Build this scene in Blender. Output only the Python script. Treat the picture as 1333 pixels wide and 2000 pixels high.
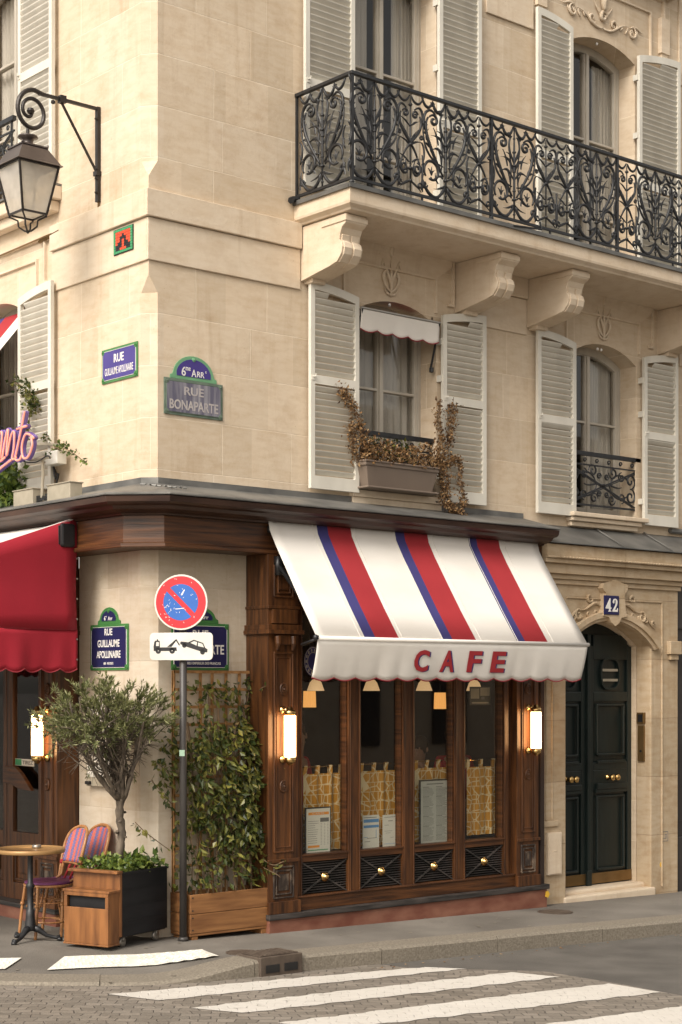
import bpy, math, random
from math import sin, cos, pi, radians, atan2, sqrt
from mathutils import Vector, Matrix
from mathutils.geometry import tessellate_polygon
random.seed(7)
for o in list(bpy.data.objects): bpy.data.objects.remove(o)
S = bpy.context.scene
COL = S.collection
# ------------------------------------------------------------------ camera, sky, sun, exposure
CAM = (-7.76, -11.45, 2.06); TH = radians(49.3); F = 3263.0; HZ = 1344.0; CX = 666.5
cd = bpy.data.cameras.new('camera'); cam = bpy.data.objects.new('camera', cd); COL.objects.link(cam)
cam.location = CAM; cam.rotation_euler = (pi/2, 0, TH - pi/2)
cd.sensor_fit = 'HORIZONTAL'; cd.sensor_width = 24.0; cd.lens = 24.0*F/1333.0
cd.shift_y = (HZ-1000.0)/1333.0; cd.clip_end = 2000; cd.clip_start = 0.1
S.camera = cam
W = bpy.data.worlds.new("World"); S.world = W; W.use_nodes = True
SUN_EL = 42; SUN_AZ = radians(198)          # direction the light comes from (from -x, a little -y)
nt = W.node_tree; bg = nt.nodes['Background']
sky = nt.nodes.new('ShaderNodeTexSky'); sky.sky_type = 'NISHITA'; sky.sun_disc = False
sky.sun_elevation = radians(SUN_EL); sky.sun_rotation = radians(90) - SUN_AZ
sky.air_density = 1.0; sky.dust_density = 3.0
hs = nt.nodes.new('ShaderNodeHueSaturation'); hs.inputs['Saturation'].default_value = 0.22
mx = nt.nodes.new('ShaderNodeMix'); mx.data_type = 'RGBA'; mx.blend_type = 'MULTIPLY'; mx.inputs[0].default_value = 1.0
mx.inputs[7].default_value = (1.0, 0.925, 0.83, 1)   # warm white balance of the overcast sky
nt.links.new(sky.outputs[0], hs.inputs['Color']); nt.links.new(hs.outputs[0], mx.inputs[6]); nt.links.new(mx.outputs[2], bg.inputs[0])
bg.inputs[1].default_value = 0.15
sl = bpy.data.lights.new('sun', 'SUN'); sl.energy = 2.0; sl.angle = radians(32); sl.color = (1, 0.945, 0.87)
so = bpy.data.objects.new('sun', sl); COL.objects.link(so)
sd = Vector((cos(SUN_AZ)*cos(radians(SUN_EL)), sin(SUN_AZ)*cos(radians(SUN_EL)), sin(radians(SUN_EL))))
so.rotation_euler = sd.to_track_quat('Z', 'Y').to_euler(); so.location = (-20, -20, 30)
S.view_settings.view_transform = 'Standard'; S.view_settings.look = 'None'
S.view_settings.exposure = 0.70; S.view_settings.gamma = 1.0
# ------------------------------------------------------------------ measuring helpers: a photograph point on a known plane
def ray(px, py):
    a = (px-CX)/F; b = (HZ-py)/F
    return cos(TH)+a*sin(TH), sin(TH)-a*cos(TH), b
def RX(px, p=0.0):
    d = ray(px, HZ); t = (-p-CAM[1])/d[1]; return CAM[0]+d[0]*t
def R(px, py, p=0.0):
    d = ray(px, py); t = (-p-CAM[1])/d[1]; return CAM[0]+d[0]*t, CAM[2]+d[2]*t
def L(px, py, p=0.0):          # on the left facade; u = -y
    d = ray(px, py); t = (-p-CAM[0])/d[0]; return -(CAM[1]+d[1]*t), CAM[2]+d[2]*t
def sm(a, b, x):
    t = max(0., min(1., (x-a)/(b-a))); return t*t*(3-2*t)
def cl(x): return max(-25., min(25., x))
def road_z(x, y): return -0.135-0.02*cl(x)
# ------------------------------------------------------------------ object helpers
ORG = {}
def _props(o, label=None, cat=None, group=None, kind=None):
    if label: o['label'] = label
    if cat: o['category'] = cat
    if group: o['group'] = group
    if kind: o['kind'] = kind
    return o
def thing(name, loc, label, cat, group=None):
    o = bpy.data.objects.new(name, None); COL.objects.link(o); o.location = loc; o.empty_display_size = .1
    ORG[o] = Vector(loc); return _props(o, label, cat, group)
class MB:
    def __init__(s): s.v = []; s.f = []; s.m = []
    def add(s, vs, fs, m=0):
        n = len(s.v); s.v += [tuple(v) for v in vs]; s.f += [tuple(i+n for i in f) for f in fs]; s.m += [m]*len(fs); return s
    def box(s, x0, x1, y0, y1, z0, z1, m=0):
        if x0 > x1: x0, x1 = x1, x0
        if y0 > y1: y0, y1 = y1, y0
        if z0 > z1: z0, z1 = z1, z0
        return s.add([(x0,y0,z0),(x1,y0,z0),(x1,y1,z0),(x0,y1,z0),(x0,y0,z1),(x1,y0,z1),(x1,y1,z1),(x0,y1,z1)],
              [(0,3,2,1),(4,5,6,7),(0,1,5,4),(1,2,6,5),(2,3,7,6),(3,0,4,7)], m)
    def fbox(s, fr, u0, u1, v0, v1, p0, p1, m=0):     # box in a facade frame
        if u0 > u1: u0, u1 = u1, u0
        if v0 > v1: v0, v1 = v1, v0
        if p0 > p1: p0, p1 = p1, p0
        c = [fr(u,v,p) for p in (p0,p1) for (u,v) in ((u0,v0),(u1,v0),(u1,v1),(u0,v1))]
        return s.add(c, [(0,3,2,1),(4,5,6,7),(0,1,5,4),(1,2,6,5),(2,3,7,6),(3,0,4,7)], m)
    def prism(s, fr, poly, p0, p1, m=0, holes=()):    # polygon (u,v) extruded between depths p0<p1, caps tessellated
        loops = [list(poly)]+[list(h) for h in holes]
        tri = tessellate_polygon([[Vector((a[0],a[1],0)) for a in l] for l in loops])
        flat = [a for l in loops for a in l]; n = len(flat)
        vs = [fr(a[0],a[1],p1) for a in flat]+[fr(a[0],a[1],p0) for a in flat]
        fs = []
        for t in tri:
            a,b,c = [flat[i] for i in t]
            ar = (b[0]-a[0])*(c[1]-a[1])-(c[0]-a[0])*(b[1]-a[1])
            t = tuple(t) if ar > 0 else (t[0],t[2],t[1])
            fs.append(t); fs.append(tuple(i+n for i in reversed(t)))
        k = 0
        for l in loops:
            A = sum(l[i][0]*l[(i+1)%len(l)][1]-l[(i+1)%len(l)][0]*l[i][1] for i in range(len(l)))
            for i in range(len(l)):
                a = k+i; b = k+(i+1)%len(l)
                out = (A > 0) if k == 0 else (A > 0)
                q = (b,a,a+n,b+n) if out else (a,b,b+n,a+n)
                if k > 0: q = q[::-1] if (A>0) else q
                fs.append(q)
            k += len(l)
        return s.add(vs, fs, m)
    def tube(s, pts, r, n=6, m=0, cap=True, up=None, flat=1.0):
        pts = [Vector(p) for p in pts]; N = len(pts); vs = []
        rr = r if isinstance(r, (list, tuple)) else [r]*N
        prev = None
        for i, p in enumerate(pts):
            t = (pts[min(i+1,N-1)]-pts[max(i-1,0)])
            if t.length < 1e-9: t = Vector((0,0,1))
            t.normalize()
            if prev is None:
                a = Vector(up) if up else (Vector((0,0,1)) if abs(t.z) < .9 else Vector((1,0,0)))
            else: a = prev
            a = a - t*a.dot(t)
            if a.length < 1e-6: a = t.orthogonal()
            a.normalize(); prev = a; b = t.cross(a)
            for k in range(n):
                an = 2*pi*(k+.5)/n
                vs.append(p + a*cos(an)*rr[i]*flat + b*sin(an)*rr[i])
        fs = [(i*n+k, i*n+(k+1)%n, (i+1)*n+(k+1)%n, (i+1)*n+k) for i in range(N-1) for k in range(n)]
        if cap: fs += [tuple(range(n))[::-1], tuple((N-1)*n+k for k in range(n))]
        return s.add(vs, fs, m)
    def lathe(s, prof, c=(0,0,0), n=20, m=0, axis='Z', ex=None, ey=None, ez=None):
        c = Vector(c)
        if ez is None:
            ex, ey, ez = Vector((1,0,0)), Vector((0,1,0)), Vector((0,0,1))
        vs = []
        for (r, z) in prof:
            for k in range(n):
                a = 2*pi*k/n; vs.append(c+ex*(r*cos(a))+ey*(r*sin(a))+ez*z)
        fs = [(i*n+k, i*n+(k+1)%n, (i+1)*n+(k+1)%n, (i+1)*n+k) for i in range(len(prof)-1) for k in range(n)]
        if prof[0][0] > 1e-5: fs.append(tuple(range(n))[::-1])
        if prof[-1][0] > 1e-5: fs.append(tuple((len(prof)-1)*n+k for k in range(n)))
        return s.add(vs, fs, m)
    def xform(s, M, start=0):
        s.v = s.v[:start]+[tuple(M @ Vector(v)) for v in s.v[start:]]; return s
    def islands(s):
        par = list(range(len(s.v)))
        def find(a):
            while par[a] != a: par[a] = par[par[a]]; a = par[a]
            return a
        for f in s.f:
            r = find(f[0])
            for i in f[1:]: par[find(i)] = r
        out = {}
        for f, m in zip(s.f, s.m): out.setdefault(find(f[0]), []).append((f, m))
        for fs in out.values():
            mp = {}; q = MB()
            for f, m in fs:
                for i in f:
                    if i not in mp: mp[i] = len(q.v); q.v.append(s.v[i])
                q.f.append(tuple(mp[i] for i in f)); q.m.append(m)
            yield q
    def build(s, name, mats, parent=None, local=False, smooth=False, bevel=0, split=False, **kw):
        if split: return [q.build(name, mats, parent, local, smooth, bevel, **kw) for q in list(s.islands())]
        me = bpy.data.meshes.new(name)
        off = Vector((0,0,0)) if (parent is None or local) else ORG[parent]
        me.from_pydata([(v[0]-off.x, v[1]-off.y, v[2]-off.z) for v in s.v], [], s.f)
        for m in (mats if isinstance(mats, (list, tuple)) else [mats]): me.materials.append(m)
        for p, mi in zip(me.polygons, s.m): p.material_index = mi; p.use_smooth = smooth
        me.validate(); me.update()
        o = bpy.data.objects.new(name, me); COL.objects.link(o)
        if parent is not None: o.parent = parent
        ORG[o] = ORG[parent] if parent is not None else Vector((0,0,0))
        if bevel:
            b = o.modifiers.new('bevel', 'BEVEL'); b.width = bevel; b.segments = 2; b.limit_method = 'ANGLE'; b.angle_limit = radians(40)
        return _props(o, **kw)
def solo(mb, name, mats, loc, label, cat, group=None, **kw):     # a top-level thing that is one mesh, origin at loc
    e = Vector(loc); mb.v = [(v[0]-e.x, v[1]-e.y, v[2]-e.z) for v in mb.v]
    o = mb.build(name, mats, **kw); o.location = loc; ORG[o] = e; return _props(o, label, cat, group)
def copy_tree(o, parent=None, M=None):
    c = o.copy(); COL.objects.link(c); ORG[c] = ORG.get(o, Vector((0,0,0)))
    if parent is not None: c.parent = parent
    for ch in list(o.children): copy_tree(ch, c)
    return c
def frame(o, ex, n, ez=(0,0,1)):
    o, ex, n, ez = Vector(o), Vector(ex), Vector(n), Vector(ez)
    return lambda u, v, p=0.0: o+ex*u+ez*v+n*p
FR = frame((0,0,0), (1,0,0), (0,-1,0))          # right facade
FL = frame((0,0,0), (0,-1,0), (-1,0,0))         # left facade, u = -y
def text(body, fr, uc, vc, w, h, p0, th=.002, off=0.0, mb=None, m=0):
    cu = bpy.data.curves.new('t', 'FONT'); cu.body = body; cu.size = 1; cu.offset = off; cu.resolution_u = 3; cu.extrude = .5
    ob = bpy.data.objects.new('t', cu); COL.objects.link(ob)
    dg = bpy.context.evaluated_depsgraph_get(); me = bpy.data.meshes.new_from_object(ob.evaluated_get(dg))
    xs = [v.co.x for v in me.vertices]; ys = [v.co.y for v in me.vertices]
    x0, x1, y0, y1 = min(xs), max(xs), min(ys), max(ys)
    sx = w/(x1-x0); sy = h/(y1-y0)
    mb = mb or MB()
    mb.add([fr(uc+(v.co.x-(x0+x1)/2)*sx, vc+(v.co.y-(y0+y1)/2)*sy, p0+(v.co.z+.5)*th) for v in me.vertices], [tuple(p.vertices) for p in me.polygons], m)
    bpy.data.objects.remove(ob); bpy.data.curves.remove(cu); bpy.data.meshes.remove(me)
    return mb
def arc(u0, u1, zs, zc, n=12):      # segmental arch points from left springing to right springing
    c = (u0+u1)/2; h = (u1-u0)/2; r = zc-zs; Rr = (h*h+r*r)/(2*r)
    a = math.asin(min(1, h/Rr)); return [(c+Rr*sin(-a+2*a*i/n), zc-Rr+Rr*cos(-a+2*a*i/n)) for i in range(n+1)]
def opening(u0, u1, z0, zs, zc, n=12): return [(u0,z0),(u1,z0)]+arc(u0,u1,zs,zc,n)[::-1]
# ------------------------------------------------------------------ materials
def newmat(name):
    m = bpy.data.materials.new(name); m.use_nodes = True; return m, m.node_tree.nodes, m.node_tree.links, m.node_tree.nodes['Principled BSDF']
def rgba(c): return (c[0], c[1], c[2], 1)
def mat(name, c1, c2=None, rough=.6, metal=0, scale=(5,5,5), bump=0, bscale=None, detail=5, contrast=(.35,.65), spec=.5, emit=None, est=0):
    m, N, K, b = newmat(name)
    b.inputs['Roughness'].default_value = rough; b.inputs['Metallic'].default_value = metal
    b.inputs['Specular IOR Level'].default_value = spec
    b.inputs['Base Color'].default_value = rgba(c1)
    tc = N.new('ShaderNodeTexCoord'); mp = N.new('ShaderNodeMapping'); mp.inputs['Scale'].default_value = scale
    K.new(tc.outputs['Object'], mp.inputs[0])
    no = N.new('ShaderNodeTexNoise'); no.inputs['Scale'].default_value = 1; no.inputs['Detail'].default_value = detail; K.new(mp.outputs[0], no.inputs[0])
    if c2:
        cr = N.new('ShaderNodeValToRGB'); cr.color_ramp.elements[0].position = contrast[0]; cr.color_ramp.elements[1].position = contrast[1]
        cr.color_ramp.elements[0].color = rgba(c1); cr.color_ramp.elements[1].color = rgba(c2)
        K.new(no.outputs[0], cr.inputs[0]); K.new(cr.outputs[0], b.inputs['Base Color'])
    if bump:
        n2 = no
        if bscale:
            n2 = N.new('ShaderNodeTexNoise'); n2.inputs['Scale'].default_value = bscale; n2.inputs['Detail'].default_value = 4; K.new(tc.outputs['Object'], n2.inputs[0])
        bp = N.new('ShaderNodeBump'); bp.inputs['Strength'].default_value = bump; bp.inputs['Distance'].default_value = .01
        K.new(n2.outputs[0], bp.inputs['Height']); K.new(bp.outputs[0], b.inputs['Normal'])
    if emit:
        b.inputs['Emission Color'].default_value = rgba(emit); b.inputs['Emission Strength'].default_value = est
    return m
def stone(name, ca, cb, cm, bw=1.05, rh=.43, joints=True, stain=.35, off=(0,0)):
    m, N, K, b = newmat(name); b.inputs['Roughness'].default_value = .88; b.inputs['Specular IOR Level'].default_value = .2
    tc = N.new('ShaderNodeTexCoord'); sp = N.new('ShaderNodeSeparateXYZ'); K.new(tc.outputs['Object'], sp.inputs[0])
    su = N.new('ShaderNodeMath'); su.operation = 'SUBTRACT'; K.new(sp.outputs[0], su.inputs[0]); K.new(sp.outputs[1], su.inputs[1])
    cb_ = N.new('ShaderNodeCombineXYZ'); K.new(su.outputs[0], cb_.inputs[0]); K.new(sp.outputs[2], cb_.inputs[1])
    mp = N.new('ShaderNodeMapping'); mp.inputs['Location'].default_value = (off[0], off[1], 0); K.new(cb_.outputs[0], mp.inputs[0])
    # slight wobble
    wn = N.new('ShaderNodeTexNoise'); wn.inputs['Scale'].default_value = 1.3; K.new(mp.outputs[0], wn.inputs[0])
    wm = N.new('ShaderNodeMix'); wm.data_type = 'RGBA'; wm.blend_type = 'LINEAR_LIGHT'; wm.inputs[0].default_value = .012
    K.new(mp.outputs[0], wm.inputs[6]); K.new(wn.outputs['Color'], wm.inputs[7])
    def mixc(bt, f, a, c):
        q = N.new('ShaderNodeMix'); q.data_type = 'RGBA'; q.blend_type = bt
        if isinstance(f, float): q.inputs[0].default_value = f
        else: K.new(f, q.inputs[0])
        for s_, i in ((a, 6), (c, 7)):
            if isinstance(s_, tuple): q.inputs[i].default_value = s_
            else: K.new(s_, q.inputs[i])
        return q.outputs[2]
    def noise(vec, sc, det=4, rough=.6):
        n_ = N.new('ShaderNodeTexNoise'); n_.inputs['Scale'].default_value = sc; n_.inputs['Detail'].default_value = det; n_.inputs['Roughness'].default_value = rough; K.new(vec, n_.inputs[0]); return n_.outputs[0]
    def ramp(src, p0, p1, c0=(0,0,0,1), c1=(1,1,1,1)):
        r_ = N.new('ShaderNodeValToRGB'); r_.color_ramp.elements[0].position = p0; r_.color_ramp.elements[1].position = p1
        r_.color_ramp.elements[0].color = c0; r_.color_ramp.elements[1].color = c1; K.new(src, r_.inputs[0]); return r_.outputs[0]
    if joints:
        br = N.new('ShaderNodeTexBrick'); br.inputs['Color1'].default_value = rgba(ca); br.inputs['Color2'].default_value = rgba(cb); br.inputs['Mortar'].default_value = rgba(cm)
        br.inputs['Scale'].default_value = 1; br.inputs['Mortar Size'].default_value = .0045; br.inputs['Mortar Smooth'].default_value = .4
        br.inputs['Brick Width'].default_value = bw; br.inputs['Row Height'].default_value = rh; br.offset = .37; br.squash = .72; br.squash_frequency = 3
        K.new(wm.outputs[2], br.inputs[0]); col = br.outputs[0]
    else:
        q = N.new('ShaderNodeRGB'); q.outputs[0].default_value = rgba(ca); col = q.outputs[0]
    big = ramp(noise(tc.outputs['Object'], .9, 3), .3, .75)
    col = mixc('MIX', mul(N, K, big, .55), col, rgba(cb))
    if joints:      # replaced and paler blocks here and there
        m3 = N.new('ShaderNodeMapping'); m3.inputs['Location'].default_value = (off[0]+.31, off[1]+.0, 0); K.new(cb_.outputs[0], m3.inputs[0])
        b2 = N.new('ShaderNodeTexBrick'); b2.inputs['Color1'].default_value = (0,0,0,1); b2.inputs['Color2'].default_value = (1,1,1,1); b2.inputs['Mortar'].default_value = (0,0,0,1)
        b2.inputs['Scale'].default_value = 1; b2.inputs['Mortar Size'].default_value = .0; b2.inputs['Brick Width'].default_value = .46; b2.inputs['Row Height'].default_value = rh; b2.offset = .61; K.new(m3.outputs[0], b2.inputs[0])
        col = mixc('MIX', mul(N, K, ramp(b2.outputs[0], .70, .74), .32), col, (min(1,ca[0]*1.15), min(1,ca[1]*1.15), ca[2]*1.16, 1))
        col = mixc('MULTIPLY', mul(N, K, ramp(b2.outputs[0], .22, .18), .22), col, (.86,.80,.70,1))
    vm = N.new('ShaderNodeMapping'); vm.inputs['Scale'].default_value = (7,7,.55); K.new(tc.outputs['Object'], vm.inputs[0])
    vs_ = ramp(noise(vm.outputs[0], 1.3, 5), .56, .80)
    col = mixc('MULTIPLY', mul(N, K, vs_, .45), col, (.66,.57,.46,1))
    # horizontal strata
    ms = N.new('ShaderNodeMapping'); ms.inputs['Scale'].default_value = (3.2,3.2,11); K.new(tc.outputs['Object'], ms.inputs[0])
    st = ramp(noise(ms.outputs[0], 1.6, 6), .42, .72)
    col = mixc('MULTIPLY', mul(N, K, st, stain), col, (.72,.60,.44,1))
    # dirt in patches + pits
    pt = ramp(noise(tc.outputs['Object'], 3.2, 8, .72), .50, .74)
    col = mixc('MULTIPLY', mul(N, K, pt, stain*1.1), col, (.62,.50,.38,1))
    pit = ramp(noise(tc.outputs['Object'], 55, 3), .66, .72)
    pm = ramp(noise(tc.outputs['Object'], 1.7, 2), .48, .62)
    pp = N.new('ShaderNodeMath'); pp.operation = 'MULTIPLY'; K.new(pit, pp.inputs[0]); K.new(pm, pp.inputs[1])
    col = mixc('MULTIPLY', mul(N, K, pp.outputs[0], .7), col, (.45,.36,.26,1))
    K.new(col, b.inputs['Base Color'])
    bp = N.new('ShaderNodeBump'); bp.inputs['Strength'].default_value = .5; bp.inputs['Distance'].default_value = .008
    ad = N.new('ShaderNodeMath'); ad.operation = 'MULTIPLY_ADD'; K.new(noise(tc.outputs['Object'], 28, 5), ad.inputs[0]); ad.inputs[1].default_value = .6
    if joints:
        iv = N.new('ShaderNodeMath'); iv.operation = 'MULTIPLY'; K.new(br.outputs['Fac'], iv.inputs[0]); iv.inputs[1].default_value = -.6; K.new(iv.outputs[0], ad.inputs[2])
    else: ad.inputs[2].default_value = 0
    K.new(ad.outputs[0], bp.inputs['Height']); K.new(bp.outputs[0], b.inputs['Normal'])
    return m
def mul(N, K, src, f):
    q = N.new('ShaderNodeMath'); q.operation = 'MULTIPLY'; K.new(src, q.inputs[0]); q.inputs[1].default_value = f; return q.outputs[0]
def leafmat(name, cols, rough=.5):
    m, N, K, b = newmat(name); b.inputs['Roughness'].default_value = rough; b.inputs['Specular IOR Level'].default_value = .4
    g = N.new('ShaderNodeNewGeometry'); r = N.new('ShaderNodeValToRGB'); e = r.color_ramp.elements
    e[0].color = rgba(cols[0]); e[1].color = rgba(cols[-1]); e[0].position = 0; e[1].position = 1
    for i, c in enumerate(cols[1:-1]):
        q = e.new((i+1)/(len(cols)-1)); q.color = rgba(c)
    K.new(g.outputs['Random Per Island'], r.inputs[0]); K.new(r.outputs[0], b.inputs['Base Color'])
    tr = N.new('ShaderNodeBsdfTranslucent'); K.new(r.outputs[0], tr.inputs[0]); ms = N.new('ShaderNodeMixShader'); ms.inputs[0].default_value = .25
    K.new(b.outputs[0], ms.inputs[1]); K.new(tr.outputs[0], ms.inputs[2]); K.new(ms.outputs[0], N['Material Output'].inputs[0]); return m
def glassmat(name, tint=(.93,.93,.90), fres=1.5, dirt=0.0):
    m, N, K, b = newmat(name); N.remove(b)
    t = N.new('ShaderNodeBsdfTransparent'); t.inputs[0].default_value = rgba(tint)
    g = N.new('ShaderNodeBsdfGlossy'); g.inputs['Roughness'].default_value = .02; g.inputs[0].default_value = (.9,.9,.9,1)
    f = N.new('ShaderNodeFresnel'); f.inputs[0].default_value = fres
    ge = N.new('ShaderNodeNewGeometry'); iv = N.new('ShaderNodeMath'); iv.operation = 'SUBTRACT'; iv.inputs[0].default_value = 1.0; K.new(ge.outputs['Backfacing'], iv.inputs[1])
    fm = N.new('ShaderNodeMath'); fm.operation = 'MULTIPLY'; K.new(f.outputs[0], fm.inputs[0]); K.new(iv.outputs[0], fm.inputs[1])
    s = N.new('ShaderNodeMixShader'); K.new(fm.outputs[0], s.inputs[0]); K.new(t.outputs[0], s.inputs[1]); K.new(g.outputs[0], s.inputs[2])
    K.new(s.outputs[0], N['Material Output'].inputs[0]); return m
ST_A, ST_B, ST_M = (.68,.575,.445), (.575,.475,.355), (.78,.685,.55)
M = {}
M['stone'] = stone('limestone', ST_A, ST_B, ST_M)
M['stone_trim'] = stone('limestone_trim', ST_A, ST_B, ST_M, joints=False, stain=.3)
M['stone_low'] = stone('limestone_pier', (.60,.53,.43), (.48,.41,.32), (.55,.47,.37), bw=1.6, rh=.62, stain=.3, off=(.3,.2))
M['stone_portal'] = stone('limestone_portal', (.54,.435,.31), (.44,.35,.24), (.35,.27,.185), bw=3, rh=.62, stain=.5, off=(0,.12))
M['wood'] = mat('dark_walnut_wood', (.022,.0075,.0025), (.125,.046,.0125), rough=.45, scale=(30,30,2.2), bump=.25, contrast=(.3,.72))
M['wood_h'] = mat('dark_walnut_wood_horizontal', (.022,.0075,.0025), (.12,.044,.0125), rough=.46, scale=(2.2,2.2,40), bump=.25, contrast=(.3,.72))
M['cornice'] = mat('weathered_brown_cornice_paint', (.026,.011,.007), (.055,.026,.016), rough=.45, scale=(3,3,20), bump=.2)
M['wood_worn'] = mat('worn_wood', (.03,.02,.015), (.22,.16,.11), rough=.6, scale=(14,14,6), bump=.4, contrast=(.52,.75))
M['blackwood'] = mat('black_plinth', (.012,.011,.01), (.06,.05,.045), rough=.6, scale=(3,3,30), bump=.3)
M['planter'] = mat('planter_plank_wood', (.155,.062,.02), (.31,.145,.05), rough=.65, scale=(2.5,9,26), bump=.3, contrast=(.3,.7))
M['cartwood'] = mat('varnished_oak_panel', (.10,.036,.010), (.27,.11,.032), rough=.45, scale=(14,14,2.2), bump=.2, contrast=(.3,.7))
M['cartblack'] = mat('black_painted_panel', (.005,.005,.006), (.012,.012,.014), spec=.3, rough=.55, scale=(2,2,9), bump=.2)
M['trellis'] = mat('trellis_lath', (.23,.11,.035), (.36,.19,.07), rough=.6, scale=(20,20,20))
M['iron'] = mat('wrought_iron_paint', (.006,.0065,.008), (.014,.015,.017), rough=.5, scale=(20,20,20), bump=.15, spec=.6)
M['iron2'] = mat('lantern_metal', (.020,.016,.014), (.035,.028,.024), rough=.42, metal=.3, scale=(9,9,9))
M['lantern_top'] = mat('lantern_roof_sheet', (.055,.042,.038), (.08,.062,.055), rough=.3, metal=.25, scale=(6,6,6))
M['shutter'] = mat('shutter_paint', (.66,.63,.55), (.55,.52,.45), rough=.5, scale=(6,6,3), bump=.08, contrast=(.4,.8))
M['winframe'] = mat('window_frame_paint', (.47,.43,.36), (.40,.36,.30), rough=.45, scale=(5,5,3))
M['zinc'] = mat('zinc_sheet', (.115,.115,.11), (.22,.215,.20), rough=.5, metal=.5, scale=(3,3,5), bump=.2)
M['marble'] = mat('red_marble', (.15,.050,.032), (.25,.115,.075), rough=.45, scale=(4,4,9), bump=.1, detail=9, contrast=(.35,.7))
M['brass'] = mat('polished_brass', (.60,.40,.16), rough=.22, metal=1)
M['brass_dull'] = mat('dull_brass', (.20,.125,.05), (.27,.17,.075), rough=.4, metal=.8, scale=(4,4,4))
M['lampglass'] = mat('lit_opal_glass', (.9,.85,.75), rough=.3, emit=(1,.58,.25), est=12.0)
M['glass'] = glassmat('window_glass', fres=1.7)
M['glass_up'] = glassmat('upper_window_glass', (.86,.85,.83), 1.6)
def frosted(name):
    m, N, K, b = newmat(name); b.inputs['Base Color'].default_value = (.80,.76,.70,1); b.inputs['Roughness'].default_value = .3
    t = N.new('ShaderNodeBsdfTransparent'); t.inputs[0].default_value = (.9,.88,.82,1); tr = N.new('ShaderNodeBsdfTranslucent'); tr.inputs[0].default_value = (.75,.7,.6,1)
    a = N.new('ShaderNodeMixShader'); a.inputs[0].default_value = .5; K.new(b.outputs[0], a.inputs[1]); K.new(tr.outputs[0], a.inputs[2])
    tc = N.new('ShaderNodeTexCoord'); no = N.new('ShaderNodeTexNoise'); no.inputs['Scale'].default_value = 6; K.new(tc.outputs['Object'], no.inputs[0])
    q = N.new('ShaderNodeMapRange'); q.inputs[1].default_value = .3; q.inputs[2].default_value = .7; q.inputs[3].default_value = .6; q.inputs[4].default_value = .92; K.new(no.outputs[0], q.inputs[0])
    c = N.new('ShaderNodeMixShader'); K.new(q.outputs[0], c.inputs[0]); K.new(t.outputs[0], c.inputs[1]); K.new(a.outputs[0], c.inputs[2]); K.new(c.outputs[0], N['Material Output'].inputs[0]); return m
M['glass_lantern'] = frosted('dusty_lantern_glass')
M['door'] = mat('green_black_door_paint', (.005,.010,.0095), (.008,.015,.0135), rough=.38, scale=(20,20,3), bump=.1)
M['asphalt'] = mat('asphalt', (.075,.068,.059), (.115,.105,.092), rough=.9, scale=(2,2,2), bump=.5, bscale=160)
M['pavement'] = mat('pavement_asphalt', (.115,.103,.087), (.19,.172,.147), rough=.88, scale=(1.1,1.1,1.1), bump=.5, bscale=140, detail=12, contrast=(.38,.66))
M['kerb'] = mat('granite_kerb', (.14,.12,.092), (.24,.21,.165), rough=.8, scale=(60,60,60), bump=.5, bscale=60, contrast=(.3,.7))
M['white_paint'] = mat('road_paint', (.62,.58,.51), (.40,.37,.32), rough=.7, scale=(30,30,30), bump=.25, contrast=(.58,.8), detail=9)
M['tactile'] = mat('white_tactile_resin', (.74,.71,.64), (.60,.57,.50), rough=.7, scale=(9,9,9))
M['castiron'] = mat('manhole_iron', (.075,.055,.042), (.11,.085,.065), rough=.6, metal=.2, scale=(12,12,12), bump=.15)
M['canvas'] = mat('white_awning_canvas', (.76,.725,.67), (.66,.62,.555), rough=.9, scale=(1.2,1.2,3), bump=.1, bscale=90, contrast=(.45,.8), detail=8)
M['c_red'] = mat('red_awning_canvas', (.35,.022,.028), (.31,.018,.024), rough=.9, scale=(3,3,3))
M['c_blue'] = mat('blue_awning_canvas', (.045,.04,.17), (.04,.035,.15), rough=.9, scale=(3,3,3))
M['deepred'] = mat('deep_red_canvas', (.34,.008,.022), (.28,.006,.018), rough=.85, scale=(1.5,1.5,1.5), bump=.1, bscale=70)
M['red_trim'] = mat('red_trim', (.25,.02,.03), rough=.8)
M['enamel_blue'] = mat('blue_enamel', (.045,.03,.19), (.06,.04,.22), rough=.25, scale=(4,4,4))
M['enamel_navy'] = mat('navy_enamel', (.016,.016,.075), rough=.28)
M['enamel_green'] = mat('green_enamel', (.045,.16,.045), (.06,.20,.055), rough=.3, scale=(8,8,8))
M['enamel_green2'] = mat('pale_green_enamel', (.16,.36,.19), (.13,.30,.16), rough=.35, scale=(8,8,8))
M['enamel_old'] = mat('faded_grey_violet_enamel', (.105,.10,.145), (.31,.30,.32), rough=.5, scale=(26,26,2.0), contrast=(.42,.75))
M['enamel_oldg'] = mat('faded_grey_green_enamel', (.09,.13,.095), (.15,.20,.15), rough=.5, scale=(8,8,8))
M['white'] = mat('white_enamel', (.74,.72,.68), rough=.4)
M['signwhite'] = mat('sign_white', (.66,.64,.58), (.58,.56,.5), rough=.35, scale=(5,5,5))
M['signred'] = mat('sign_red', (.56,.018,.028), (.50,.016,.025), rough=.3, scale=(5,5,5))
M['signblue'] = mat('sign_blue', (.018,.12,.44), (.02,.10,.38), rough=.3, scale=(5,5,5))
M['black'] = mat('black_plastic', (.012,.012,.013), rough=.4)
M['polegrey'] = mat('grey_pole_paint', (.038,.034,.032), (.055,.05,.046), rough=.45, scale=(9,9,3))
M['curtain_y'] = None
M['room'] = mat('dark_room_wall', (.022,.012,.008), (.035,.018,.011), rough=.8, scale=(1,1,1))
M['room_up'] = mat('upstairs_room_wall', (.16,.15,.125), (.19,.175,.14), rough=.9, scale=(1,1,1))
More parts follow.
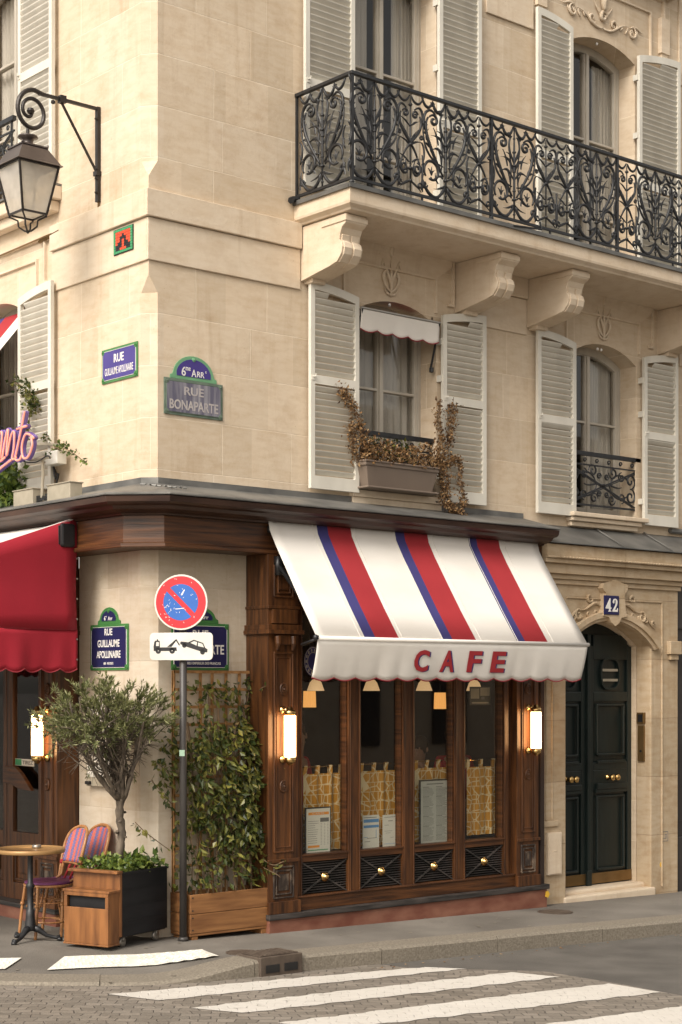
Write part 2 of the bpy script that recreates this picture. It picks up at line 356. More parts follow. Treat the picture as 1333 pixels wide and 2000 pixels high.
M['sheer'] = mat('sheer_curtain_cloth', (.74,.72,.68), (.56,.545,.51), rough=.9, scale=(9,9,.6))
M['paper'] = mat('printed_paper', (.66,.65,.60), rough=.6)
M['ink'] = mat('grey_print', (.14,.14,.14), rough=.7)
M['orange'] = mat('orange_print', (.75,.30,.05), rough=.6)
M['bluep'] = mat('blue_print', (.10,.25,.50), rough=.6)
M['palebluep'] = mat('pale_blue_paper', (.42,.50,.60), rough=.6)
M['greenp'] = mat('green_print', (.05,.28,.12), rough=.6)
M['bark'] = mat('olive_bark', (.055,.042,.03), (.17,.135,.10), rough=.9, scale=(25,25,9), bump=.6)
M['stem'] = mat('vine_stem', (.13,.08,.045), (.22,.15,.085), rough=.8, scale=(20,20,6))
M['soil'] = mat('soil', (.03,.02,.013), (.05,.035,.024), rough=1, scale=(30,30,30), bump=.6)
M['olive'] = leafmat('olive_leaf', [(.07,.085,.028),(.13,.145,.05),(.21,.22,.09),(.32,.32,.16)])
M['vine'] = leafmat('climber_leaf', [(.022,.036,.010),(.055,.072,.018),(.115,.125,.026),(.23,.21,.05)], .35)
M['ivy'] = leafmat('ivy_leaf', [(.025,.05,.012),(.06,.10,.02),(.12,.17,.03),(.22,.27,.05)], .4)
M['dry'] = leafmat('dry_leaf', [(.05,.026,.014),(.15,.078,.032),(.28,.155,.06),(.42,.28,.14)], .7)
M['pot'] = mat('taupe_plastic', (.155,.118,.092), (.17,.13,.10), rough=.55, scale=(4,4,4))
M['rattan'] = mat('rattan_cane', (.27,.115,.04), (.40,.19,.07), rough=.4, scale=(40,40,9))
M['purple'] = mat('purple_woven_seat', (.115,.02,.09), (.17,.04,.14), rough=.5, scale=(120,120,120))
M['tabletop'] = mat('varnished_table_top', (.27,.085,.025), (.36,.13,.04), rough=.5, scale=(3,26,26))
M['tabledge'] = mat('brass_table_edge', (.36,.21,.085), rough=.4, metal=.3)
M['metal'] = mat('pewter', (.35,.33,.30), rough=.3, metal=.8)
M['skin'] = mat('skin', (.45,.26,.18), rough=.5)
M['hair'] = mat('brown_hair', (.05,.025,.012), rough=.6)
M['redcloth'] = mat('red_shirt', (.42,.012,.02), rough=.8)
M['darkcloth'] = mat('dark_clothes', (.02,.02,.03), rough=.8)
M['shade'] = mat('lit_lamp_shade', (.6,.45,.25), rough=.7, emit=(1,.45,.12), est=.55)
M['pendant'] = mat('white_pendant_shade', (.65,.55,.42), rough=.5, emit=(1,.62,.3), est=.35)
M['pink'] = mat('pink_neon_tube', (.78,.30,.22), rough=.35, emit=(1,.35,.25), est=.12)
M['violet'] = mat('violet_sign_body', (.16,.10,.34), (.19,.12,.38), rough=.45, scale=(5,5,5))
M['greybox'] = mat('weathered_grey_box', (.34,.30,.23), (.27,.24,.18), rough=.7, scale=(9,9,9))
M['neigh'] = mat('dark_grey_shopfront_paint', (.03,.026,.026), (.042,.037,.036), rough=.4, scale=(4,4,4))
M['canebeige'] = M['greybox']
# rosewood slats for door grille
M['yellow'] = mat('yellow_sticker', (.7,.42,.04), rough=.5)
M['mint'] = mat('mint_sticker', (.42,.62,.46), rough=.5)

def curtain_material():
    m, N, K, b = newmat('yellow_street_map_cloth'); b.inputs['Roughness'].default_value = .9
    tc = N.new('ShaderNodeTexCoord'); sp = N.new('ShaderNodeSeparateXYZ'); K.new(tc.outputs['Object'], sp.inputs[0])
    cb = N.new('ShaderNodeCombineXYZ'); K.new(sp.outputs[0], cb.inputs[0]); K.new(sp.outputs[2], cb.inputs[1])
    outs = []
    for (sc, rnd, th, kind) in ((8, .85, .035, 'v'), (1, 0, 0, 'b')):
        if kind == 'v':
            v = N.new('ShaderNodeTexVoronoi'); v.feature = 'DISTANCE_TO_EDGE'; v.inputs['Scale'].default_value = sc; v.inputs['Randomness'].default_value = rnd; K.new(cb.outputs[0], v.inputs[0])
            l = N.new('ShaderNodeMath'); l.operation = 'LESS_THAN'; K.new(v.outputs[0], l.inputs[0]); l.inputs[1].default_value = th; outs.append(l.outputs[0])
        else:
            br = N.new('ShaderNodeTexBrick'); br.inputs['Scale'].default_value = 1; br.inputs['Brick Width'].default_value = .062; br.inputs['Row Height'].default_value = .085
            br.inputs['Mortar Size'].default_value = .0035; br.offset = .3; K.new(cb.outputs[0], br.inputs[0]); outs.append(br.outputs['Fac'])
    mxx = N.new('ShaderNodeMath'); mxx.operation = 'MAXIMUM'; K.new(outs[0], mxx.inputs[0]); K.new(outs[1], mxx.inputs[1])
    c = N.new('ShaderNodeMix'); c.data_type = 'RGBA'; K.new(mxx.outputs[0], c.inputs[0]); c.inputs[6].default_value = (.50,.24,.03,1); c.inputs[7].default_value = (.66,.54,.34,1)
    K.new(c.outputs[2], b.inputs['Base Color']); return m
M['curtain_y'] = curtain_material()
def weave_material():
    m, N, K, b = newmat('woven_red_blue_back'); b.inputs['Roughness'].default_value = .45
    tc = N.new('ShaderNodeTexCoord'); mp = N.new('ShaderNodeMapping'); mp.inputs['Scale'].default_value = (1,1,1); K.new(tc.outputs['Object'], mp.inputs[0])
    sp = N.new('ShaderNodeSeparateXYZ'); K.new(mp.outputs[0], sp.inputs[0])
    def mm(op, a, bb, c=None):
        q = N.new('ShaderNodeMath'); q.operation = op
        for i, s_ in enumerate((a, bb, c)):
            if s_ is None: continue
            if isinstance(s_, (int, float)): q.inputs[i].default_value = s_
            else: K.new(s_, q.inputs[i])
        return q.outputs[0]
    # chevrons: stripes along height whose columns zigzag
    tri = mm('PINGPONG', mm('MULTIPLY', sp.outputs[2], 42), .5)
    col = mm('FRACT', mm('ADD', mm('MULTIPLY', sp.outputs[1], 13), mm('MULTIPLY', tri, .35)), 0)
    isred = mm('GREATER_THAN', col, .5)
    c = N.new('ShaderNodeMix'); c.data_type = 'RGBA'; K.new(isred, c.inputs[0]); c.inputs[6].default_value = (.07,.075,.26,1); c.inputs[7].default_value = (.50,.07,.045,1)
    ck = N.new('ShaderNodeTexChecker'); ck.inputs['Scale'].default_value = 110; K.new(tc.outputs['Object'], ck.inputs[0])
    d = N.new('ShaderNodeMix'); d.data_type = 'RGBA'; d.blend_type = 'MIX'; K.new(mul(N,K,ck.outputs['Fac'],.28), d.inputs[0]); K.new(c.outputs[2], d.inputs[6]); d.inputs[7].default_value = (.55,.42,.36,1)
    K.new(d.outputs[2], b.inputs['Base Color']); return m
M['weave'] = weave_material()
def cobble_material():
    m, N, K, b = newmat('granite_setts'); b.inputs['Roughness'].default_value = .75
    tc = N.new('ShaderNodeTexCoord'); mp = N.new('ShaderNodeMapping'); mp.inputs['Rotation'].default_value = (0,0,radians(38)); K.new(tc.outputs['Object'], mp.inputs[0])
    wn = N.new('ShaderNodeTexNoise'); wn.inputs['Scale'].default_value = 3.5; K.new(mp.outputs[0], wn.inputs[0])
    wm = N.new('ShaderNodeMix'); wm.data_type = 'RGBA'; wm.blend_type = 'LINEAR_LIGHT'; wm.inputs[0].default_value = .07; K.new(mp.outputs[0], wm.inputs[6]); K.new(wn.outputs['Color'], wm.inputs[7])
    br = N.new('ShaderNodeTexBrick'); br.inputs['Scale'].default_value = 1; br.inputs['Brick Width'].default_value = .13; br.inputs['Row Height'].default_value = .095
    br.inputs['Mortar Size'].default_value = .007; br.inputs['Mortar Smooth'].default_value = 1.0; br.offset = .43
    br.inputs['Color1'].default_value = (.175,.155,.13,1); br.inputs['Color2'].default_value = (.265,.235,.20,1); br.inputs['Mortar'].default_value = (.15,.135,.115,1)
    K.new(wm.outputs[2], br.inputs[0])
    no = N.new('ShaderNodeTexNoise'); no.inputs['Scale'].default_value = 1.4; no.inputs['Detail'].default_value = 8; K.new(tc.outputs['Object'], no.inputs[0])
    c = N.new('ShaderNodeMix'); c.data_type = 'RGBA'; c.blend_type = 'MULTIPLY'; K.new(mul(N,K,no.outputs[0],.9), c.inputs[0]); K.new(br.outputs[0], c.inputs[6]); c.inputs[7].default_value = (.70,.66,.60,1)
    K.new(c.outputs[2], b.inputs['Base Color'])
    n2 = N.new('ShaderNodeTexNoise'); n2.inputs['Scale'].default_value = 22; n2.inputs['Detail'].default_value = 5; K.new(tc.outputs['Object'], n2.inputs[0])
    ad = N.new('ShaderNodeMath'); ad.operation = 'MULTIPLY_ADD'; K.new(br.outputs['Fac'], ad.inputs[0]); ad.inputs[1].default_value = -1.0; K.new(n2.outputs[0], ad.inputs[2])
    bp = N.new('ShaderNodeBump'); bp.inputs['Strength'].default_value = .8; bp.inputs['Distance'].default_value = .010; K.new(ad.outputs[0], bp.inputs['Height']); K.new(bp.outputs[0], b.inputs['Normal'])
    return m
M['cobble'] = cobble_material()
def worn_paint():
    m = M['cobble'].copy(); m.name = 'worn_crossing_paint'; N, K = m.node_tree.nodes, m.node_tree.links; b = N['Principled BSDF']
    old = b.inputs['Base Color'].links[0].from_socket; tc = [n for n in N if n.type == 'TEX_COORD'][0]; br = [n for n in N if n.type == 'TEX_BRICK'][0]
    n1 = N.new('ShaderNodeTexNoise'); n1.inputs['Scale'].default_value = 7; n1.inputs['Detail'].default_value = 9; n1.inputs['Roughness'].default_value = .7; K.new(tc.outputs['Object'], n1.inputs[0])
    a = N.new('ShaderNodeMath'); a.operation = 'MULTIPLY_ADD'; K.new(br.outputs['Fac'], a.inputs[0]); a.inputs[1].default_value = .09; K.new(n1.outputs[0], a.inputs[2])
    r = N.new('ShaderNodeValToRGB'); r.color_ramp.elements[0].position = .60; r.color_ramp.elements[1].position = .78; K.new(a.outputs[0], r.inputs[0])
    n2 = N.new('ShaderNodeTexNoise'); n2.inputs['Scale'].default_value = 2.2; n2.inputs['Detail'].default_value = 6; K.new(tc.outputs['Object'], n2.inputs[0])
    w = N.new('ShaderNodeMix'); w.data_type = 'RGBA'; K.new(n2.outputs[0], w.inputs[0]); w.inputs[6].default_value = (.62,.59,.54,1); w.inputs[7].default_value = (.47,.44,.39,1)
    c = N.new('ShaderNodeMix'); c.data_type = 'RGBA'; K.new(r.outputs[0], c.inputs[0]); K.new(w.outputs[2], c.inputs[6]); K.new(old, c.inputs[7]); K.new(c.outputs[2], b.inputs['Base Color'])
    [n for n in N if n.type == 'BUMP'][0].inputs['Strength'].default_value = .45; return m
M['white_paint'] = worn_paint()
#PART2
# ================================================================== GROUND
KERB = [(60,-2.6),(25,-2.3),(12,-2.05),(7,-1.85),(4.75,-1.73),(3,-1.60),(1.6,-1.53),(.62,-1.44),(.12,-1.44),(-.38,-1.42),(-.75,-1.33),(-1.08,-1.18),(-1.38,-.98),(-1.75,-.66),(-2.1,-.22),(-2.4,.35),(-2.6,1.1),(-2.75,2.2),(-2.85,4),(-2.9,8),(-2.9,25),(-2.9,60)]
def resample(P, step, lim=12):
    out = []
    for (a, b) in zip(P[:-1], P[1:]):
        d = math.hypot(b[0]-a[0], b[1]-a[1]); s_ = step if abs(a[0]) < lim and abs(a[1]) < lim else 5
        n = max(1, int(d/s_))
        out += [(a[0]+(b[0]-a[0])*i/n, a[1]+(b[1]-a[1])*i/n) for i in range(n)]
    return out+[P[-1]]
def smooth_line(P, k=3):
    for _ in range(k): P = [P[0]]+[((P[i-1][0]+2*P[i][0]+P[i+1][0])/4, (P[i-1][1]+2*P[i][1]+P[i+1][1])/4) for i in range(1, len(P)-1)]+[P[-1]]
    return P
KR = smooth_line(resample(KERB, .12))
def kerb_drop(x, y):      # how far the kerb top is lowered for the crossing
    if y > 1.5: return .0
    return .105*(1-sm(-.85, .12, x))*(1-sm(.3, 1.5, y))
def near(x, y):
    bd = 1e9; bi = 0
    for i, (a, b) in enumerate(KR):
        d = (a-x)**2+(b-y)**2
        if d < bd: bd, bi = d, i
    return sqrt(bd), KR[bi]
def zs(x, y):
    d, k = near(x, y)
    return -0.02*cl(x) - kerb_drop(*k)*(1-sm(.05, 1.0, d))
def G(px, py, zf=zs):
    d = ray(px, py); z = 0
    for _ in range(8):
        t = (z-CAM[2])/d[2]; x, y = CAM[0]+d[0]*t, CAM[1]+d[1]*t; z = zf(x, y)
    return x, y
mb = MB()
xs = [-400,-100,-25]+[-24+i*1.0 for i in range(49)]+[25,100,400]; ys = [-400,-60,-20,-12,-6,-3,0,3,8,20,60,400]
vs = [(x,y,road_z(x,y)) for y in ys for x in xs]; nx = len(xs)
mb.add(vs, [(j*nx+i, j*nx+i+1, (j+1)*nx+i+1, (j+1)*nx+i) for j in range(len(ys)-1) for i in range(nx-1)])
mb.build('road', M['asphalt'], kind='structure')
def drape(poly_rows, dz, mb, m=0):   # rows of points laid on the road
    n = len(poly_rows[0])
    mb.add([(x,y,road_z(x,y)+dz) for r in poly_rows for (x,y) in r], [(j*n+i,j*n+i+1,(j+1)*n+i+1,(j+1)*n+i) for j in range(len(poly_rows)-1) for i in range(n-1)], m)
mb = MB(); rows = []
for j in range(13):
    y = -9.5+j*(9.5-.2)/12.; xr = 2.02+.03*sin(j*1.7)-(.95*sm(-2.3,-1.5,y))
    rows.append([(-14+(xr+14)*i/24., y) for i in range(25)])
drape(rows, .004, mb)
rows = [[(-14+(14-2.5)*i/12., -.2+j*1.5) for i in range(13)] for j in range(14)]
drape(rows, .004, mb)
mb.build('cobbled_road', M['cobble'], kind='structure')
# zebra stripes of the crossing
mb = MB()
def stripe(a, b, c, d, n=40):       # top-left, top-right, bottom-right, bottom-left
    r0, r1, rm = [], [], []
    for i in range(n+1):
        t = i/n
        j0 = .012*sin(i*1.9)+.01*random.uniform(-1,1); j1 = .012*sin(i*1.3+1)+.01*random.uniform(-1,1)
        p = (a[0]+(b[0]-a[0])*t, a[1]+(b[1]-a[1])*t+j0); q = (d[0]+(c[0]-d[0])*t, d[1]+(c[1]-d[1])*t+j1)
        r0.append(q); r1.append(p)
    drape([r0, r1], .008, mb)
stripe((-1.325,-1.44),(1.386,-1.835),(1.60,-2.09),(-1.173,-1.854))
stripe((-1.168,-2.223),(1.768,-2.419),(1.90,-2.80),(-.995,-2.583))
stripe((-1.03,-2.99),(1.979,-3.224),(1.99,-3.72),(-.86,-3.37))
stripe((-.9,-3.95),(1.7,-4.17),(1.8,-4.7),(-.8,-4.4))
mb.build('crosswalk_marking', M['white_paint'], kind='structure')
# kerb stones
mb = MB(); W_ = .27
acc = 0; seg = [KR[0]]; stones = []
for a, b in zip(KR[:-1], KR[1:]):
    acc += math.hypot(b[0]-a[0], b[1]-a[1]); seg.append(b)
    if acc > (1.15 if abs(b[0]) < 12 and abs(b[1]) < 12 else 6): stones.append(seg); seg = [b]; acc = 0
stones.append(seg)
def nrm(P, i):
    a = P[max(0,i-1)]; b = P[min(len(P)-1,i+1)]; d = Vector((b[0]-a[0], b[1]-a[1])).normalized(); return Vector((d.y*1.0, -d.x*1.0))
KI = []
for st in stones:
    if len(st) < 2: continue
    P = list(st); e0 = Vector(P[0]); e1 = Vector(P[-1])
    d0 = (Vector(P[1])-e0).normalized(); d1 = (e1-Vector(P[-2])).normalized()
    P[0] = tuple(e0+d0*.004); P[-1] = tuple(e1-d1*.004)
    vs = []; n = len(P)
    tilt = random.uniform(-.004,.004)
    for i, (x, y) in enumerate(P):
        nn = nrm(P, i)             # pointing to the pavement side
        ix, iy = x+nn.x*W_, y+nn.y*W_
        zt = zs(x, y)+tilt; zi = zs(ix, iy)+.003+tilt
        vs += [(x,y,-.45-.02*cl(x)), (x,y,zt-.025), (x+nn.x*.02,y+nn.y*.02,zt-.002), (ix,iy,zi), (ix,iy,zi-.2)]
    fs = [(i*5+k, i*5+k+1, i*5+k+6, i*5+k+5) for i in range(n-1) for k in range(4)]
    fs = [f[::-1] for f in fs]+[tuple(range(5)), tuple(range((n-1)*5,(n-1)*5+5))[::-1]]
    mb.add(vs, fs)
mb.build('kerb', M['kerb'], kind='structure', smooth=False)
# pavement sheet
mb = MB(); rows = []
NT = 14
inner = []
for (x, y) in KR:
    if x > .6 and y < 1: inner.append((x, .35))
    elif y > 1.0: inner.append((.35, y))
    else: inner.append((.35+.0*x, .35))
for i, ((x, y), (a, b)) in enumerate(zip(KR, inner)):
    nn = nrm(KR, i); sx, sy = x+nn.x*(W_-.01), y+nn.y*(W_-.01)
    row = []
    for k in range(NT+1):
        t = (k/NT)**1.3; px_, py_ = sx+(a-sx)*t, sy+(b-sy)*t
        row.append((px_, py_, zs(px_, py_)-.0015))
    rows.append(row)
mb.add([p for r in rows for p in r], [(j*(NT+1)+i,(j+1)*(NT+1)+i,(j+1)*(NT+1)+i+1,j*(NT+1)+i+1) for j in range(len(rows)-1) for i in range(NT)])
mb.build('pavement', M['pavement'], kind='structure', smooth=True)
# tactile strips
mb = MB()
def tact(tl, tr, br, bl):
    nu = max(2, int(math.hypot(tr[0]-tl[0], tr[1]-tl[1])/.045)); nv = 8
    def pt(u, v):
        x = (tl[0]*(1-u)+tr[0]*u)*(1-v)+(bl[0]*(1-u)+br[0]*u)*v; y = (tl[1]*(1-u)+tr[1]*u)*(1-v)+(bl[1]*(1-u)+br[1]*u)*v; return x, y
    vs = [];
    for j in range(nv+1):
        for i in range(nu+1):
            x, y = pt(i/nu, j/nv); vs.append((x, y, zs(x,y)+.011))
    mb.add(vs, [(j*(nu+1)+i, (j+1)*(nu+1)+i, (j+1)*(nu+1)+i+1, j*(nu+1)+i+1) for j in range(nv) for i in range(nu)])
    for j in range(nv-1):
        for i in range(nu-1):
            x, y = pt((i+.75+.5*(j%2)*.5)/nu, (j+.9)/nv); z = zs(x,y)+.011
            mb.lathe([(.014,-.001),(.011,.004),(.0,.005)], (x,y,z), 6)
A = [G(*q) for q in ((126,1873),(262,1869),(262,1894),(92,1899))]; tact(*A)
A = [G(*q) for q in ((262,1869),(395,1858),(428,1870),(262,1894))]; tact(*A)
A = [G(*q) for q in ((-90,1880),(42,1878),(10,1897),(-90,1901))]; tact(*A)
mb.build('tactile_paving', M['tactile'], kind='structure')
rg = random.Random(4); mb = MB()
for k in range(70):
    x, y = rg.uniform(-1.6,6.5), rg.uniform(-1.3,-.3); z = zs(x,y); r_ = rg.uniform(.008,.022)
    mb.add([(x+r_*cos(a)*rg.uniform(.7,1.1), y+r_*sin(a)*rg.uniform(.7,1.1), z+.0025) for a in [2*pi*i/7 for i in range(7)]], [tuple(range(7))])
mb.build('pavement_gum', M['kerb'], kind='stuff')
mb = MB()
for k in range(60):
    x = rg.uniform(.6,7); y = -1.56-.045*x+rg.uniform(-.10,-.01); z = road_z(x,y)+.006; a = rg.uniform(0,6.3); l = rg.uniform(.01,.03)
    mb.add([(x,y,z),(x+l*cos(a)+.004,y+l*sin(a),z+.004),(x+l*1.3*cos(a+.5),y+l*1.3*sin(a+.5),z+.002),(x+l*.6*cos(a+1.2),y+l*.6*sin(a+1.2),z)], [(0,1,2,3)])
mb.build('gutter_litter', M['dry'], kind='stuff')
# utility covers and gully
x, y = G(474,1861); mb = MB().lathe([(.13,-.02),(.13,.004),(.115,.006),(.11,.003),(0,.004)], (x,y,zs(x,y)), 28)
solo(mb, 'manhole_cover', M['castiron'], (x,y,zs(x,y)), 'small rusty round cover beside the gully at the pavement corner', 'manhole cover')
x, y = G(1085,1782); mb = MB().lathe([(.17,-.02),(.17,.004),(.155,.006),(.15,.003),(0,.004)], (x,y,zs(x,y)), 28)
solo(mb, 'manhole_cover', M['castiron'], (x,y,zs(x,y)), 'round iron cover in the pavement in front of the stone doorway', 'manhole cover')
t = thing('storm_drain', (.34,-1.4,0), 'cast iron gully inlet with two dark slots set into the kerb', 'storm drain')
mb = MB().box(.03,.44,-1.46,-1.16,-.30,.012); mb.build('drain_body', M['castiron'], t, bevel=.006)
mb = MB().box(.08,.21,-1.465,-1.45,-.11,-.05); mb.box(.26,.39,-1.465,-1.45,-.11,-.05); mb.build('slot', M['black'], t, split=True)
mb = MB().box(.05,.42,-1.43,-1.18,.014,.02)
for i in range(8): mb.box(.07+i*.043,.09+i*.043,-1.42,-1.19,.02,.024)
mb.build('cover_plate', M['castiron'], t, bevel=.002)
#PART3
# ================================================================== BUILDING
B = thing('apartment_building', (0,0,0), 'cream limestone corner apartment building with pale louvred shutters and iron balcony above the cafe', 'building')
# openings: (uc, hw, z0, zspring, zcrown)
WA = (2.76,.525,3.86,5.49,5.65); WB = (5.705,.535,3.86,5.49,5.65); WC = (2.76,.525,6.36,8.70,8.83); WD = (5.69,.53,6.36,8.70,8.83)
LA = (-2.52,.525,3.86,5.49,5.65); LC = (-2.52,.525,6.6,8.70,8.83)
def op(w, g=0): return opening(w[0]-w[1]-g, w[0]+w[1]+g, w[2]-g, w[3], w[4]+g)
def openingz(w): return op(w)
mb = MB()
DOOR = (5.57,.67,-.55,2.50,2.745)
mb.prism(FR, [(.09,-.7),(14,-.7),(14,12),(.09,12)], -.35, 0, holes=[op(WA),op(WB),op(WC),op(WD),opening(8.6-.53,8.6+.53,3.86,5.49,5.65),opening(8.6-.53,8.6+.53,6.36,8.7,8.83),[(1.04,-.6),(4.44,-.6),(4.44,3.3),(1.04,3.3)],op(DOOR)])
mb.prism(FL, [(-12,-.7),(-.11,-.7),(-.11,12),(-12,12)], -.35, 0, holes=[op(LA),op(LC),opening(-5.4-.53,-5.4+.53,3.86,5.49,5.65),opening(-5.4-.53,-5.4+.53,6.6,8.7,8.83),[(-6,-.6),(-1.07,-.6),(-1.07,3.3),(-6,3.3)]])
def corner(z0, z1, s0, s1):
    vs = []
    for z, s_ in ((z0, s0), (z1, s1)): vs += [(.09,0,z),(.09*s_,0,z),(0,.11*s_,z),(0,.11,z),(.09,.11,z)]
    mb.add(vs, [(0,1,6,5)[::-1],(1,2,7,6)[::-1],(2,3,8,7)[::-1],(0,1,2,3,4),(5,6,7,8,9)[::-1]])
corner(-.7,5.33,1,1); corner(5.33,5.47,1,0); corner(5.47,6.28,0,0); corner(6.28,6.42,0,1); corner(6.42,12,1,1)
mb.box(.35,14,.35,12,11.8,12)
mb.build('wall', M['stone'], B)
mb = MB()
mb.fbox(FR,.093,1.02,-.3,3.24,0,.006); mb.fbox(FL,-1.06,-.113,-.3,3.24,0,.006)
mb.add([(.093,-.006,-.3),(-.006,.113,-.3),(-.006,.113,3.24),(.093,-.006,3.24)],[(0,3,2,1)])
mb.build('pier_facing', M['stone_low'], B)
# string course and frieze
mb = MB()
def band(p, z0, z1):
    mb.fbox(FR,-p,1.60,z0,z1,0,p); mb.fbox(FL,-1.50,0,z0,z1,0,p)
    mb.fbox(FR,3.78,4.52,z0,z1,0,p); mb.fbox(FR,6.96,7.4,z0,z1,0,p); mb.fbox(FR,10,14,z0,z1,0,p)
band(.02,5.585,5.935); band(.045,5.94,6.165)
mb.fbox(FR,3.95,4.62,8.66,12,0,.022); mb.fbox(FR,6.95,7.5,8.66,12,0,.022); mb.fbox(FR,-.0,1.55,9.0,12,0,.02)
mb.build('string_course', M['stone_trim'], B, bevel=.006, split=True)
# ------------ window surrounds (moulded panel with border) 
def strip(mb, fr, pts, w=.022, p=.022):      # moulding following a polyline on the wall, mitred
    P = [Vector(a) for a in pts]; n = len(P); L0, R0 = [], []
    for i in range(n):
        d0 = (P[i]-P[i-1]).normalized() if i else (P[1]-P[0]).normalized(); d1 = (P[i+1]-P[i]).normalized() if i < n-1 else d0
        b = (Vector((-d0.y,d0.x))+Vector((-d1.y,d1.x))).normalized(); k = 1/max(.4, b.dot(Vector((-d0.y,d0.x))))
        L0.append(P[i]+b*w/2*k); R0.append(P[i]-b*w/2*k)
    vs = []
    for a, c, d in zip(L0, P, R0): vs += [fr(a.x,a.y,0), fr(a.x*.7+c.x*.3,a.y*.7+c.y*.3,p), fr(d.x*.7+c.x*.3,d.y*.7+c.y*.3,p), fr(d.x,d.y,0)]
    mb.add(vs, [(i*4+k,i*4+k+1,i*4+k+5,i*4+k+4) for i in range(n-1) for k in range(3)]+[(0,1,2,3),tuple((n-1)*4+k for k in (3,2,1,0))])
def spiral(c, r0, r1, a0, turns, n=22):
    return [(c[0]+(r0+(r1-r0)*i/n)*cos(a0+turns*2*pi*i/n), c[1]+(r0+(r1-r0)*i/n)*sin(a0+turns*2*pi*i/n)) for i in range(n+1)]
def bez(a, b, c, d, n=12):
    return [tuple(a[k]*(1-t)**3+3*b[k]*t*(1-t)**2+3*c[k]*t*t*(1-t)+d[k]*t**3 for k in (0,1)) for t in [i/n for i in range(n+1)]]
def relief(mb, fr, pts, r=.012, p=.006, taper=True):
    n = len(pts); r = r*1.3; p = p+.006; mb.tube([fr(a,b,p) for a, b in pts], [r*((1-.65*abs(2*i/(n-1)-.7)) if taper else 1) for i in range(n)], 6)
mb = MB()
for (c, s) in ((2.69,1),(5.70,1)):
    a, b = c-.80, c+.80
    strip(mb, FR, [(a,5.72),(a,6.20),(b,6.20),(b,5.72),(b-.07,5.72)], .03, .03)
    strip(mb, FR, [(a+.22,5.62),(a+.22,5.945),(b-.22,5.945),(b-.22,5.62)], .026, .024)
    # cove between the two mouldings
    mb.add([FR(a+.02,6.185,.05),FR(b-.02,6.185,.05),FR(b-.02,6.08,.02),FR(a+.02,6.08,.02),FR(b-.2,5.96,.004),FR(a+.2,5.96,.004)],[(0,1,2,3)[::-1],(3,2,4,5)[::-1]])
for c in (-2.52,):
    strip(mb, FL, [(c-.95,5.72),(c-.95,6.1),(c+.9,6.1),(c+.9,5.70),(c+.98,5.66)], .03, .03)
    strip(mb, FL, [(c-.75,5.7),(c-.75,5.92),(c+.75,5.92),(c+.75,5.7)], .026, .024)
for c in (5.69,):
    a, b = c-.98, c+1.0
    strip(mb, FR, [(a+.02,8.85),(a+.02,9.6)], .03,.03); strip(mb, FR, [(b,8.98),(b,9.5),(a+.02,9.5)], .03, .03); strip(mb, FR, [(b-.22,8.85),(b-.22,9.32),(a+.25,9.32)], .026, .024)
    mb.fbox(FR,b-.08,b+.06,8.92,9.30,0,.05); mb.fbox(FR,b-.06,b+.04,8.86,8.92,0,.035); mb.fbox(FR,a-.06,a+.08,8.92,9.30,0,.05)
    mb.fbox(FR,a-.10,b+.10,9.52,9.60,0,.12); mb.fbox(FR,a-.15,b+.15,9.60,9.68,0,.19)
mb.build('window_surround', M['stone_trim'], B, split=True)
mb = MB().fbox(FR,4.5,6.9,9.68,9.70,0,.22); mb.build('lead_flashing', M['zinc'], B, split=True)
# carved reliefs
def fleuron(mb, fr, uc, v):
    for s in (-1, 1):
        relief(mb, fr, bez((uc,v),(uc+s*.10,v+.05),(uc+s*.13,v+.16),(uc+s*.06,v+.19))+spiral((uc+s*.075,v+.165),.022,.006,1.2,s*-.8,8), .013, .008)
        relief(mb, fr, bez((uc,v+.04),(uc+s*.02,v+.16),(uc+s*.08,v+.22),(uc+s*.10,v+.30)), .013, .008)
        relief(mb, fr, bez((uc,v-.02),(uc+s*.05,v-.03),(uc+s*.07,v-.0),(uc+s*.085,v+.05)), .010, .008)
        relief(mb, fr, bez((uc+s*.11,v+.30),(uc+s*.09,v+.26),(uc+s*.12,v+.24),(uc+s*.13,v+.22)), .009, .006)
    relief(mb, fr, bez((uc,v-.04),(uc,v+.1),(uc,v+.2),(uc,v+.33)), .015, .010)
    relief(mb, fr, bez((uc,v+.33),(uc-.03,v+.40),(uc+.03,v+.46),(uc+.045,v+.50)), .022, .020)
    relief(mb, fr, spiral((uc+.01,v+.45),.03,.008,.4,1.1,10), .014, .03)
mb = MB(); fleuron(mb, FR, 2.69, 5.73); mb.build('carved_relief', M['stone_trim'], B, smooth=True)
mb = MB(); fleuron(mb, FR, 5.70, 5.73); mb.build('carved_relief', M['stone_trim'], B, smooth=True)
mb = MB(); uc, v = 5.69, 8.93                # garland above the balcony window
for s in (-1, 1):
    relief(mb, FR, bez((uc,v+.02),(uc+s*.2,v-.03),(uc+s*.25,v+.18),(uc+s*.45,v+.13)), .012, .008)
    relief(mb, FR, spiral((uc+s*.47,v+.09),.07,.012,1.4,s*-1.2,18), .012, .008)
    relief(mb, FR, spiral((uc+s*.17,v+.09),.06,.01,-.6,s*1.1,18), .012, .008)
    relief(mb, FR, bez((uc+s*.45,v+.14),(uc+s*.55,v+.2),(uc+s*.6,v+.1),(uc+s*.66,v+.14)), .010, .008)
    relief(mb, FR, bez((uc,v+.1),(uc+s*.06,v+.2),(uc+s*.12,v+.2),(uc+s*.14,v+.28)), .014, .010)
    for k in range(5): relief(mb, FR, bez((uc+s*(.2+k*.08),v+.05+.02*(k%2)),(uc+s*(.22+k*.08),v+.1),(uc+s*(.24+k*.08),v+.1),(uc+s*(.23+k*.08),v+.14),6), .009, .006)
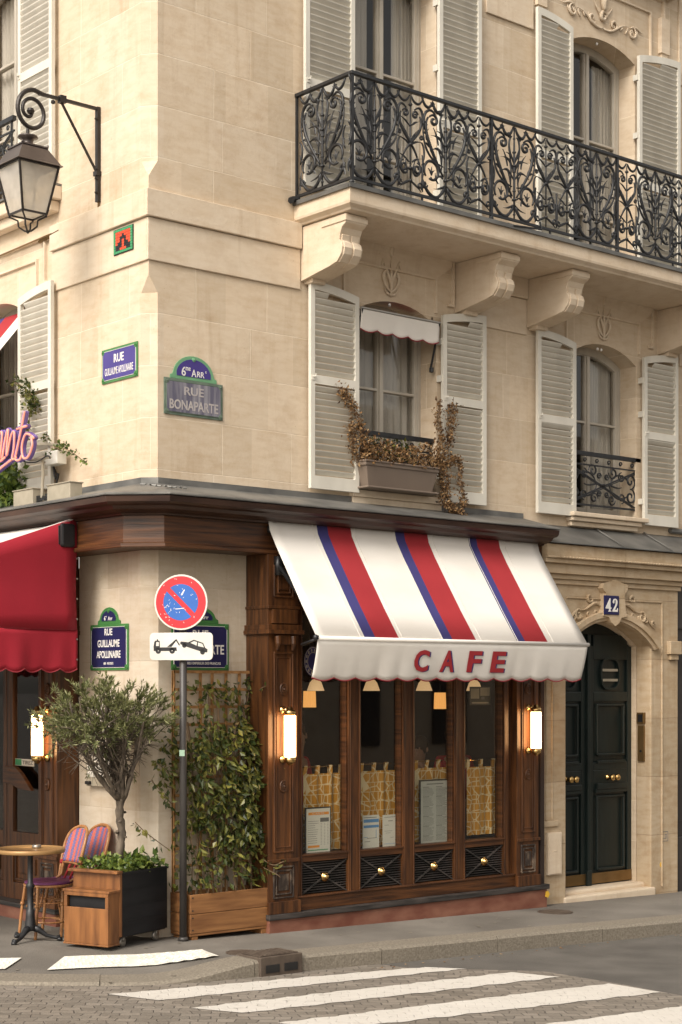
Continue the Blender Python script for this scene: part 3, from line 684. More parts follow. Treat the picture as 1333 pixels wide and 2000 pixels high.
relief(mb, FR, spiral((uc,v+.14),.06,.015,0,1.3,20), .018, .016); relief(mb, FR, bez((uc,v+.2),(uc-.05,v+.3),(uc+.05,v+.4),(uc,v+.48)), .03, .03)
mb.build('carved_relief', M['stone_trim'], B, smooth=True)
# ------------ windows
def window(fr, w, bars, curtain=None, sill=True):
    uc, hw, z0, zsp, zc = w; g = .06; f0, f1 = -.275, -.215
    outer = [(uc-hw-.02,z0-.02),(uc+hw+.02,z0-.02)]+arc(uc-hw-.02,uc+hw+.02,zsp,zc+.02)[::-1]
    A = arc(uc-hw, uc+hw, zsp, zc, 40)
    def ztop(u): 
        return min(A, key=lambda q: abs(q[0]-u))[1]
    holes = []
    for (a, b) in ((uc-hw+.085, uc-.042), (uc+.042, uc+hw-.085)):
        zz = [z0+.10]+list(bars)+[None]
        for lo, hi in zip(zz[:-1], zz[1:]):
            lo_ = lo if lo == zz[0] else lo+.012
            if hi is None: holes.append([(a,lo_),(b,lo_)]+[(b+(a-b)*i/8, ztop(b+(a-b)*i/8)-.085) for i in range(9)])
            else: holes.append([(a,lo_),(b,lo_),(b,hi-.012),(a,hi-.012)])
    mb = MB(); mb.prism(fr, outer, f0, f1, holes=holes)
    mb.fbox(fr, uc-.022, uc+.022, z0+.04, zc-.09, f1, f1+.02)
    for s in (-1, 1): mb.fbox(fr, uc+s*(hw-.045), uc+s*(hw-.035), z0, zsp-.02, f1, f1+.012)
    wo = mb.build('window', M['winframe'], B, bevel=.004)
    mb = MB(); mb.prism(fr, [(a, min(b, 99)) for a, b in op((uc,hw-.05,z0+.05,zsp-.03,zc-.05))], -.248, -.243); mb.build('pane', M['glass_up'], wo)
    mb = MB(); a, b = uc-hw-.35, uc+hw+.35
    vs = [fr(u, v, p) for p in (-.352, -1.6) for (u, v) in ((a,z0-.3),(b,z0-.3),(b,zc+.3),(a,zc+.3))]
    mb.add(vs, [(4,5,6,7),(0,1,5,4),(1,2,6,5),(2,3,7,6),(3,0,4,7)]); mb.build('room', M['room_up'], wo)
    if curtain:
        mb = MB()
        for (a, b, z1, z2) in curtain:
            n = 60; pts = [(a+(b-a)*i/n, -.33+.018*sin(i*1.15)+.008*sin(i*.5)) for i in range(n+1)]
            mb.add([fr(u,z,p) for (u,p) in pts for z in (z1,z2)], [(2*i,2*i+2,2*i+3,2*i+1) for i in range(n)])
        mb.build('curtain', M['sheer'], wo, smooth=True)
    return wo
window(FR, WA, [4.86], [(2.26,3.26,3.86,5.5)])
window(FR, WB, [4.86], [(5.76,6.22,3.86,5.55),(5.2,5.4,3.86,5.5)])
window(FR, WC, [7.05,7.84], [(2.26,2.70,6.4,8.7),(3.0,3.27,6.4,8.7)])
window(FR, WD, [7.05,7.84], [(5.2,5.55,6.4,8.7),(5.9,6.2,6.4,8.7)])
window(FL, LA, [4.86], [(-3.0,-2.75,3.9,5.5)])
window(FL, LC, [7.3,8.0], [(-3.0,-2.1,6.6,8.7)])
for fr, w in ((FR,(8.6,.53,3.86,5.49,5.65)),(FR,(8.6,.53,6.36,8.7,8.83)),(FL,(-5.4,.53,3.86,5.49,5.65)),(FL,(-5.4,.53,6.6,8.7,8.83))): window(fr, w, [5.0])
# sills
mb = MB(); mb.fbox(FR,2.19,3.33,3.80,3.865,-.2,.06); mb.fbox(FR,2.2,3.32,3.62,3.80,0,.04); mb.build('window_sill', M['stone_trim'], B, bevel=.006)
mb = MB(); mb.fbox(FR,5.10,6.30,3.815,3.86,-.2,.13); mb.fbox(FR,5.12,6.22,3.77,3.812,0,.10); mb.fbox(FR,5.14,6.20,3.72,3.768,0,.06); mb.build('window_sill', M['stone_trim'], B, bevel=.008)
mb = MB(); mb.fbox(FL,-3.05,-1.99,3.80,3.865,-.2,.06); mb.build('window_sill', M['stone_trim'], B, bevel=.006)
mb = MB(); mb.fbox(FL,-3.5,-1.36,6.38,6.5,0,.16); mb.fbox(FL,-3.5,-1.40,6.28,6.376,0,.10); mb.build('window_sill', M['stone_trim'], B, bevel=.01)
mb = MB(); mb.fbox(FL,-3.5,-1.36,6.502,6.52,0,.18); mb.build('lead_flashing', M['zinc'], B, split=True)
mb = MB()
for i in range(3):
    u, z = (5.66,5.60) if i < 2 else (5.65, 8.79)
    mb.lathe([(0,-.012),(.012,-.006),(.014,.01),(.006,.02),(0,.022)], FR(u+.06*(i%2),z,-.04), 8)
mb.lathe([(0,-.012),(.012,-.006),(.014,.01),(.006,.02),(0,.022)], FR(2.7,5.615,-.02), 8)
mb.build('anchor', M['white'], B, smooth=True, split=True)
# ------------ shutters
def shutter(fr, u0, u1, z0, zl, zr, mid, p=.045, extra=None):
    n = 10
    def top(t):       # quarter of a segmental arch: flat at the high end
        q = t if zl > zr else 1-t; hi, lo = max(zl, zr), min(zl, zr)
        return hi-(hi-lo)*(q**2)
    tp = [(u0+(u1-u0)*i/n, top(i/n)) for i in range(n+1)]
    st = .05
    def topi(u): t = (u-u0)/(u1-u0); return top(t)-.075
    h1 = [(u0+st,z0+.115),(u1-st,z0+.115),(u1-st,mid-.04),(u0+st,mid-.04)]
    ua, ub = u0+st, u1-st; ztm = min(topi(ua), topi(ub))
    h2 = [(ua,mid+.04),(ub,mid+.04)]+[(ub+(ua-ub)*i/8, topi(ub+(ua-ub)*i/8)) for i in range(9)]
    mb = MB(); mb.prism(fr, [(u0,z0),(u1,z0)]+tp[::-1], p, p+.036, holes=[h1, h2])
    def slats(za, zb):
        z = za+.012
        while z < zb-.03:
            for (pa, zo) in ((0,0),):
                uL, uR = ua-.004, ub+.004
                if z+.05 > ztm:      # clip the slat to the arched head
                    us = [ua+(ub-ua)*k/20 for k in range(21) if topi(ua+(ub-ua)*k/20) > z+.045]
                    if not us: return
                    uL, uR = min(us)-.004, max(us)+.004
                c = [(p+.003,z),(p+.030,z+.036),(p+.033,z+.046),(p+.003,z+.010)]
                vs = [fr(u,zz,pp) for u in (uL,uR) for (pp,zz) in c]
                mb.add(vs, [(0,1,5,4)[::-1],(1,2,6,5)[::-1],(2,3,7,6)[::-1],(3,0,4,7)[::-1],(0,1,2,3),(7,6,5,4)])
            z += .0572
    slats(z0+.115, mid-.04); slats(mid+.04, max(topi(ua), topi(ub)))
    sh = mb.build('shutter', M['shutter'], B, bevel=.002)
    outer = u0 if zl > zr else u1
    mb = MB()
    for z in (z0+.25, (z0+max(zl,zr))/2+.25, max(zl,zr)-.32):
        inn = u1 if outer == u0 else u0
        mb.fbox(fr, inn-.012, inn+.012, z-.03, z+.03, 0, p+.02)
    mb.tube([fr(u0+.02, mid+.02, p+.04), fr(u0+.04, mid+.02, p+.06), fr(u0+.04,mid+.045,p+.06)], .006, 5)
    mb.fbox(fr, u0+.01, u0+.05, mid-.01, mid+.03, p+.03, p+.042)
    mb.build('hinge', M['shutter'], sh, split=True)
    if extra: extra(fr, sh, u0, u1, mid, p)
    return sh
shutter(FR,1.668,2.240,3.83,5.67,5.60,4.80); shutter(FR,3.300,3.885,3.83,5.60,5.67,4.80)
shutter(FR,4.620,5.195,3.815,5.66,5.585,4.77); shutter(FR,6.285,6.86,3.80,5.585,5.66,4.76)
for (u0,u1,a,b) in ((1.61,2.19,8.88,8.80),(3.25,3.82,8.80,8.88),(4.62,5.15,8.88,8.80),(6.20,6.90,8.78,8.87)): shutter(FR,u0,u1,6.50,a,b,7.42)
shutter(FL,-1.995,-1.415,3.83,5.60,5.67,4.76); shutter(FL,-1.995,-1.400,6.60,8.80,8.88,7.6)
for (u0,a,b,z0,md) in ((-3.63,5.67,5.60,3.83,4.76),(-6.5,5.67,5.60,3.83,4.76),(-3.63,8.88,8.80,6.60,7.6),(-6.5,8.88,8.80,6.60,7.6)): shutter(FL,u0,u0+.58,z0,a,b,md)
for (u0,a,b,z0,md) in ((-4.86,5.60,5.67,3.83,4.76),(-4.86,8.80,8.88,6.60,7.6)): shutter(FL,u0,u0+.58,z0,a,b,md)
for (u0,a,b,z0,md) in ((7.48,5.67,5.60,3.83,4.76),(9.14,5.60,5.67,3.83,4.76),(7.48,8.88,8.80,6.5,7.42),(9.14,8.80,8.88,6.5,7.42)): shutter(FR,u0,u0+.58,z0,a,b,md)
# ------------ balcony
BX0 = 1.545
mb = MB()
prof = [(0,6.335),(.75,6.335),(.75,6.21),(.745,6.19),(.71,6.165),(.70,6.15),(.60,6.14),(0,6.14)]
n = len(prof)
vs = [(BX0+(.75-p)*0+ (0 if p > 0 else 0), -p, z) for p, z in prof]
sec = lambda off, x: [(x, -p, z) for p, z in prof]
# left return follows the same profile: side moulding mitred at the corner
L0 = [(BX0+(.75-min(p,.75)), -p, z) if False else (BX0, -p, z) for p, z in prof]
mb.add([(BX0+(.75-p if z < 6.335 and p > 0 else 0)*1.0 if p >= .6 else BX0+(.15 if z < 6.3 else 0), -p, z) for p, z in prof]+[(14, -p, z) for p, z in prof],
       [(i, (i+1)%n, (i+1)%n+n, i+n)[::-1] for i in range(n)])
mb.add([(BX0+(.75-p if p >= .6 else (.15 if z < 6.3 else 0)), -p, z) for p, z in prof[1:7]]+[(BX0+(.75-p if p >= .6 else (.15 if z < 6.3 else 0)), 0, z) for p, z in prof[1:7]],
       [(i, i+1, i+7, i+6) for i in range(5)])
mb.build('balcony_slab', M['stone_trim'], B)
mb = MB(); mb.box(BX0-.02,14,-.775,-.02,6.336,6.352); mb.box(BX0-.02,14,-.775,-.755,6.315,6.336); mb.box(BX0-.02,BX0-.004,-.75,-.0,6.315,6.336)
mb.build('lead_flashing', M['zinc'], B, split=True)
# corbels
cp = [(0,6.137),(.62,6.137),(.62,6.065),(.60,6.05),(.565,6.03),(.54,5.975),(.53,5.925),(.555,5.905),(.57,5.86),(.555,5.805),(.50,5.745),(.40,5.722),(.08,5.672),(0,5.66)]
def corbel(u0, u1):
    um = (u0+u1)/2
    mb = MB(); n = len(cp)
    mb.add([(u0,-p,z) for p, z in cp]+[(u1,-p,z) for p, z in cp], [(i,i+1,i+1+n,i+n) for i in range(n-1)]+[tuple(range(n))[::-1], tuple(range(n,2*n))])
    # ribbed scroll front
    k0, k1 = 5, 11
    for (a, b) in ((u0+.02, um-.012), (um+.012, u1-.02)):
        c = cp[k0:k1+1]; m_ = len(c)
        mb.add([(a,-p-.012,z-.002) for p, z in c]+[(b,-p-.012,z-.002) for p, z in c]+[(a+.004,-p+.01,z+.008) for p, z in c]+[(b-.004,-p+.01,z+.008) for p, z in c],
               [(i,i+1,i+1+m_,i+m_) for i in range(m_-1)]+[(i+2*m_,i+1+2*m_,i+1,i) for i in range(m_-1)]+[(i+m_,i+1+m_,i+1+3*m_,i+3*m_) for i in range(m_-1)]+[(0,m_,3*m_,2*m_)])
    mb.box(u0-.01,u1+.01,-.628,-.3,6.075,6.12)
    mb.box(u0+.04,u1-.04,-.12,0,5.64,5.68)
    mb.build('corbel', M['stone_trim'], B, bevel=.004)
for u0 in (1.612,3.53,4.525,6.60,9.5): corbel(u0, u0+.235)
# ------------ balcony railing
mb = MB()
RB, RT = 6.40, 7.30
mb.box(BX0,14,-.772,-.732,RT-.022,RT+.008); mb.box(BX0,BX0+.04,-.735,0,RT-.022,RT+.008)
mb.build('handrail', M['iron'], B, bevel=.004)
mb = MB(); mb.box(BX0+.005,14,-.762,-.742,RB-.012,RB+.012); mb.box(BX0+.01,BX0+.03,-.745,0,RB-.012,RB+.012); mb.build('bottom_rail', M['iron'], B)
def leaf(mb, fr, a, b, w, bow, p=0, n=6):     # flat acanthus blade from a to b
    A, Bv = Vector(a), Vector(b); d = Bv-A; nn = Vector((-d.y, d.x)).normalized(); vs = []
    for i in range(n+1):
        t = i/n; c = A+d*t+nn*bow*sin(pi*t); ww = w*(sin(pi*min(1,t*1.0+.12))**.8)*(1-.3*t)
        vs += [fr(c.x-nn.x*ww, c.y-nn.y*ww, p-.003), fr(c.x, c.y, p+.008), fr(c.x+nn.x*ww, c.y+nn.y*ww, p-.003)]
    mb.add(vs, [(i*3+k,i*3+k+1,i*3+k+4,i*3+k+3) for i in range(n) for k in (0,1)])
def T(mb, fr, pts, r, m=5):
    r = r*1.4
    n = len(pts); mb.tube([fr(a,b,0) for a,b in pts], [r*(.75+.5*sin(pi*i/(n-1))) for i in range(n)], m)
def wide(mb, fr, c, w):
    h = RT-RB; v0 = RB; X = w/2; Y = lambda t: v0+h*t
    mb.tube([fr(c,Y(0),0),fr(c,Y(.3),0),fr(c,Y(.62),0),fr(c,Y(.97),0)], [.007,.012,.012,.006], 6)
    for t, r in ((.06,.014),(.21,.026),(.30,.018),(.5,.02),(.56,.024),(.7,.02),(.84,.013)): mb.lathe([(0,-.018),(r*.7,-.01),(r,0),(r*.7,.01),(0,.018)], fr(c,Y(t),0), 8)
    for s in (-1, 1):
        U = lambda q: c+s*X*q
        # large lyre volute
        top = spiral((U(.50),Y(.76)), .055, .010, pi/2+s*.3, -s*-1.25 if s>0 else -1.25*1, 22)
        sp = [(U(.50)+s*.055*(1-i/24*.85)*cos(pi*.15+2*pi*1.3*i/24), Y(.77)+.055*(1-i/24*.85)*sin(pi*.15+2*pi*1.3*i/24)) for i in range(25)]
        T(mb, fr, sp, .0085)
        T(mb, fr, bez((U(.72),Y(.79)),(U(1.02),Y(.66)),(U(.55),Y(.46)),(U(.10),Y(.24)), 16), .009)
        T(mb, fr, bez((U(.42),Y(.83)),(U(.72),Y(.93)),(U(1.0),Y(.8)),(U(.86),Y(.66)), 10), .008)
        # swag under the handrail
        T(mb, fr, bez((U(.04),Y(.96)),(U(.2),Y(.82)),(U(.45),Y(.84)),(U(.52),Y(.95)), 10), .009)
        T(mb, fr, bez((U(.55),Y(.95)),(U(.66),Y(.86)),(U(.85),Y(.86)),(U(.98),Y(.97)), 8), .008)
        for a in range(5): leaf(mb, fr, (U(.53),Y(.93)), (U(.53)+.035*cos(a*1.256+.3), Y(.93)+.035*sin(a*1.256+.3)), .011, .003)
        # acanthus plumes
        leaf(mb, fr, (U(.04),Y(.50)), (U(.62),Y(.62)), .020, s*.055); leaf(mb, fr, (U(.04),Y(.42)), (U(.66),Y(.46)), .018, s*.06)
        leaf(mb, fr, (U(.03),Y(.60)), (U(.22),Y(.78)), .016, s*-.012); leaf(mb, fr, (U(.02),Y(.58)), (U(.38),Y(.68)), .016, s*.03)
        leaf(mb, fr, (U(.62),Y(.46)), (U(.80),Y(.60)), .014, s*.02); leaf(mb, fr, (U(.7),Y(.5)), (U(.92),Y(.52)), .012, s*.02); leaf(mb, fr, (U(.78),Y(.56)), (U(.78),Y(.66)), .012, .006)
        # lower ring with a lily
        rc = (U(.58),Y(.27)); T(mb, fr, spiral(rc, .092, .078, -pi/2+s*.9, s*.92, 26), .0085)
        for a in (-.9,0,.9): leaf(mb, fr, (rc[0],rc[1]-.04), (rc[0]+.058*sin(a), rc[1]-.02+.06*cos(a)), .012, .012*a)
        T(mb, fr, bez((U(.12),Y(.22)),(U(.3),Y(.30)),(U(.5),Y(.12)),(U(.62),Y(.21)), 10), .007)
        # foot scrolls
        T(mb, fr, bez((U(.06),Y(.14)),(U(.3),Y(-.04)),(U(.7),Y(-.02)),(U(.97),Y(.17)), 14), .010)
        T(mb, fr, spiral((U(.86),Y(.12)), .035, .008, 0, s*1.1, 14), .007)
        leaf(mb, fr, (U(.02),Y(.13)), (U(.36),Y(.02)), .014, s*-.01); leaf(mb, fr, (U(.02),Y(.16)), (U(.5),Y(.10)), .012, s*-.012)
        leaf(mb, fr, (U(.98),Y(.05)), (U(.90),Y(.22)), .014, .01)
        T(mb, fr, [(U(.18),Y(.30)),(U(.14),Y(.5)),(U(.2),Y(.58))], .005)
        T(mb, fr, bez((U(.10),Y(.34)),(U(.55),Y(.36)),(U(.95),Y(.44)),(U(.93),Y(.70)), 12), .006); T(mb, fr, spiral((U(.86),Y(.72)), .03, .006, 0, s*1.2, 12), .006)
        T(mb, fr, bez((U(.16),Y(.60)),(U(.30),Y(.78)),(U(.22),Y(.84)),(U(.10),Y(.86)), 8), .006); T(mb, fr, spiral((U(.24),Y(.86)), .026, .006, pi, s*1.2, 12), .006)
        T(mb, fr, bez((U(.98),Y(.30)),(U(.82),Y(.40)),(U(.88),Y(.50)),(U(1.0),Y(.52)), 8), .006)
        leaf(mb, fr, (U(.30),Y(.34)), (U(.50),Y(.42)), .015, s*.01); leaf(mb, fr, (U(.30),Y(.54)), (U(.52),Y(.70)), .015, s*.015); leaf(mb, fr, (U(.16),Y(.36)), (U(.34),Y(.50)), .014, s*.015)
        leaf(mb, fr, (U(.94),Y(.62)), (U(.70),Y(.68)), .012, s*.01); leaf(mb, fr, (U(.84),Y(.30)), (U(.98),Y(.40)), .012, .01); leaf(mb, fr, (U(.30),Y(.16)), (U(.44),Y(.26)), .012, .01)
def narrow(mb, fr, c, w):
    h = RT-RB; v0 = RB; X = w/2; Y = lambda t: v0+h*t
    mb.tube([fr(c,Y(.02),0),fr(c,Y(.5),0),fr(c,Y(.93),0)], [.006,.009,.005], 6)
    for t, r in ((.12,.02),(.24,.026),(.47,.024),(.66,.017),(.86,.02)): mb.lathe([(0,-.018),(r*.7,-.01),(r,0),(r*.7,.01),(0,.018)], fr(c,Y(t),0), 8)
    for s in (-1, 1):
        U = lambda q: c+s*X*q
        sp = [(U(.36)+s*.036*(1-i/20*.8)*cos(pi*.1+2*pi*1.3*i/20), Y(.77)+.036*(1-i/20*.8)*sin(pi*.1+2*pi*1.3*i/20)) for i in range(21)]
        T(mb, fr, sp, .007); T(mb, fr, bez((U(.68),Y(.77)),(U(1.15),Y(.62)),(U(-.1),Y(.52)),(U(-.5),Y(.36)), 16), .008)
        T(mb, fr, bez((U(.3),Y(.82)),(U(.8),Y(.9)),(U(1.0),Y(.8)),(U(.8),Y(.7)), 8), .007)
        T(mb, fr, bez((U(-.5),Y(.36)),(U(-1.1),Y(.2)),(U(-.2),Y(.12)),(U(-.2),Y(.24)), 10), .0075)
        T(mb, fr, spiral((U(.5),Y(.25)), .052, .012, pi/2, -s*1.3, 20), .007)
        T(mb, fr, bez((U(.05),Y(.95)),(U(.3),Y(.86)),(U(.7),Y(.86)),(U(.95),Y(.96)), 8), .007)
        leaf(mb, fr, (U(.0),Y(.12)), (U(.8),Y(.03)), .014, s*.01); leaf(mb, fr, (U(.0),Y(.46)), (U(.9),Y(.52)), .012, s*.02)
        leaf(mb, fr, (U(.0),Y(.48)), (U(.6),Y(.64)), .012, s*.01); T(mb, fr, spiral((U(.72),Y(.09)), .03, .008, 0, s*1.1, 12), .006)
        T(mb, fr, spiral((U(.8),Y(.57)), .022, .006, pi, s*1.1, 12), .006)
        leaf(mb, fr, (U(.2),Y(.2)), (U(.35),Y(.33)), .011, .006)
        T(mb, fr, bez((U(.9),Y(.04)),(U(.75),Y(.18)),(U(1.0),Y(.30)),(U(.85),Y(.40)), 8), .006); leaf(mb, fr, (U(.1),Y(.66)), (U(.7),Y(.72)), .012, s*.01); leaf(mb, fr, (U(.1),Y(.30)), (U(.8),Y(.36)), .012, s*.01)
FB = frame((0,-.752,0),(1,0,0),(0,-1,0)); FBL = frame((BX0+.02,0,0),(0,-1,0),(-1,0,0))
posts = [BX0+.02, RX(960,.752), RX(1206,.752)]; posts += [posts[2]+1.75*k for k in range(1,6)]
mb = MB()
for u in posts: mb.box(u-.013,u+.013,-.765,-.739,6.35,RT-.02); mb.lathe([(.02,0),(.024,.012),(.02,.024)], (u,-.752,6.352), 8)
mb.box(BX0+.01,BX0+.03,-.02,0,6.35,RT-.02)
for px in (825,1075,1315): mb.box(RX(px,.752)-.008,RX(px,.752)+.008,-.76,-.745,6.35,RB)
mb.tube([(BX0+.02,-.03,6.37),(BX0-.05,-.03,6.36),(BX0-.08,-.05,6.34)], .03, 6)
mb.build('post', M['iron'], B, split=True)
for (px, kind, w) in ((732,'w',.60),(802,'n',.33),(871,'w',.60),(936,'n',.33),(1005,'w',.60),(1067,'n',.33),(1108,'n',.33),(1166,'w',.60),(1225,'n',.33),(1281,'w',.60),(1327,'n',.33)):
    mb = MB(); (wide if kind == 'w' else narrow)(mb, FB, RX(px,.752), w); mb.build('railing_panel', M['iron'], B, smooth=True)
for k in range(8):
    mb = MB(); c = RX(1327,.752)+.46+k*.92; wide(mb, FB, c, .60); mb.build('railing_panel', M['iron'], B, smooth=True)
    mb = MB(); narrow(mb, FB, c+.46, .33); mb.build('railing_panel', M['iron'], B, smooth=True)
mb = MB(); wide(mb, FBL, .36, .62); mb.build('railing_panel', M['iron'], B, smooth=True)
mb = MB(); mb.tube([FB(RX(1000,.75),6.375,-.05), FB(RX(1000,.75),6.34,.03), FB(RX(1055,.75),6.375,.02), FB(RX(1055,.75),6.45,.0)], .01, 5); mb.build('bracket', M['iron'], B)
# ------------ small guard rails
def guard(fr, u0, u1, z0, z1, p, name='window_guard'):
    mb = MB(); uc = (u0+u1)/2; h = z1-z0
    mb.fbox(fr,u0,u1,z1-.03,z1+.012,p-.02,p+.02); mb.fbox(fr,u0,u1,z0,z0+.02,p-.008,p+.008); mb.fbox(fr,u0,u1,z1-.13,z1-.115,p-.008,p+.008)
    for u in (u0+.05,u1-.05): mb.fbox(fr,u-.008,u+.008,z0-.03,z1-.03,p-.008,p+.008)
    f = lambda u, v, q=0: fr(u, v, p+q)
    for s in (-1, 1):
        mb.tube([f(uc-s*(u1-uc-.07),z0+.03), f(uc+s*(u1-uc-.07),z1-.14)], .010, 5); mb.tube([f(uc-s*(u1-uc-.12),z0+.03,.004), f(uc+s*(u1-uc-.02),z1-.14,.004)], .006, 5)
        for zc_ in (z0+h*.26, z0+h*.56):
            q = 1 if zc_ > z0+h*.4 else -1
            T(mb, f, spiral((uc+s*(u1-uc-.15),zc_), .085, .015, -q*pi/2, s*q*1.35, 26), .007)
        T(mb, f, spiral((uc+s*.16,z0+h*.68), .07, .012, pi, s*1.3, 20), .006); T(mb, f, spiral((uc+s*.14,z0+h*.16), .06, .012, 0, -s*1.3, 20), .006)
        T(mb, f, bez((uc,z0+h*.42),(uc+s*.1,z0+h*.5),(uc+s*.2,z0+h*.35),(uc+s*.3,z0+h*.42)), .006)
    mb.lathe([(0,-.02),(.03,-.01),(.035,0),(.03,.01),(0,.02)], f(uc,z0+h*.42), 8)
    for s in (-1, 1):
        for q in (-1, 1):
            T(mb, f, spiral((uc+s*.30,z0+h*(.41+.20*q)), .055, .01, q*pi/2, s*1.4, 18), .006); T(mb, f, spiral((uc+s*.06,z0+h*(.42+.17*q)), .035, .008, 0, -s*1.3, 14), .006)
            T(mb, f, bez((uc+s*.1,z0+h*.42),(uc+s*.15,z0+h*(.42+.25*q)),(uc+s*.3,z0+h*(.42+.3*q)),(uc+s*.42,z0+h*(.42+.12*q))), .006)
    for k in range(6): T(mb, f, spiral((u0+.12+k*(u1-u0-.24)/5,z1-.075), .026, .008, 0, 1.1, 10), .005)
    mb.build(name, M['iron'], B, smooth=False)
guard(FR,5.13,6.32,3.95,4.50,-.02); guard(FR,2.22,3.30,3.95,4.42,-.05); guard(FL,-3.06,-1.98,6.6,7.25,.12); guard(FL,-3.05,-1.99,3.95,4.42,-.05)
#PART4
# ================================================================== STONE PORTAL AND DOOR 42 (parts of the building)
mb = MB(); PT = [(4.50,-.7),(6.70,-.7),(6.70,3.14),(4.50,3.14)]
mb.prism(FR, PT, 0.0, .20, holes=[op(DOOR)])
po = mb.build('portal', M['stone_portal'], B, bevel=.012)
mb = MB()
for (u1, z0, z1, p) in ((6.72,3.10,3.15,.225),(6.76,3.15,3.20,.25),(6.78,3.20,3.30,.285),(6.80,3.30,3.345,.33),(14,3.345,3.37,.36),(14,3.37,3.485,.345)): mb.fbox(FR,4.47,u1,z0,z1,0,p)
for i in range(70): mb.fbox(FR,4.6+i*.045,4.63+i*.045,3.35,3.366,.36,.368)
strip(mb, frame((0,-.2,0),(1,0,0),(0,-1,0)), [(4.9,2.97),(6.42,2.97),(6.42,-.05)], .02, .014)
strip(mb, frame((0,-.2,0),(1,0,0),(0,-1,0)), [(4.60,.75),(4.60,2.9)], .02, .014); strip(mb, frame((0,-.2,0),(1,0,0),(0,-1,0)), [(4.69,.75),(4.69,2.9)], .02, .014)
mb.fbox(FR,4.54,4.76,.68,.74,.2,.225); mb.fbox(FR,6.5,6.69,2.42,2.56,.2,.26); mb.fbox(FR,6.53,6.66,2.36,2.42,.2,.24)
# hood moulding round the arch
A0 = arc(4.83,6.31,2.47,2.79,24); A1 = arc(4.78,6.36,2.49,2.85,24)
mb.prism(FR, A0+A1[::-1], .2, .26)
A2 = arc(4.88,6.26,2.46,2.755,24); mb.prism(FR, A2+arc(4.83,6.31,2.472,2.792,24)[::-1], .2, .235)
mb.build('portal_moulding', M['stone_portal'], B, bevel=.005, split=True)
mb = MB()      # cartouche with scrolled head and carved foliage
c = RX(1195,.22)
car = [(c-.19,3.13),(c-.20,3.08),(c-.15,3.03),(c-.165,2.86),(c-.19,2.80),(c-.10,2.785),(c-.06,2.73),(c,2.695),(c+.06,2.73),(c+.10,2.785),(c+.19,2.80),(c+.165,2.86),(c+.15,3.03),(c+.20,3.08),(c+.19,3.13),(c+.08,3.15),(c,3.175),(c-.08,3.15)]
mb.prism(FR, car[::-1] if False else car, .19, .275)
f2 = frame((0,-.2,0),(1,0,0),(0,-1,0))
for s in (-1, 1):
    relief(mb, f2, bez((c+s*.17,2.90),(c+s*.3,3.0),(c+s*.35,2.80),(c+s*.52,2.86)), .016, .008)
    relief(mb, f2, spiral((c+s*.50,2.80),.06,.012,1.4,s*-1.2,16), .014, .008); relief(mb, f2, spiral((c+s*.33,2.98),.05,.01,-.5,s*1.1,14), .014, .008)
    relief(mb, f2, bez((c+s*.5,2.86),(c+s*.6,2.84),(c+s*.62,2.70),(c+s*.74,2.68)), .012, .008); relief(mb, f2, spiral((c+s*.68,2.74),.03,.008,0,s*1.1,12), .012, .008)
    for k in range(4): relief(mb, f2, spiral((c+s*(.24+k*.11),2.83-.02*k),.025,.008,k,1.0,10), .010, .006)
mb.build('cartouche', M['stone_portal'], B, smooth=False, bevel=.004)
mb = MB().fbox(FR,4.86,6.31,-.30,-.045,-.2,.215); mb.fbox(FR,4.88,6.29,-.06,.0,-.2,.11); mb.build('doorstep', M['stone_trim'], B, bevel=.02)
DP = -.06
mb = MB(); mb.prism(FR, opening(4.86,6.28,0.0,2.51,2.76), DP-.08, DP-.03); dr = mb.build('door', M['door'], B)
def door_leaf(a, b):
    mb = MB(); f = DP
    mb.fbox(FR,a,a+.07,.02,2.5,f-.03,f); mb.fbox(FR,b-.07,b,.02,2.5,f-.03,f)
    for z0, z1 in ((.02,.12),(.98,1.20),(1.20,1.28),(1.92,2.02),(2.36,2.62)): mb.fbox(FR,a+.07,b-.07,z0,z1,f-.03,f)
    for z0, z1 in ((.16,.92),(1.36,1.88)):
        strip(mb, frame((0,-f+.012,0),(1,0,0),(0,-1,0)), [(a+.13,z0),(b-.13,z0),(b-.13,z1),(a+.13,z1),(a+.13,z0)], .03, .022)
    mb.fbox(FR,a+.10,b-.10,1.00,1.06,f,f+.035); mb.fbox(FR,a+.09,b-.09,.96,1.00,f,f+.022); mb.fbox(FR,a+.12,b-.12,1.27,1.30,f,f+.022)
    lf = mb.build('door_leaf', M['door'], dr, bevel=.006)
    # glazed oval with bars
    uc = (a+b)/2; ov = [(uc+.135*abs(cos(t))**.6*(1 if cos(t)>0 else -1), 2.21+.15*abs(sin(t))**.8*(1 if sin(t)>0 else -1)) for t in [2*pi*i/32 for i in range(32)]]
    mb = MB(); mb.prism(FR, [(uc+(x-uc)*1.14, 2.21+(z-2.21)*1.14) for x,z in ov], f-.03, f+.004, holes=[ov]); mb.build('door_light', M['door'], dr, bevel=.003)
    mb = MB(); mb.fbox(FR,uc-.12,uc+.12,2.235,2.262,f-.012,f-.002); mb.fbox(FR,uc-.12,uc+.12,2.13,2.157,f-.012,f-.002); mb.build('bar', M['greybox'], dr, split=True)
    mb = MB(); mb.fbox(FR,a+.005,b-.005,.015,.125,f,f+.006); mb.build('kick_plate', M['brass_dull'], dr)
    return uc
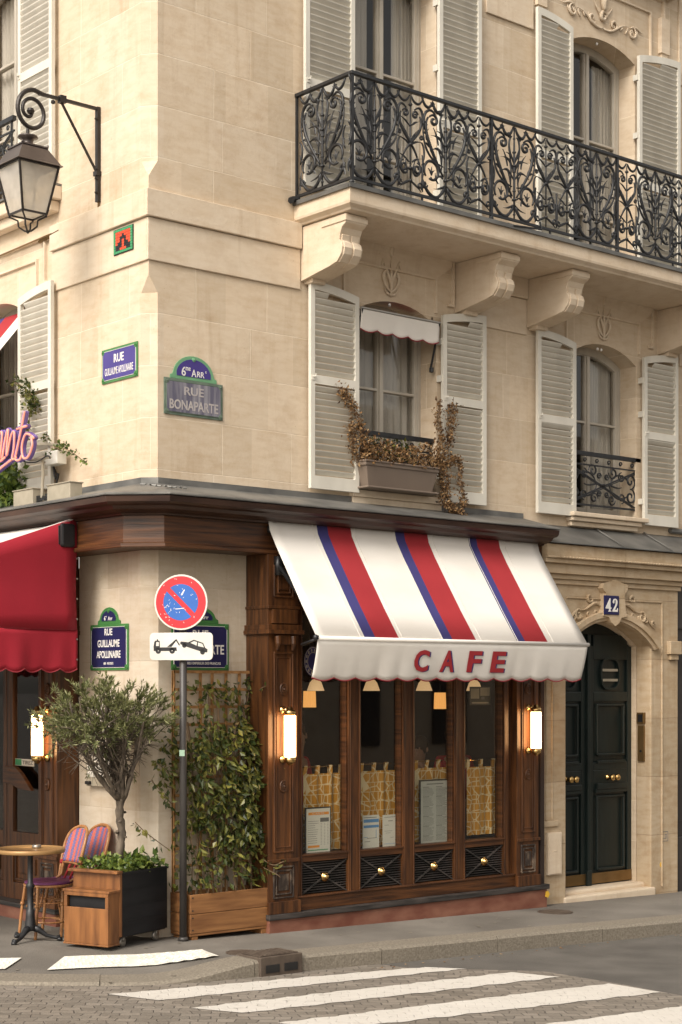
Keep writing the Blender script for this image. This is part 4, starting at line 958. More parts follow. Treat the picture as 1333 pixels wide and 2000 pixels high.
for (a, b) in ((4.92,5.50),(5.55,6.24)):
    uc = door_leaf(a, b)
    for du in ((-.03,.05) if b > 5.6 else (.0,.08)):
        mb = MB().lathe([(.032,0),(.032,.01),(.014,.018),(.012,.045),(.03,.055),(.036,.072),(.028,.09),(0,.096)], FR(uc+du-.02,1.12,DP), 16, ex=Vector((1,0,0)), ey=Vector((0,0,1)), ez=Vector((0,-1,0)))
        mb.build('door_knob', M['brass'], dr, smooth=True)
mb = MB().fbox(FR,5.50,5.55,.05,2.62,DP-.02,DP+.03); mb.fbox(FR,5.49,5.56,.0,.16,DP,DP+.035); mb.build('meeting_stile', M['door'], dr, bevel=.006)
# zinc weathering above the portal
mb = MB(); mb.add([FR(4.47,3.49,.385),FR(14,3.49,.385),FR(14,3.50,.385),FR(4.47,3.50,.385),FR(4.47,3.715,.0),FR(14,3.715,.0)], [(0,1,2,3),(3,2,5,4),(0,3,4)])
for u in (5.55,6.35,7.2,8.6): mb.add([FR(u,3.502,.386),FR(u+.03,3.502,.386),FR(u+.03,3.512,.38),FR(u,3.512,.38),FR(u-.0,3.722,.005),FR(u+.03,3.722,.005),FR(u+.015,3.735,.005)], [(0,1,2,3),(3,2,5,6,4)])
mb.build('zinc_weathering', M['zinc'], B)
# stickers and small fittings on the portal
mb = MB().prism(FR, [(RX(1292,.2)+.022*cos(t), .18+.026*sin(t)) for t in [2*pi*i/10 for i in range(10)]], .2, .203)
solo(mb, 'sticker', M['yellow'], FR(RX(1292,.2),.18,.2), 'small round yellow sticker low on the right jamb of the stone doorway', 'sticker')
mb = MB(); u, z = R(1068,1747,.33); mb.prism(FR, [(u-.03,z-.02),(u+.01,z-.035),(u+.035,z),(u+.01,z+.035),(u-.02,z+.03)], .341, .344)
solo(mb, 'sticker', M['yellow'], FR(u,z,.341), 'scuffed yellow sticker on the right end of the red marble base', 'sticker')
u, z = R(1300,1634,.2); mb = MB()
strip(mb, frame((0,-.2,0),(1,0,0),(0,-1,0)), [(u-.045,z-.05),(u+.045,z-.05),(u+.045,z+.05),(u-.045,z+.05),(u-.045,z-.05)], .006, .002)
strip(mb, frame((0,-.2,0),(1,0,0),(0,-1,0)), [(u-.03,z-.02),(u+.02,z-.02),(u+.02,z+.02),(u-.0,z+.02),(u-.0,z-.03)], .006, .002)
solo(mb, 'sticker', M['ink'], FR(u,z,.2), 'faint square outline stencil on the right jamb above the yellow sticker', 'sticker')
mb = MB(); u0, z1 = R(1066,1637,.2); u1, z0 = R(1095,1708,.2); mb.fbox(FR,4.60,4.80,.20,.62,.2,.235); mb.fbox(FR,4.61,4.79,.21,.61,.235,.24); mb.fbox(FR,4.68,4.72,.43,.445,.24,.243)
solo(mb, 'meter_cabinet', M['stone_trim'], (4.7,-.2,.2), 'cream painted meter cabinet at the foot of the pillar between cafe and doorway', 'cabinet', bevel=.004)
# intercom on the right reveal (faces -x)
FV = frame((6.24,0,0),(0,-1,0),(-1,0,0))
t = thing('intercom', (6.24,-.05,1.5), 'brass entry panel with dark keypad on the right reveal of the doorway', 'intercom')
mb = MB().fbox(FV,.035,.125,1.28,1.66,0,.02); mb.build('plate', M['brass_dull'], t, bevel=.004)
mb = MB().fbox(FV,.03,.13,1.68,1.80,0,.03); mb.build('keypad', M['brass_dull'], t, bevel=.004)
mb = MB().fbox(FV,.05,.11,1.70,1.78,.03,.034); mb.lathe([(.014,0),(.014,.006),(0,.006)], FV(.08,1.39,.02), 12, ex=Vector((0,1,0)), ey=Vector((0,0,1)), ez=Vector((-1,0,0))); mb.build('button', M['black'], t)
# house number plate
nu, nz = R(1195,1182,.28)
t = thing('house_number_plate', FR(nu,nz,.275), 'navy enamel plate with white number 42 on the cartouche above the arched door', 'number plate')
mb = MB(); mb.fbox(FR,nu-.118,nu+.118,nz-.098,nz+.098,.275,.285); mb.build('plate', M['enamel_navy'], t, bevel=.004)
mb = MB()
def num(mb, polys, u, v, w, h, p):
    for poly in polys: mb.prism(FR, [(u+x*w, v+y*h) for x, y in poly], p, p+.003)
four = [[(.55,.0),(.95,.0),(.95,.05),(.86,.07),(.86,.22),(1,.22),(1,.34),(.86,.34),(.86,1),(.70,1),(0,.36),(0,.22),(.62,.22),(.62,.07),(.55,.05)]]
num(mb, [[(.45,.0),(1,.0),(1,.05),(.86,.07),(.86,.22),(1.03,.22),(1.03,.32),(.86,.32),(.86,1),(.72,1),(0,.32),(0,.22),(.60,.22),(.60,.07),(.45,.05)]], nu-.095, nz-.068, .085, .136, .285)
two = [(0,0),(1,0),(1,.3),(.93,.3),(.86,.16),(.45,.16),(.85,.5),(.95,.68),(.95,.82),(.8,.96),(.5,1),(.2,.96),(.04,.82),(.06,.68),(.2,.62),(.34,.68),(.34,.8),(.42,.9),(.55,.9),(.64,.8),(.62,.62),(.45,.42),(0,.1)]
num(mb, [two], nu+.012, nz-.068, .080, .136, .285)
mb.build('numeral', M['white'], t)
# ================================================================== CAFE SHOPFRONT
SH = thing('cafe_shopfront', (0,0,0), 'dark walnut wood cafe shopfront wrapping the street corner with tall windows and door', 'shopfront')
def sweep(prof, xr=4.47, yl=9.0, closed=False):
    mb = MB(); vs = []; n = len(prof)
    def c(p): return .09-1.45*p
    for p, z in prof: 
        k = c(p)
        vs += [(xr,-p,z),(k+p,-p,z),(-p,k+p,z),(-p,yl,z)]
    fs = [(i*4+k,i*4+k+1,(i+1)*4+k+1,(i+1)*4+k) for i in range(n-1) for k in range(3)]
    if closed: fs += [((n-1)*4+k,(n-1)*4+k+1,k+1,k) for k in range(3)]; fs += [tuple(i*4 for i in range(n)), tuple(i*4+3 for i in range(n))[::-1]]
    mb.add(vs, [f[::-1] for f in fs]); return mb
sweep([(0,3.20),(.30,3.20),(.305,3.205),(.305,3.232),(.27,3.245),(.265,3.46),(0,3.46)], closed=True).build('fascia', M['wood_h'], SH)
sweep([(0,3.462),(.29,3.462),(.30,3.475),(.36,3.485),(.40,3.50),(.42,3.525),(.47,3.535),(.49,3.55),(.50,3.595),(0,3.60)], closed=True).build('cornice', M['cornice'], SH)
sweep([(.0,3.602),(.512,3.602),(.514,3.61),(.50,3.622),(.45,3.632),(.02,3.75),(.02,3.80),(.0,3.80)], closed=True).build('zinc_weathering', M['zinc'], SH)
mb = MB()
for (x, y, r_) in [(-.25+.05*i, -.30+.0*i, .02) for i in range(9)]: 
    mb.tube([(x-.02,y+.03*sin(x*40),3.69), (x,y-.02,3.688), (x+.025,y+.01,3.692)], .007, 5)
mb.build('lead_lace', M['zinc'], SH)
mb = MB(); mb.fbox(FR,1.0,4.47,-.5,.085,0,.335); mb.fbox(FL,-9,-1.03,-.5,.11,0,.26); mb.build('marble_base', M['marble'], SH, bevel=.004)
mb = MB(); mb.fbox(FR,.99,4.49,.087,.135,0,.355); mb.fbox(FL,-9,-1.02,.112,.15,0,.28); mb.build('sill_board', M['blackwood'], SH, bevel=.005)
def ros(mb, fr, u, v, p, r=.055):
    e = (fr(1,0)-fr(0,0), Vector((0,0,1)), fr(0,0,1)-fr(0,0))
    a = [ (r,0),(r,.008),(r*.82,.016),(r*.7,.008),(r*.55,.008),(r*.45,.020),(r*.3,.010),(r*.2,.010),(r*.14,.022),(0,.024)]
    mb.lathe(a, fr(u,v,p), 20, ex=e[0]*.78, ey=e[1], ez=e[2])
def pilaster(fr, u0, u1, pf, ztop=3.198):
    mb = MB(); w = u1-u0; uc = (u0+u1)/2
    mb.fbox(fr,u0,u1,.136,ztop,0,pf)
    f = frame(fr(0,0,pf), fr(1,0)-fr(0,0), fr(0,0,1)-fr(0,0))
    def pan(z0, z1, m=.065, ww=.018, pp=.014): strip(mb, f, [(u0+m,z0),(u1-m,z0),(u1-m,z1),(u0+m,z1),(u0+m,z0)], ww, pp)
    pan(.66,2.36); pan(.70,2.32,.09,.008,.008); pan(2.84,3.10); pan(2.87,3.07,.10,.01,.02)
    mb.fbox(fr,uc-.055,uc+.055,2.90,3.04,pf,pf+.012)
    mb.fbox(fr,u0-.01,u1+.01,.136,.24,pf,pf+.03); mb.fbox(fr,u0-.01,u1+.01,.57,.60,pf,pf+.018)
    mb.fbox(fr,u0-.03,u1+.03,2.52,2.555,0,pf+.05); mb.fbox(fr,u0-.02,u1+.02,2.555,2.60,0,pf+.03); mb.fbox(fr,u0+.03,u1-.03,2.61,2.73,pf,pf+.03); mb.fbox(fr,u0-.01,u1+.01,2.735,2.76,0,pf+.02)
    for s in (-1,1): mb.tube([f(uc+s*.085,2.50,.03),f(uc+s*.085,2.44,.035),f(uc+s*.085,2.38,.02)], [.03,.026,.01], 8)
    mb.fbox(fr,uc-.09,uc+.09,2.43,2.51,pf,pf+.03)
    pl = mb.build('pilaster', M['wood'], SH, bevel=.004)
    mb = MB(); f3 = lambda z0, z1, m: strip(mb, f, [(u0+m,z0),(u1-m,z0),(u1-m,z1),(u0+m,z1),(u0+m,z0)], .016, .014)
    f3(.27,.53,.06); f3(.30,.50,.085); mb.fbox(fr,u0+.11,u1-.11,.33,.47,pf,pf+.010); mb.build('worn_panel', M['wood_worn'], pl, bevel=.003)
    for z in (2.05,1.22): mb = MB(); ros(mb, fr, uc, z, pf); mb.build('rosette', M['wood'], pl, smooth=True)
pilaster(FR,1.005,1.335,.31); pilaster(FR,4.07,4.375,.31); pilaster(FL,-1.39,-1.075,.22)
PF = .265
OA = (1.42,2.095,2.755,3.41); OB = (1.95,2.61,3.27,3.94)
mb = MB()
def mull(a, b, z0=.24, z1=3.198, pf=PF, par=SH):
    mb = MB(); mb.fbox(FR,a,b,z0,z1,.15,pf)
    w = b-a
    if w > .08:
        mb.fbox(FR,a+.012,a+.024,z0,z1,pf,pf+.008); mb.fbox(FR,b-.024,b-.012,z0,z1,pf,pf+.008)
        if w > .2: mb.fbox(FR,(a+b)/2-.006,(a+b)/2+.01,z0,z1,pf,pf+.02)
    mb.build('mullion', M['wood'], SH, bevel=.004)
for k in range(4): 
    mull(1.337 if k == 0 else OB[k-1], OA[k])
mull(OB[3],4.0); mull(4.0,4.068,pf=PF-.03)
mb = MB().fbox(FR,1.335,4.07,.136,.245,.05,PF+.015); mb.fbox(FR,1.335,4.07,.245,.262,.05,PF+.03); mb.build('bottom_rail', M['wood_h'], SH, bevel=.004)
mb = MB().fbox(FR,1.335,4.07,2.74,2.86,.12,PF+.01); mb.fbox(FR,1.335,4.07,2.86,3.198,.12,PF-.03); mb.build('transom', M['wood_h'], SH, bevel=.004)
for k in range(4):
    a = OA[k]; b = OB[k]
    mb = MB().fbox(FR,a,b,.548,.61,.12,PF-.008); mb.fbox(FR,a,b,.60,.615,.12,PF+.006)
    for q in (a, b-.018): mb.fbox(FR,q,q+.018,.61,2.74,.17,PF-.02)
    w = mb.build('window', M['wood_h'], SH, bevel=.003)
    mb = MB().fbox(FR,a,b,.60,2.75,.195,.201); mb.build('pane', M['glass'], w)
    mb = MB().fbox(FR,a,b,.262,.548,.10,.11); zz = .27
    while zz < .54: mb.add([FR(u,z,p) for u in (a,b) for p, z in ((.20,zz),(.235,zz+.002),(.235,zz+.008),(.20,zz+.012))], [(0,1,5,4)[::-1],(1,2,6,5)[::-1],(2,3,7,6)[::-1],(3,0,4,7)[::-1]]); zz += .0215
    for (x0,z0,x1,z1) in ((a,.262,b,.548),(a,.548,b,.262)): mb.tube([FR(x0,z0,.24),FR(x1,z1,.24)], .009, 4)
    g = mb.build('grille', M['blackwood'], SH)
    mb = MB().lathe([(.042,0),(.044,.012),(.03,.02),(.026,.024),(.022,.034),(.012,.044),(0,.046)], FR((a+b)/2,.405,.245), 20, ex=Vector((1,0,0)), ey=Vector((0,0,1)), ez=Vector((0,-1,0)))
    mb.build('knob', M['brass'], g, smooth=True)
# left shopfront: door and panels along the other street
mb = MB(); mb.fbox(FL,-1.45,-1.39,.15,3.198,.0,.17); mb.fbox(FL,-9,-3.0,.15,.9,.05,.18); mb.fbox(FL,-3.05,-2.95,.15,3.2,0,.18)
for u in (-4.2,-5.4,-6.6,-7.8,-9): mb.fbox(FL,u,u+.12,.15,3.198,0,.18)
mb.fbox(FL,-3.0,-1.39,2.62,3.198,.0,.17); mb.fbox(FL,-9,-3,2.7,3.198,0,.17)
mb.build('mullion', M['wood'], SH, bevel=.004, split=True)
for (a, b, hand) in ((-2.09,-1.46,True),(-2.73,-2.10,False)):
    mb = MB(); st = .105; pf = .135
    mb.fbox(FL,a,a+st,.15,2.62,.085,pf); mb.fbox(FL,b-.06,b,.15,2.62,.085,pf); mb.fbox(FL,a+st,b-.06,.15,.30,.085,pf); mb.fbox(FL,a+st,b-.06,.62,.76,.085,pf); mb.fbox(FL,a+st,b-.06,2.5,2.62,.085,pf)
    mb.fbox(FL,a+st,b-.06,.30,.62,.09,.11); f = frame(FL(0,0,.11), (0,-1,0), (-1,0,0)); strip(mb, f, [(a+st+.03,.33),(b-.09,.33),(b-.09,.59),(a+st+.03,.59),(a+st+.03,.33)], .02, .02); mb.fbox(FL,a+st+.09,b-.15,.39,.53,.11,.125)
    d = mb.build('door', M['wood'], SH, bevel=.004)
    mb = MB().fbox(FL,a+st,b-.06,.76,2.5,.105,.110); mb.build('pane', M['glass'], d)
    if hand:
        u0, z0 = L(12,1500,.17); mb = MB()
        pts = [L(10,1496,.17),L(34,1498,.17),L(46,1512,.17),L(62,1545,.19),L(40,1541,.17),L(24,1530,.17),L(10,1530,.17)]
        pts = [(u, z) for u, z in pts]
        mb.prism(FL, pts[::-1], .16, .195); mb.lathe([(.008,0),(.008,.004),(0,.005)], FL(*L(18,1505,.2),.195), 8, ex=Vector((0,1,0)), ey=Vector((0,0,1)), ez=Vector((-1,0,0))); mb.fbox(FL,*([L(14,1510,.17)[0]]+[L(22,1510,.17)[0]]),L(18,1516,.17)[1],L(18,1505,.17)[1],.13,.17)
        mb.build('door_handle', M['wood_h'], d, bevel=.006)
mb = MB().fbox(FL,-9,-3.0,.9,2.7,.08,.086); mb.build('pane', M['glass'], SH)
# shop interior shell
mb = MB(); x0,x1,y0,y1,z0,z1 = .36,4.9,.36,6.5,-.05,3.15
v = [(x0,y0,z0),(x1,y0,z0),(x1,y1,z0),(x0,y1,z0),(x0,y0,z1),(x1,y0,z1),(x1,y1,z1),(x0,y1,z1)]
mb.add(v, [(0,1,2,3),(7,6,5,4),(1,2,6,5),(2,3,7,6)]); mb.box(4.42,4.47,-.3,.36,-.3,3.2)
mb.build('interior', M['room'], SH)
# sticker on the door glass
t = thing('door_sticker', FL(*L(49,1489,.112),.112), 'small white and green sticker reading TIREZ on the glass of the left door', 'sticker')
u0, z0 = L(30,1495,.112); u1, z1 = L(67,1484,.112); mb = MB().fbox(FL,u0,u1,z0,z1,.112,.114); mb.build('backing', M['signwhite'], t)
mb = MB().fbox(FL,u0+.004,u0+(u1-u0)*.34,z0+.004,z1-.004,.114,.115); mb.build('pictogram', M['greenp'], t)
text('TIREZ', FL, u0+(u1-u0)*.67, (z0+z1)/2, (u1-u0)*.56, (z1-z0)*.55, .1142, .001, .02).build('lettering', M['ink'], t)
# round emblem on the first cafe window
t = thing('round_window_sticker', FR(1.47,2.36,.205), 'dark round sticker with pale ring at the top of the first cafe window', 'sticker')
eu, ez_ = R(612,1292,.205)
mb = MB().prism(FR, [(eu+.105*cos(a), ez_+.13*sin(a)) for a in [2*pi*i/30 for i in range(30)]], .203, .206); mb.build('disc', M['enamel_navy'], t)
mb = MB()
for r1, r2 in ((1,.95),(.66,.61)): mb.prism(FR, [(eu+.10*r1*cos(a), ez_+.125*r1*sin(a)) for a in [2*pi*i/30 for i in range(30)]], .206, .2068, holes=[[(eu+.10*r2*cos(a), ez_+.125*r2*sin(a)) for a in [2*pi*i/30 for i in range(30)]]])
for i in range(14):
    a = i*2*pi/14; mb.prism(FR, [(eu+.08*cos(a)+.008*x, ez_+.10*sin(a)+.012*y) for x, y in ((-1,-1),(1,-1),(.6,1),(-.6,1))], .206, .2068)
mb.build('ring', M['greybox'], t)
# ================================================================== WALL LAMPS
def wall_lamp(fr, u, p0, label):
    t = thing('wall_lamp', fr(u,1.65,p0), label, 'wall lamp', 'lit wall lamps on the shopfront pilasters')
    ex = fr(1,0)-fr(0,0); n = fr(0,0,1)-fr(0,0); d = .10
    for z in (1.87,1.45):
        mb = MB()
        mb.lathe([(.034,0),(.034,.008),(.018,.016),(.010,.03)], fr(u,z,p0), 14, ex=ex, ey=Vector((0,0,1)), ez=n)
        mb.tube([fr(u,z,p0+.02),fr(u,z,p0+.06),fr(u,z+(.0),p0+d)], .010, 8); mb.lathe([(0,-.024),(.018,-.018),(.025,0),(.018,.018),(0,.024)], fr(u,z,p0+.045), 12)
        mb.build('bracket', M['brass'], t, smooth=True)
    mb = MB().lathe([(.030,0),(.052,.004),(.052,.035),(.044,.045),(.03,.05),(.022,.07),(0,.08)], fr(u,1.825,p0+d), 20); mb.lathe([(0,-.075),(.02,-.065),(.03,-.05),(.046,-.045),(.05,-.03),(.05,0),(.03,.0)], fr(u,1.475,p0+d), 20)
    mb.build('cap', M['brass'], t, smooth=True, split=True)
    mb = MB(); n_ = 32; prof = []
    vs = []; c = fr(u,0,p0+d)
    for z in (1.474,1.826):
        for i in range(n_): 
            r = .047+(.0025 if i%2 else 0); a = 2*pi*i/n_; vs.append((c.x+r*cos(a), c.y+r*sin(a), z))
    mb.add(vs, [(i,(i+1)%n_,(i+1)%n_+n_,i+n_) for i in range(n_)]); mb.build('glass_tube', M['lampglass'], t)
wall_lamp(FR,1.16,.315,'lit glass tube lamp with brass ends on the left pilaster beside the climbing plant')
wall_lamp(FR,4.225,.315,'lit glass tube lamp with brass ends on the right pilaster nearest the arched doorway')
wall_lamp(FL,-1.23,.225,'lit glass tube lamp behind the olive tree next to the wooden door')
# ================================================================== CAFE AWNING
AU0, AU1 = 1.02, 4.375; QF, ZF = .94, 2.475
t = thing('cafe_awning', (2.7,-.3,3.45), 'white awning with red and blue stripes reading CAFE over the cafe windows', 'awning')
st = []
for (b0, b1, r1) in ((714,735,781),(868,886,932),(1012,1028,1072)): st.append((RX(b0,QF), RX(b1,QF), RX(r1,QF)))
ub = [AU0]+[x for s_ in st for x in s_]+[AU1]; mi = [0,1,2,0,1,2,0,1,2,0]
prof = [(.30,3.475),(.318,3.40),(.40,3.265),(.55,3.045),(.74,2.762),(QF,ZF)]
mb = MB()
for i in range(len(ub)-1):
    n = max(1, int((ub[i+1]-ub[i])/.1)); 
    for k in range(n):
        a = ub[i]+(ub[i+1]-ub[i])*k/n; b = ub[i]+(ub[i+1]-ub[i])*(k+1)/n
        def sag(u, p): return -.012*sin(pi*(u-AU0)/(AU1-AU0))*sin(pi*(p-.3)/.64)
        for j in range(len(prof)-1):
            (p0,z0),(p1,z1) = prof[j], prof[j+1]
            mb.add([(a,-p0,z0+sag(a,p0)),(b,-p0,z0+sag(b,p0)),(b,-p1,z1+sag(b,p1)),(a,-p1,z1+sag(a,p1))], [(0,3,2,1)], mi[i])
o = mb.build('canopy', [M['canvas'],M['c_blue'],M['c_red']], t, smooth=True)
s_ = o.modifiers.new('solid', 'SOLIDIFY'); s_.thickness = .003; o.modifiers.new('weld','WELD'); o.modifiers.move(1, 0)
def valance(fr, u0, u1, ztop, ptop, h, swing, ns, amp, mats, parent, par_name='valance', seed=0, wr=.006, trim=True):
    nu = ns*8; nv = 8; mb = MB(); vs = []
    def P(i, t):
        u = u0+(u1-u0)*i/nu; hh = h-amp*abs(sin(pi*ns*i/nu))*1.0*0 - amp*(1-abs(sin(pi*(ns*i/nu)))) 
        w = wr*t*(sin(u*7+seed)+.6*sin(u*17+1+seed)+.4*sin(u*31+seed))
        return fr(u, ztop-hh*t, ptop-swing*t*t*.4-swing*.6*t+w)
    for i in range(nu+1):
        for j in range(nv+1): vs.append(P(i, j/nv))
    mb.add(vs, [(i*(nv+1)+j,i*(nv+1)+j+1,(i+1)*(nv+1)+j+1,(i+1)*(nv+1)+j) for i in range(nu) for j in range(nv)])
    o = mb.build(par_name, mats, parent, smooth=True); s_ = o.modifiers.new('solid','SOLIDIFY'); s_.thickness = .003
    if trim:
        mb = MB().tube([P(i,1) for i in range(nu+1)], .005, 5); mb.build('trim', M['red_trim'], o)
    return o, P
mb = MB()
for k in range(1, 7):
    u = AU0+(AU1-AU0)*k/7; mb.tube([(u,-p-.004,z+.004) for p, z in prof], .0022, 4)
mb.build('seam', M['canvas'], t, split=True)
vo, VP = valance(FR, AU0+.005, AU1-.005, ZF-.02, QF+.004, .335, .08, 14, .026, M['canvas'], t, 'valance', 0, .0045)
mb = MB().tube([(AU0-.01,-QF,ZF-.004),(AU1+.012,-QF,ZF-.004)], .018, 12); mb.build('front_bar', M['canvas'], t, smooth=True)
for u, s in ((AU0+.08,1),(AU1-.08,-1)):
    mb = MB(); mb.tube([(u,-.34,3.10),(u+s*.06,-.64,2.75),(u,-QF+.03,ZF-.005)], .02, 6); mb.fbox(FR,u-.03,u+.03,3.02,3.18,.30,.36)
    mb.lathe([(0,-.03),(.03,-.02),(.03,.02),(0,.03)], (u+s*.06,-.64,2.75), 10)
    mb.build('arm', M['black'], t, smooth=True)
mb = MB()
mb.tube([(AU0+.02,-.72,2.42),(AU0+.02,-QF+.02,ZF-.01)], .014, 6); mb.lathe([(0,-.025),(.025,-.015),(.025,.015),(0,.025)], (AU0-.012,-QF,ZF), 10)
mb.build('bar_end', M['black'], t, smooth=True)
mb = MB().tube([(AU0+.01,-.27,3.41),(AU1-.01,-.27,3.41)], .028, 10); mb.build('roller', M['black'], t, smooth=True)
fv = lambda u, v, p=0: Vector((u, -(QF+.004)+.08*((ZF-.02-v)/.335)*.6+.08*.4*((ZF-.02-v)/.335)**2-.011-p, v))
for ch, pa, pb in (('C',810,840),('A',862,891),('F',915,942),('E',961,989)):
    ua, ub_ = RX(pa,.93), RX(pb,.93); w = ub_-ua
    mb = text(ch, fv, (ua+ub_)/2+.018, 2.292, w*.95, .190, -.003, .001, .032); mb.build('letter_shadow', M['c_blue'], vo)
    mb = text(ch, fv, (ua+ub_)/2, 2.295, w*.95, .190, .0, .001, .032); mb.build('letter', M['c_red'], vo)
# ================================================================== RED TERRACE AWNING (left)
t = thing('terrace_awning', (-.3,.7,3.4), 'large deep red terrace awning with scalloped side curtain left of the street corner', 'awning')
YR = .68
mb = MB(); mb.add([(-.29,YR+.01,3.45),(-3.2,YR+.01,2.42),(-3.2,7.5,2.42),(-.29,7.5,3.45)], [(0,1,2,3)]); o = mb.build('canopy', M['canvas'], t); s_ = o.modifiers.new('s','SOLIDIFY'); s_.thickness = .006
mb = MB(); n = 26; vs = []
for i in range(n+1):
    x = -.275-2.9*i/n; zt = 3.497-.3505*(2.9*i/n); 
    for j in range(7):
        z = zt+(2.545-zt)*j/6 if zt > 2.55 else zt; vs.append((x, YR-.004-.01*sin(j*1.3+i*.3), z))
mb.add(vs, [(i*7+j,i*7+j+1,(i+1)*7+j+1,(i+1)*7+j) for i in range(n) for j in range(6)]); o = mb.build('side_curtain', M['deepred'], t, smooth=True); s_ = o.modifiers.new('s','SOLIDIFY'); s_.thickness = .004
FS = frame((0,YR,0),(1,0,0),(0,-1,0))
o, _ = valance(FS, -3.18, -.262, 2.55, .006, .36, .0, 17, .03, M['deepred'], t, 'side_valance', 2, .015, True)
mb = MB().tube([(-3.2,YR-.02,2.46),(-3.2,7.5,2.46)], .03, 8); mb.tube([(-.29,YR,3.485),(-3.2,YR,2.475)], .012, 6)
mb.build('frame_bar', M['white'], t)
FF = frame((-3.2,0,0),(0,-1,0),(-1,0,0)); valance(FF,-7.5,-YR,2.46,.01,.26,0,30,.03,M['deepred'],t,'front_valance',1,.01)
mb = MB()
for k in range(6): mb.lathe([(.008,0),(.008,.004),(0,.005)], (-.272,YR-.012,2.3+k*.17), 8, ex=Vector((1,0,0)), ey=Vector((0,0,1)), ez=Vector((0,-1,0)))
mb.build('eyelet', M['metal'], t, split=True)
# dark loudspeaker tucked under the cornice
t = thing('wall_speaker', (-.36,.74,3.33), 'black box loudspeaker tucked under the cornice beside the red awning', 'loudspeaker')
mb = MB().box(-.44,-.30,.64,.80,3.24,3.44); mb.build('cabinet', M['black'], t, bevel=.02); mb = MB().box(-.455,-.44,.66,.78,3.26,3.42); mb.build('speaker_grille', M['iron'], t, bevel=.006)
# ================================================================== SMALL WINDOW AWNINGS
def small_awning(fr, uc, w, z0, proj, drop, label, ns):
    t = thing('window_awning', fr(uc,z0,0), label, 'awning')
    u0, u1 = uc-w/2, uc+w/2; mb = MB(); cuts = [u0,u0+w*.36,u0+w*.48,u0+w*.78,u1]
    for i, m in enumerate((0,1,2,0)): mb.add([fr(cuts[i],z0,-.1),fr(cuts[i+1],z0,-.1),fr(cuts[i+1],z0-drop,proj),fr(cuts[i],z0-drop,proj)], [(0,3,2,1)], m)
    o = mb.build('canopy', [M['canvas'],M['c_blue'],M['c_red']], t); s_ = o.modifiers.new('s','SOLIDIFY'); s_.thickness = .004
    valance(fr, u0, u1, z0-drop, proj, .21, .015, ns, .025, M['canvas'], t, 'valance', 3, .006)
    mb = MB(); mb.tube([fr(u0-.01,z0-drop,proj),fr(u1+.01,z0-drop,proj)], .012, 8); mb.build('front_bar', M['metal'], t)
    mb = MB()
    for u in (u0+.01,u1-.0): mb.tube([fr(u,z0-drop,proj),fr(u,z0-drop-.42,-.02)], .011, 6); mb.lathe([(0,-.03),(.022,-.02),(.022,.02),(0,.03)], fr(u,z0-drop-.43,-.01), 10); mb.fbox(fr,u-.01,u+.01,z0-.04,z0+.02,-.12,.0)
    mb.build('arm', M['black'], t); return t
small_awning(FR, 2.74, .98, 5.56, .10, .05, 'rolled small white awning with scalloped edge in the window above the cafe', 5)
small_awning(FL, -2.52, 1.02, 5.55, .62, .88, 'small striped red white and blue window awning above the neon sign', 5)
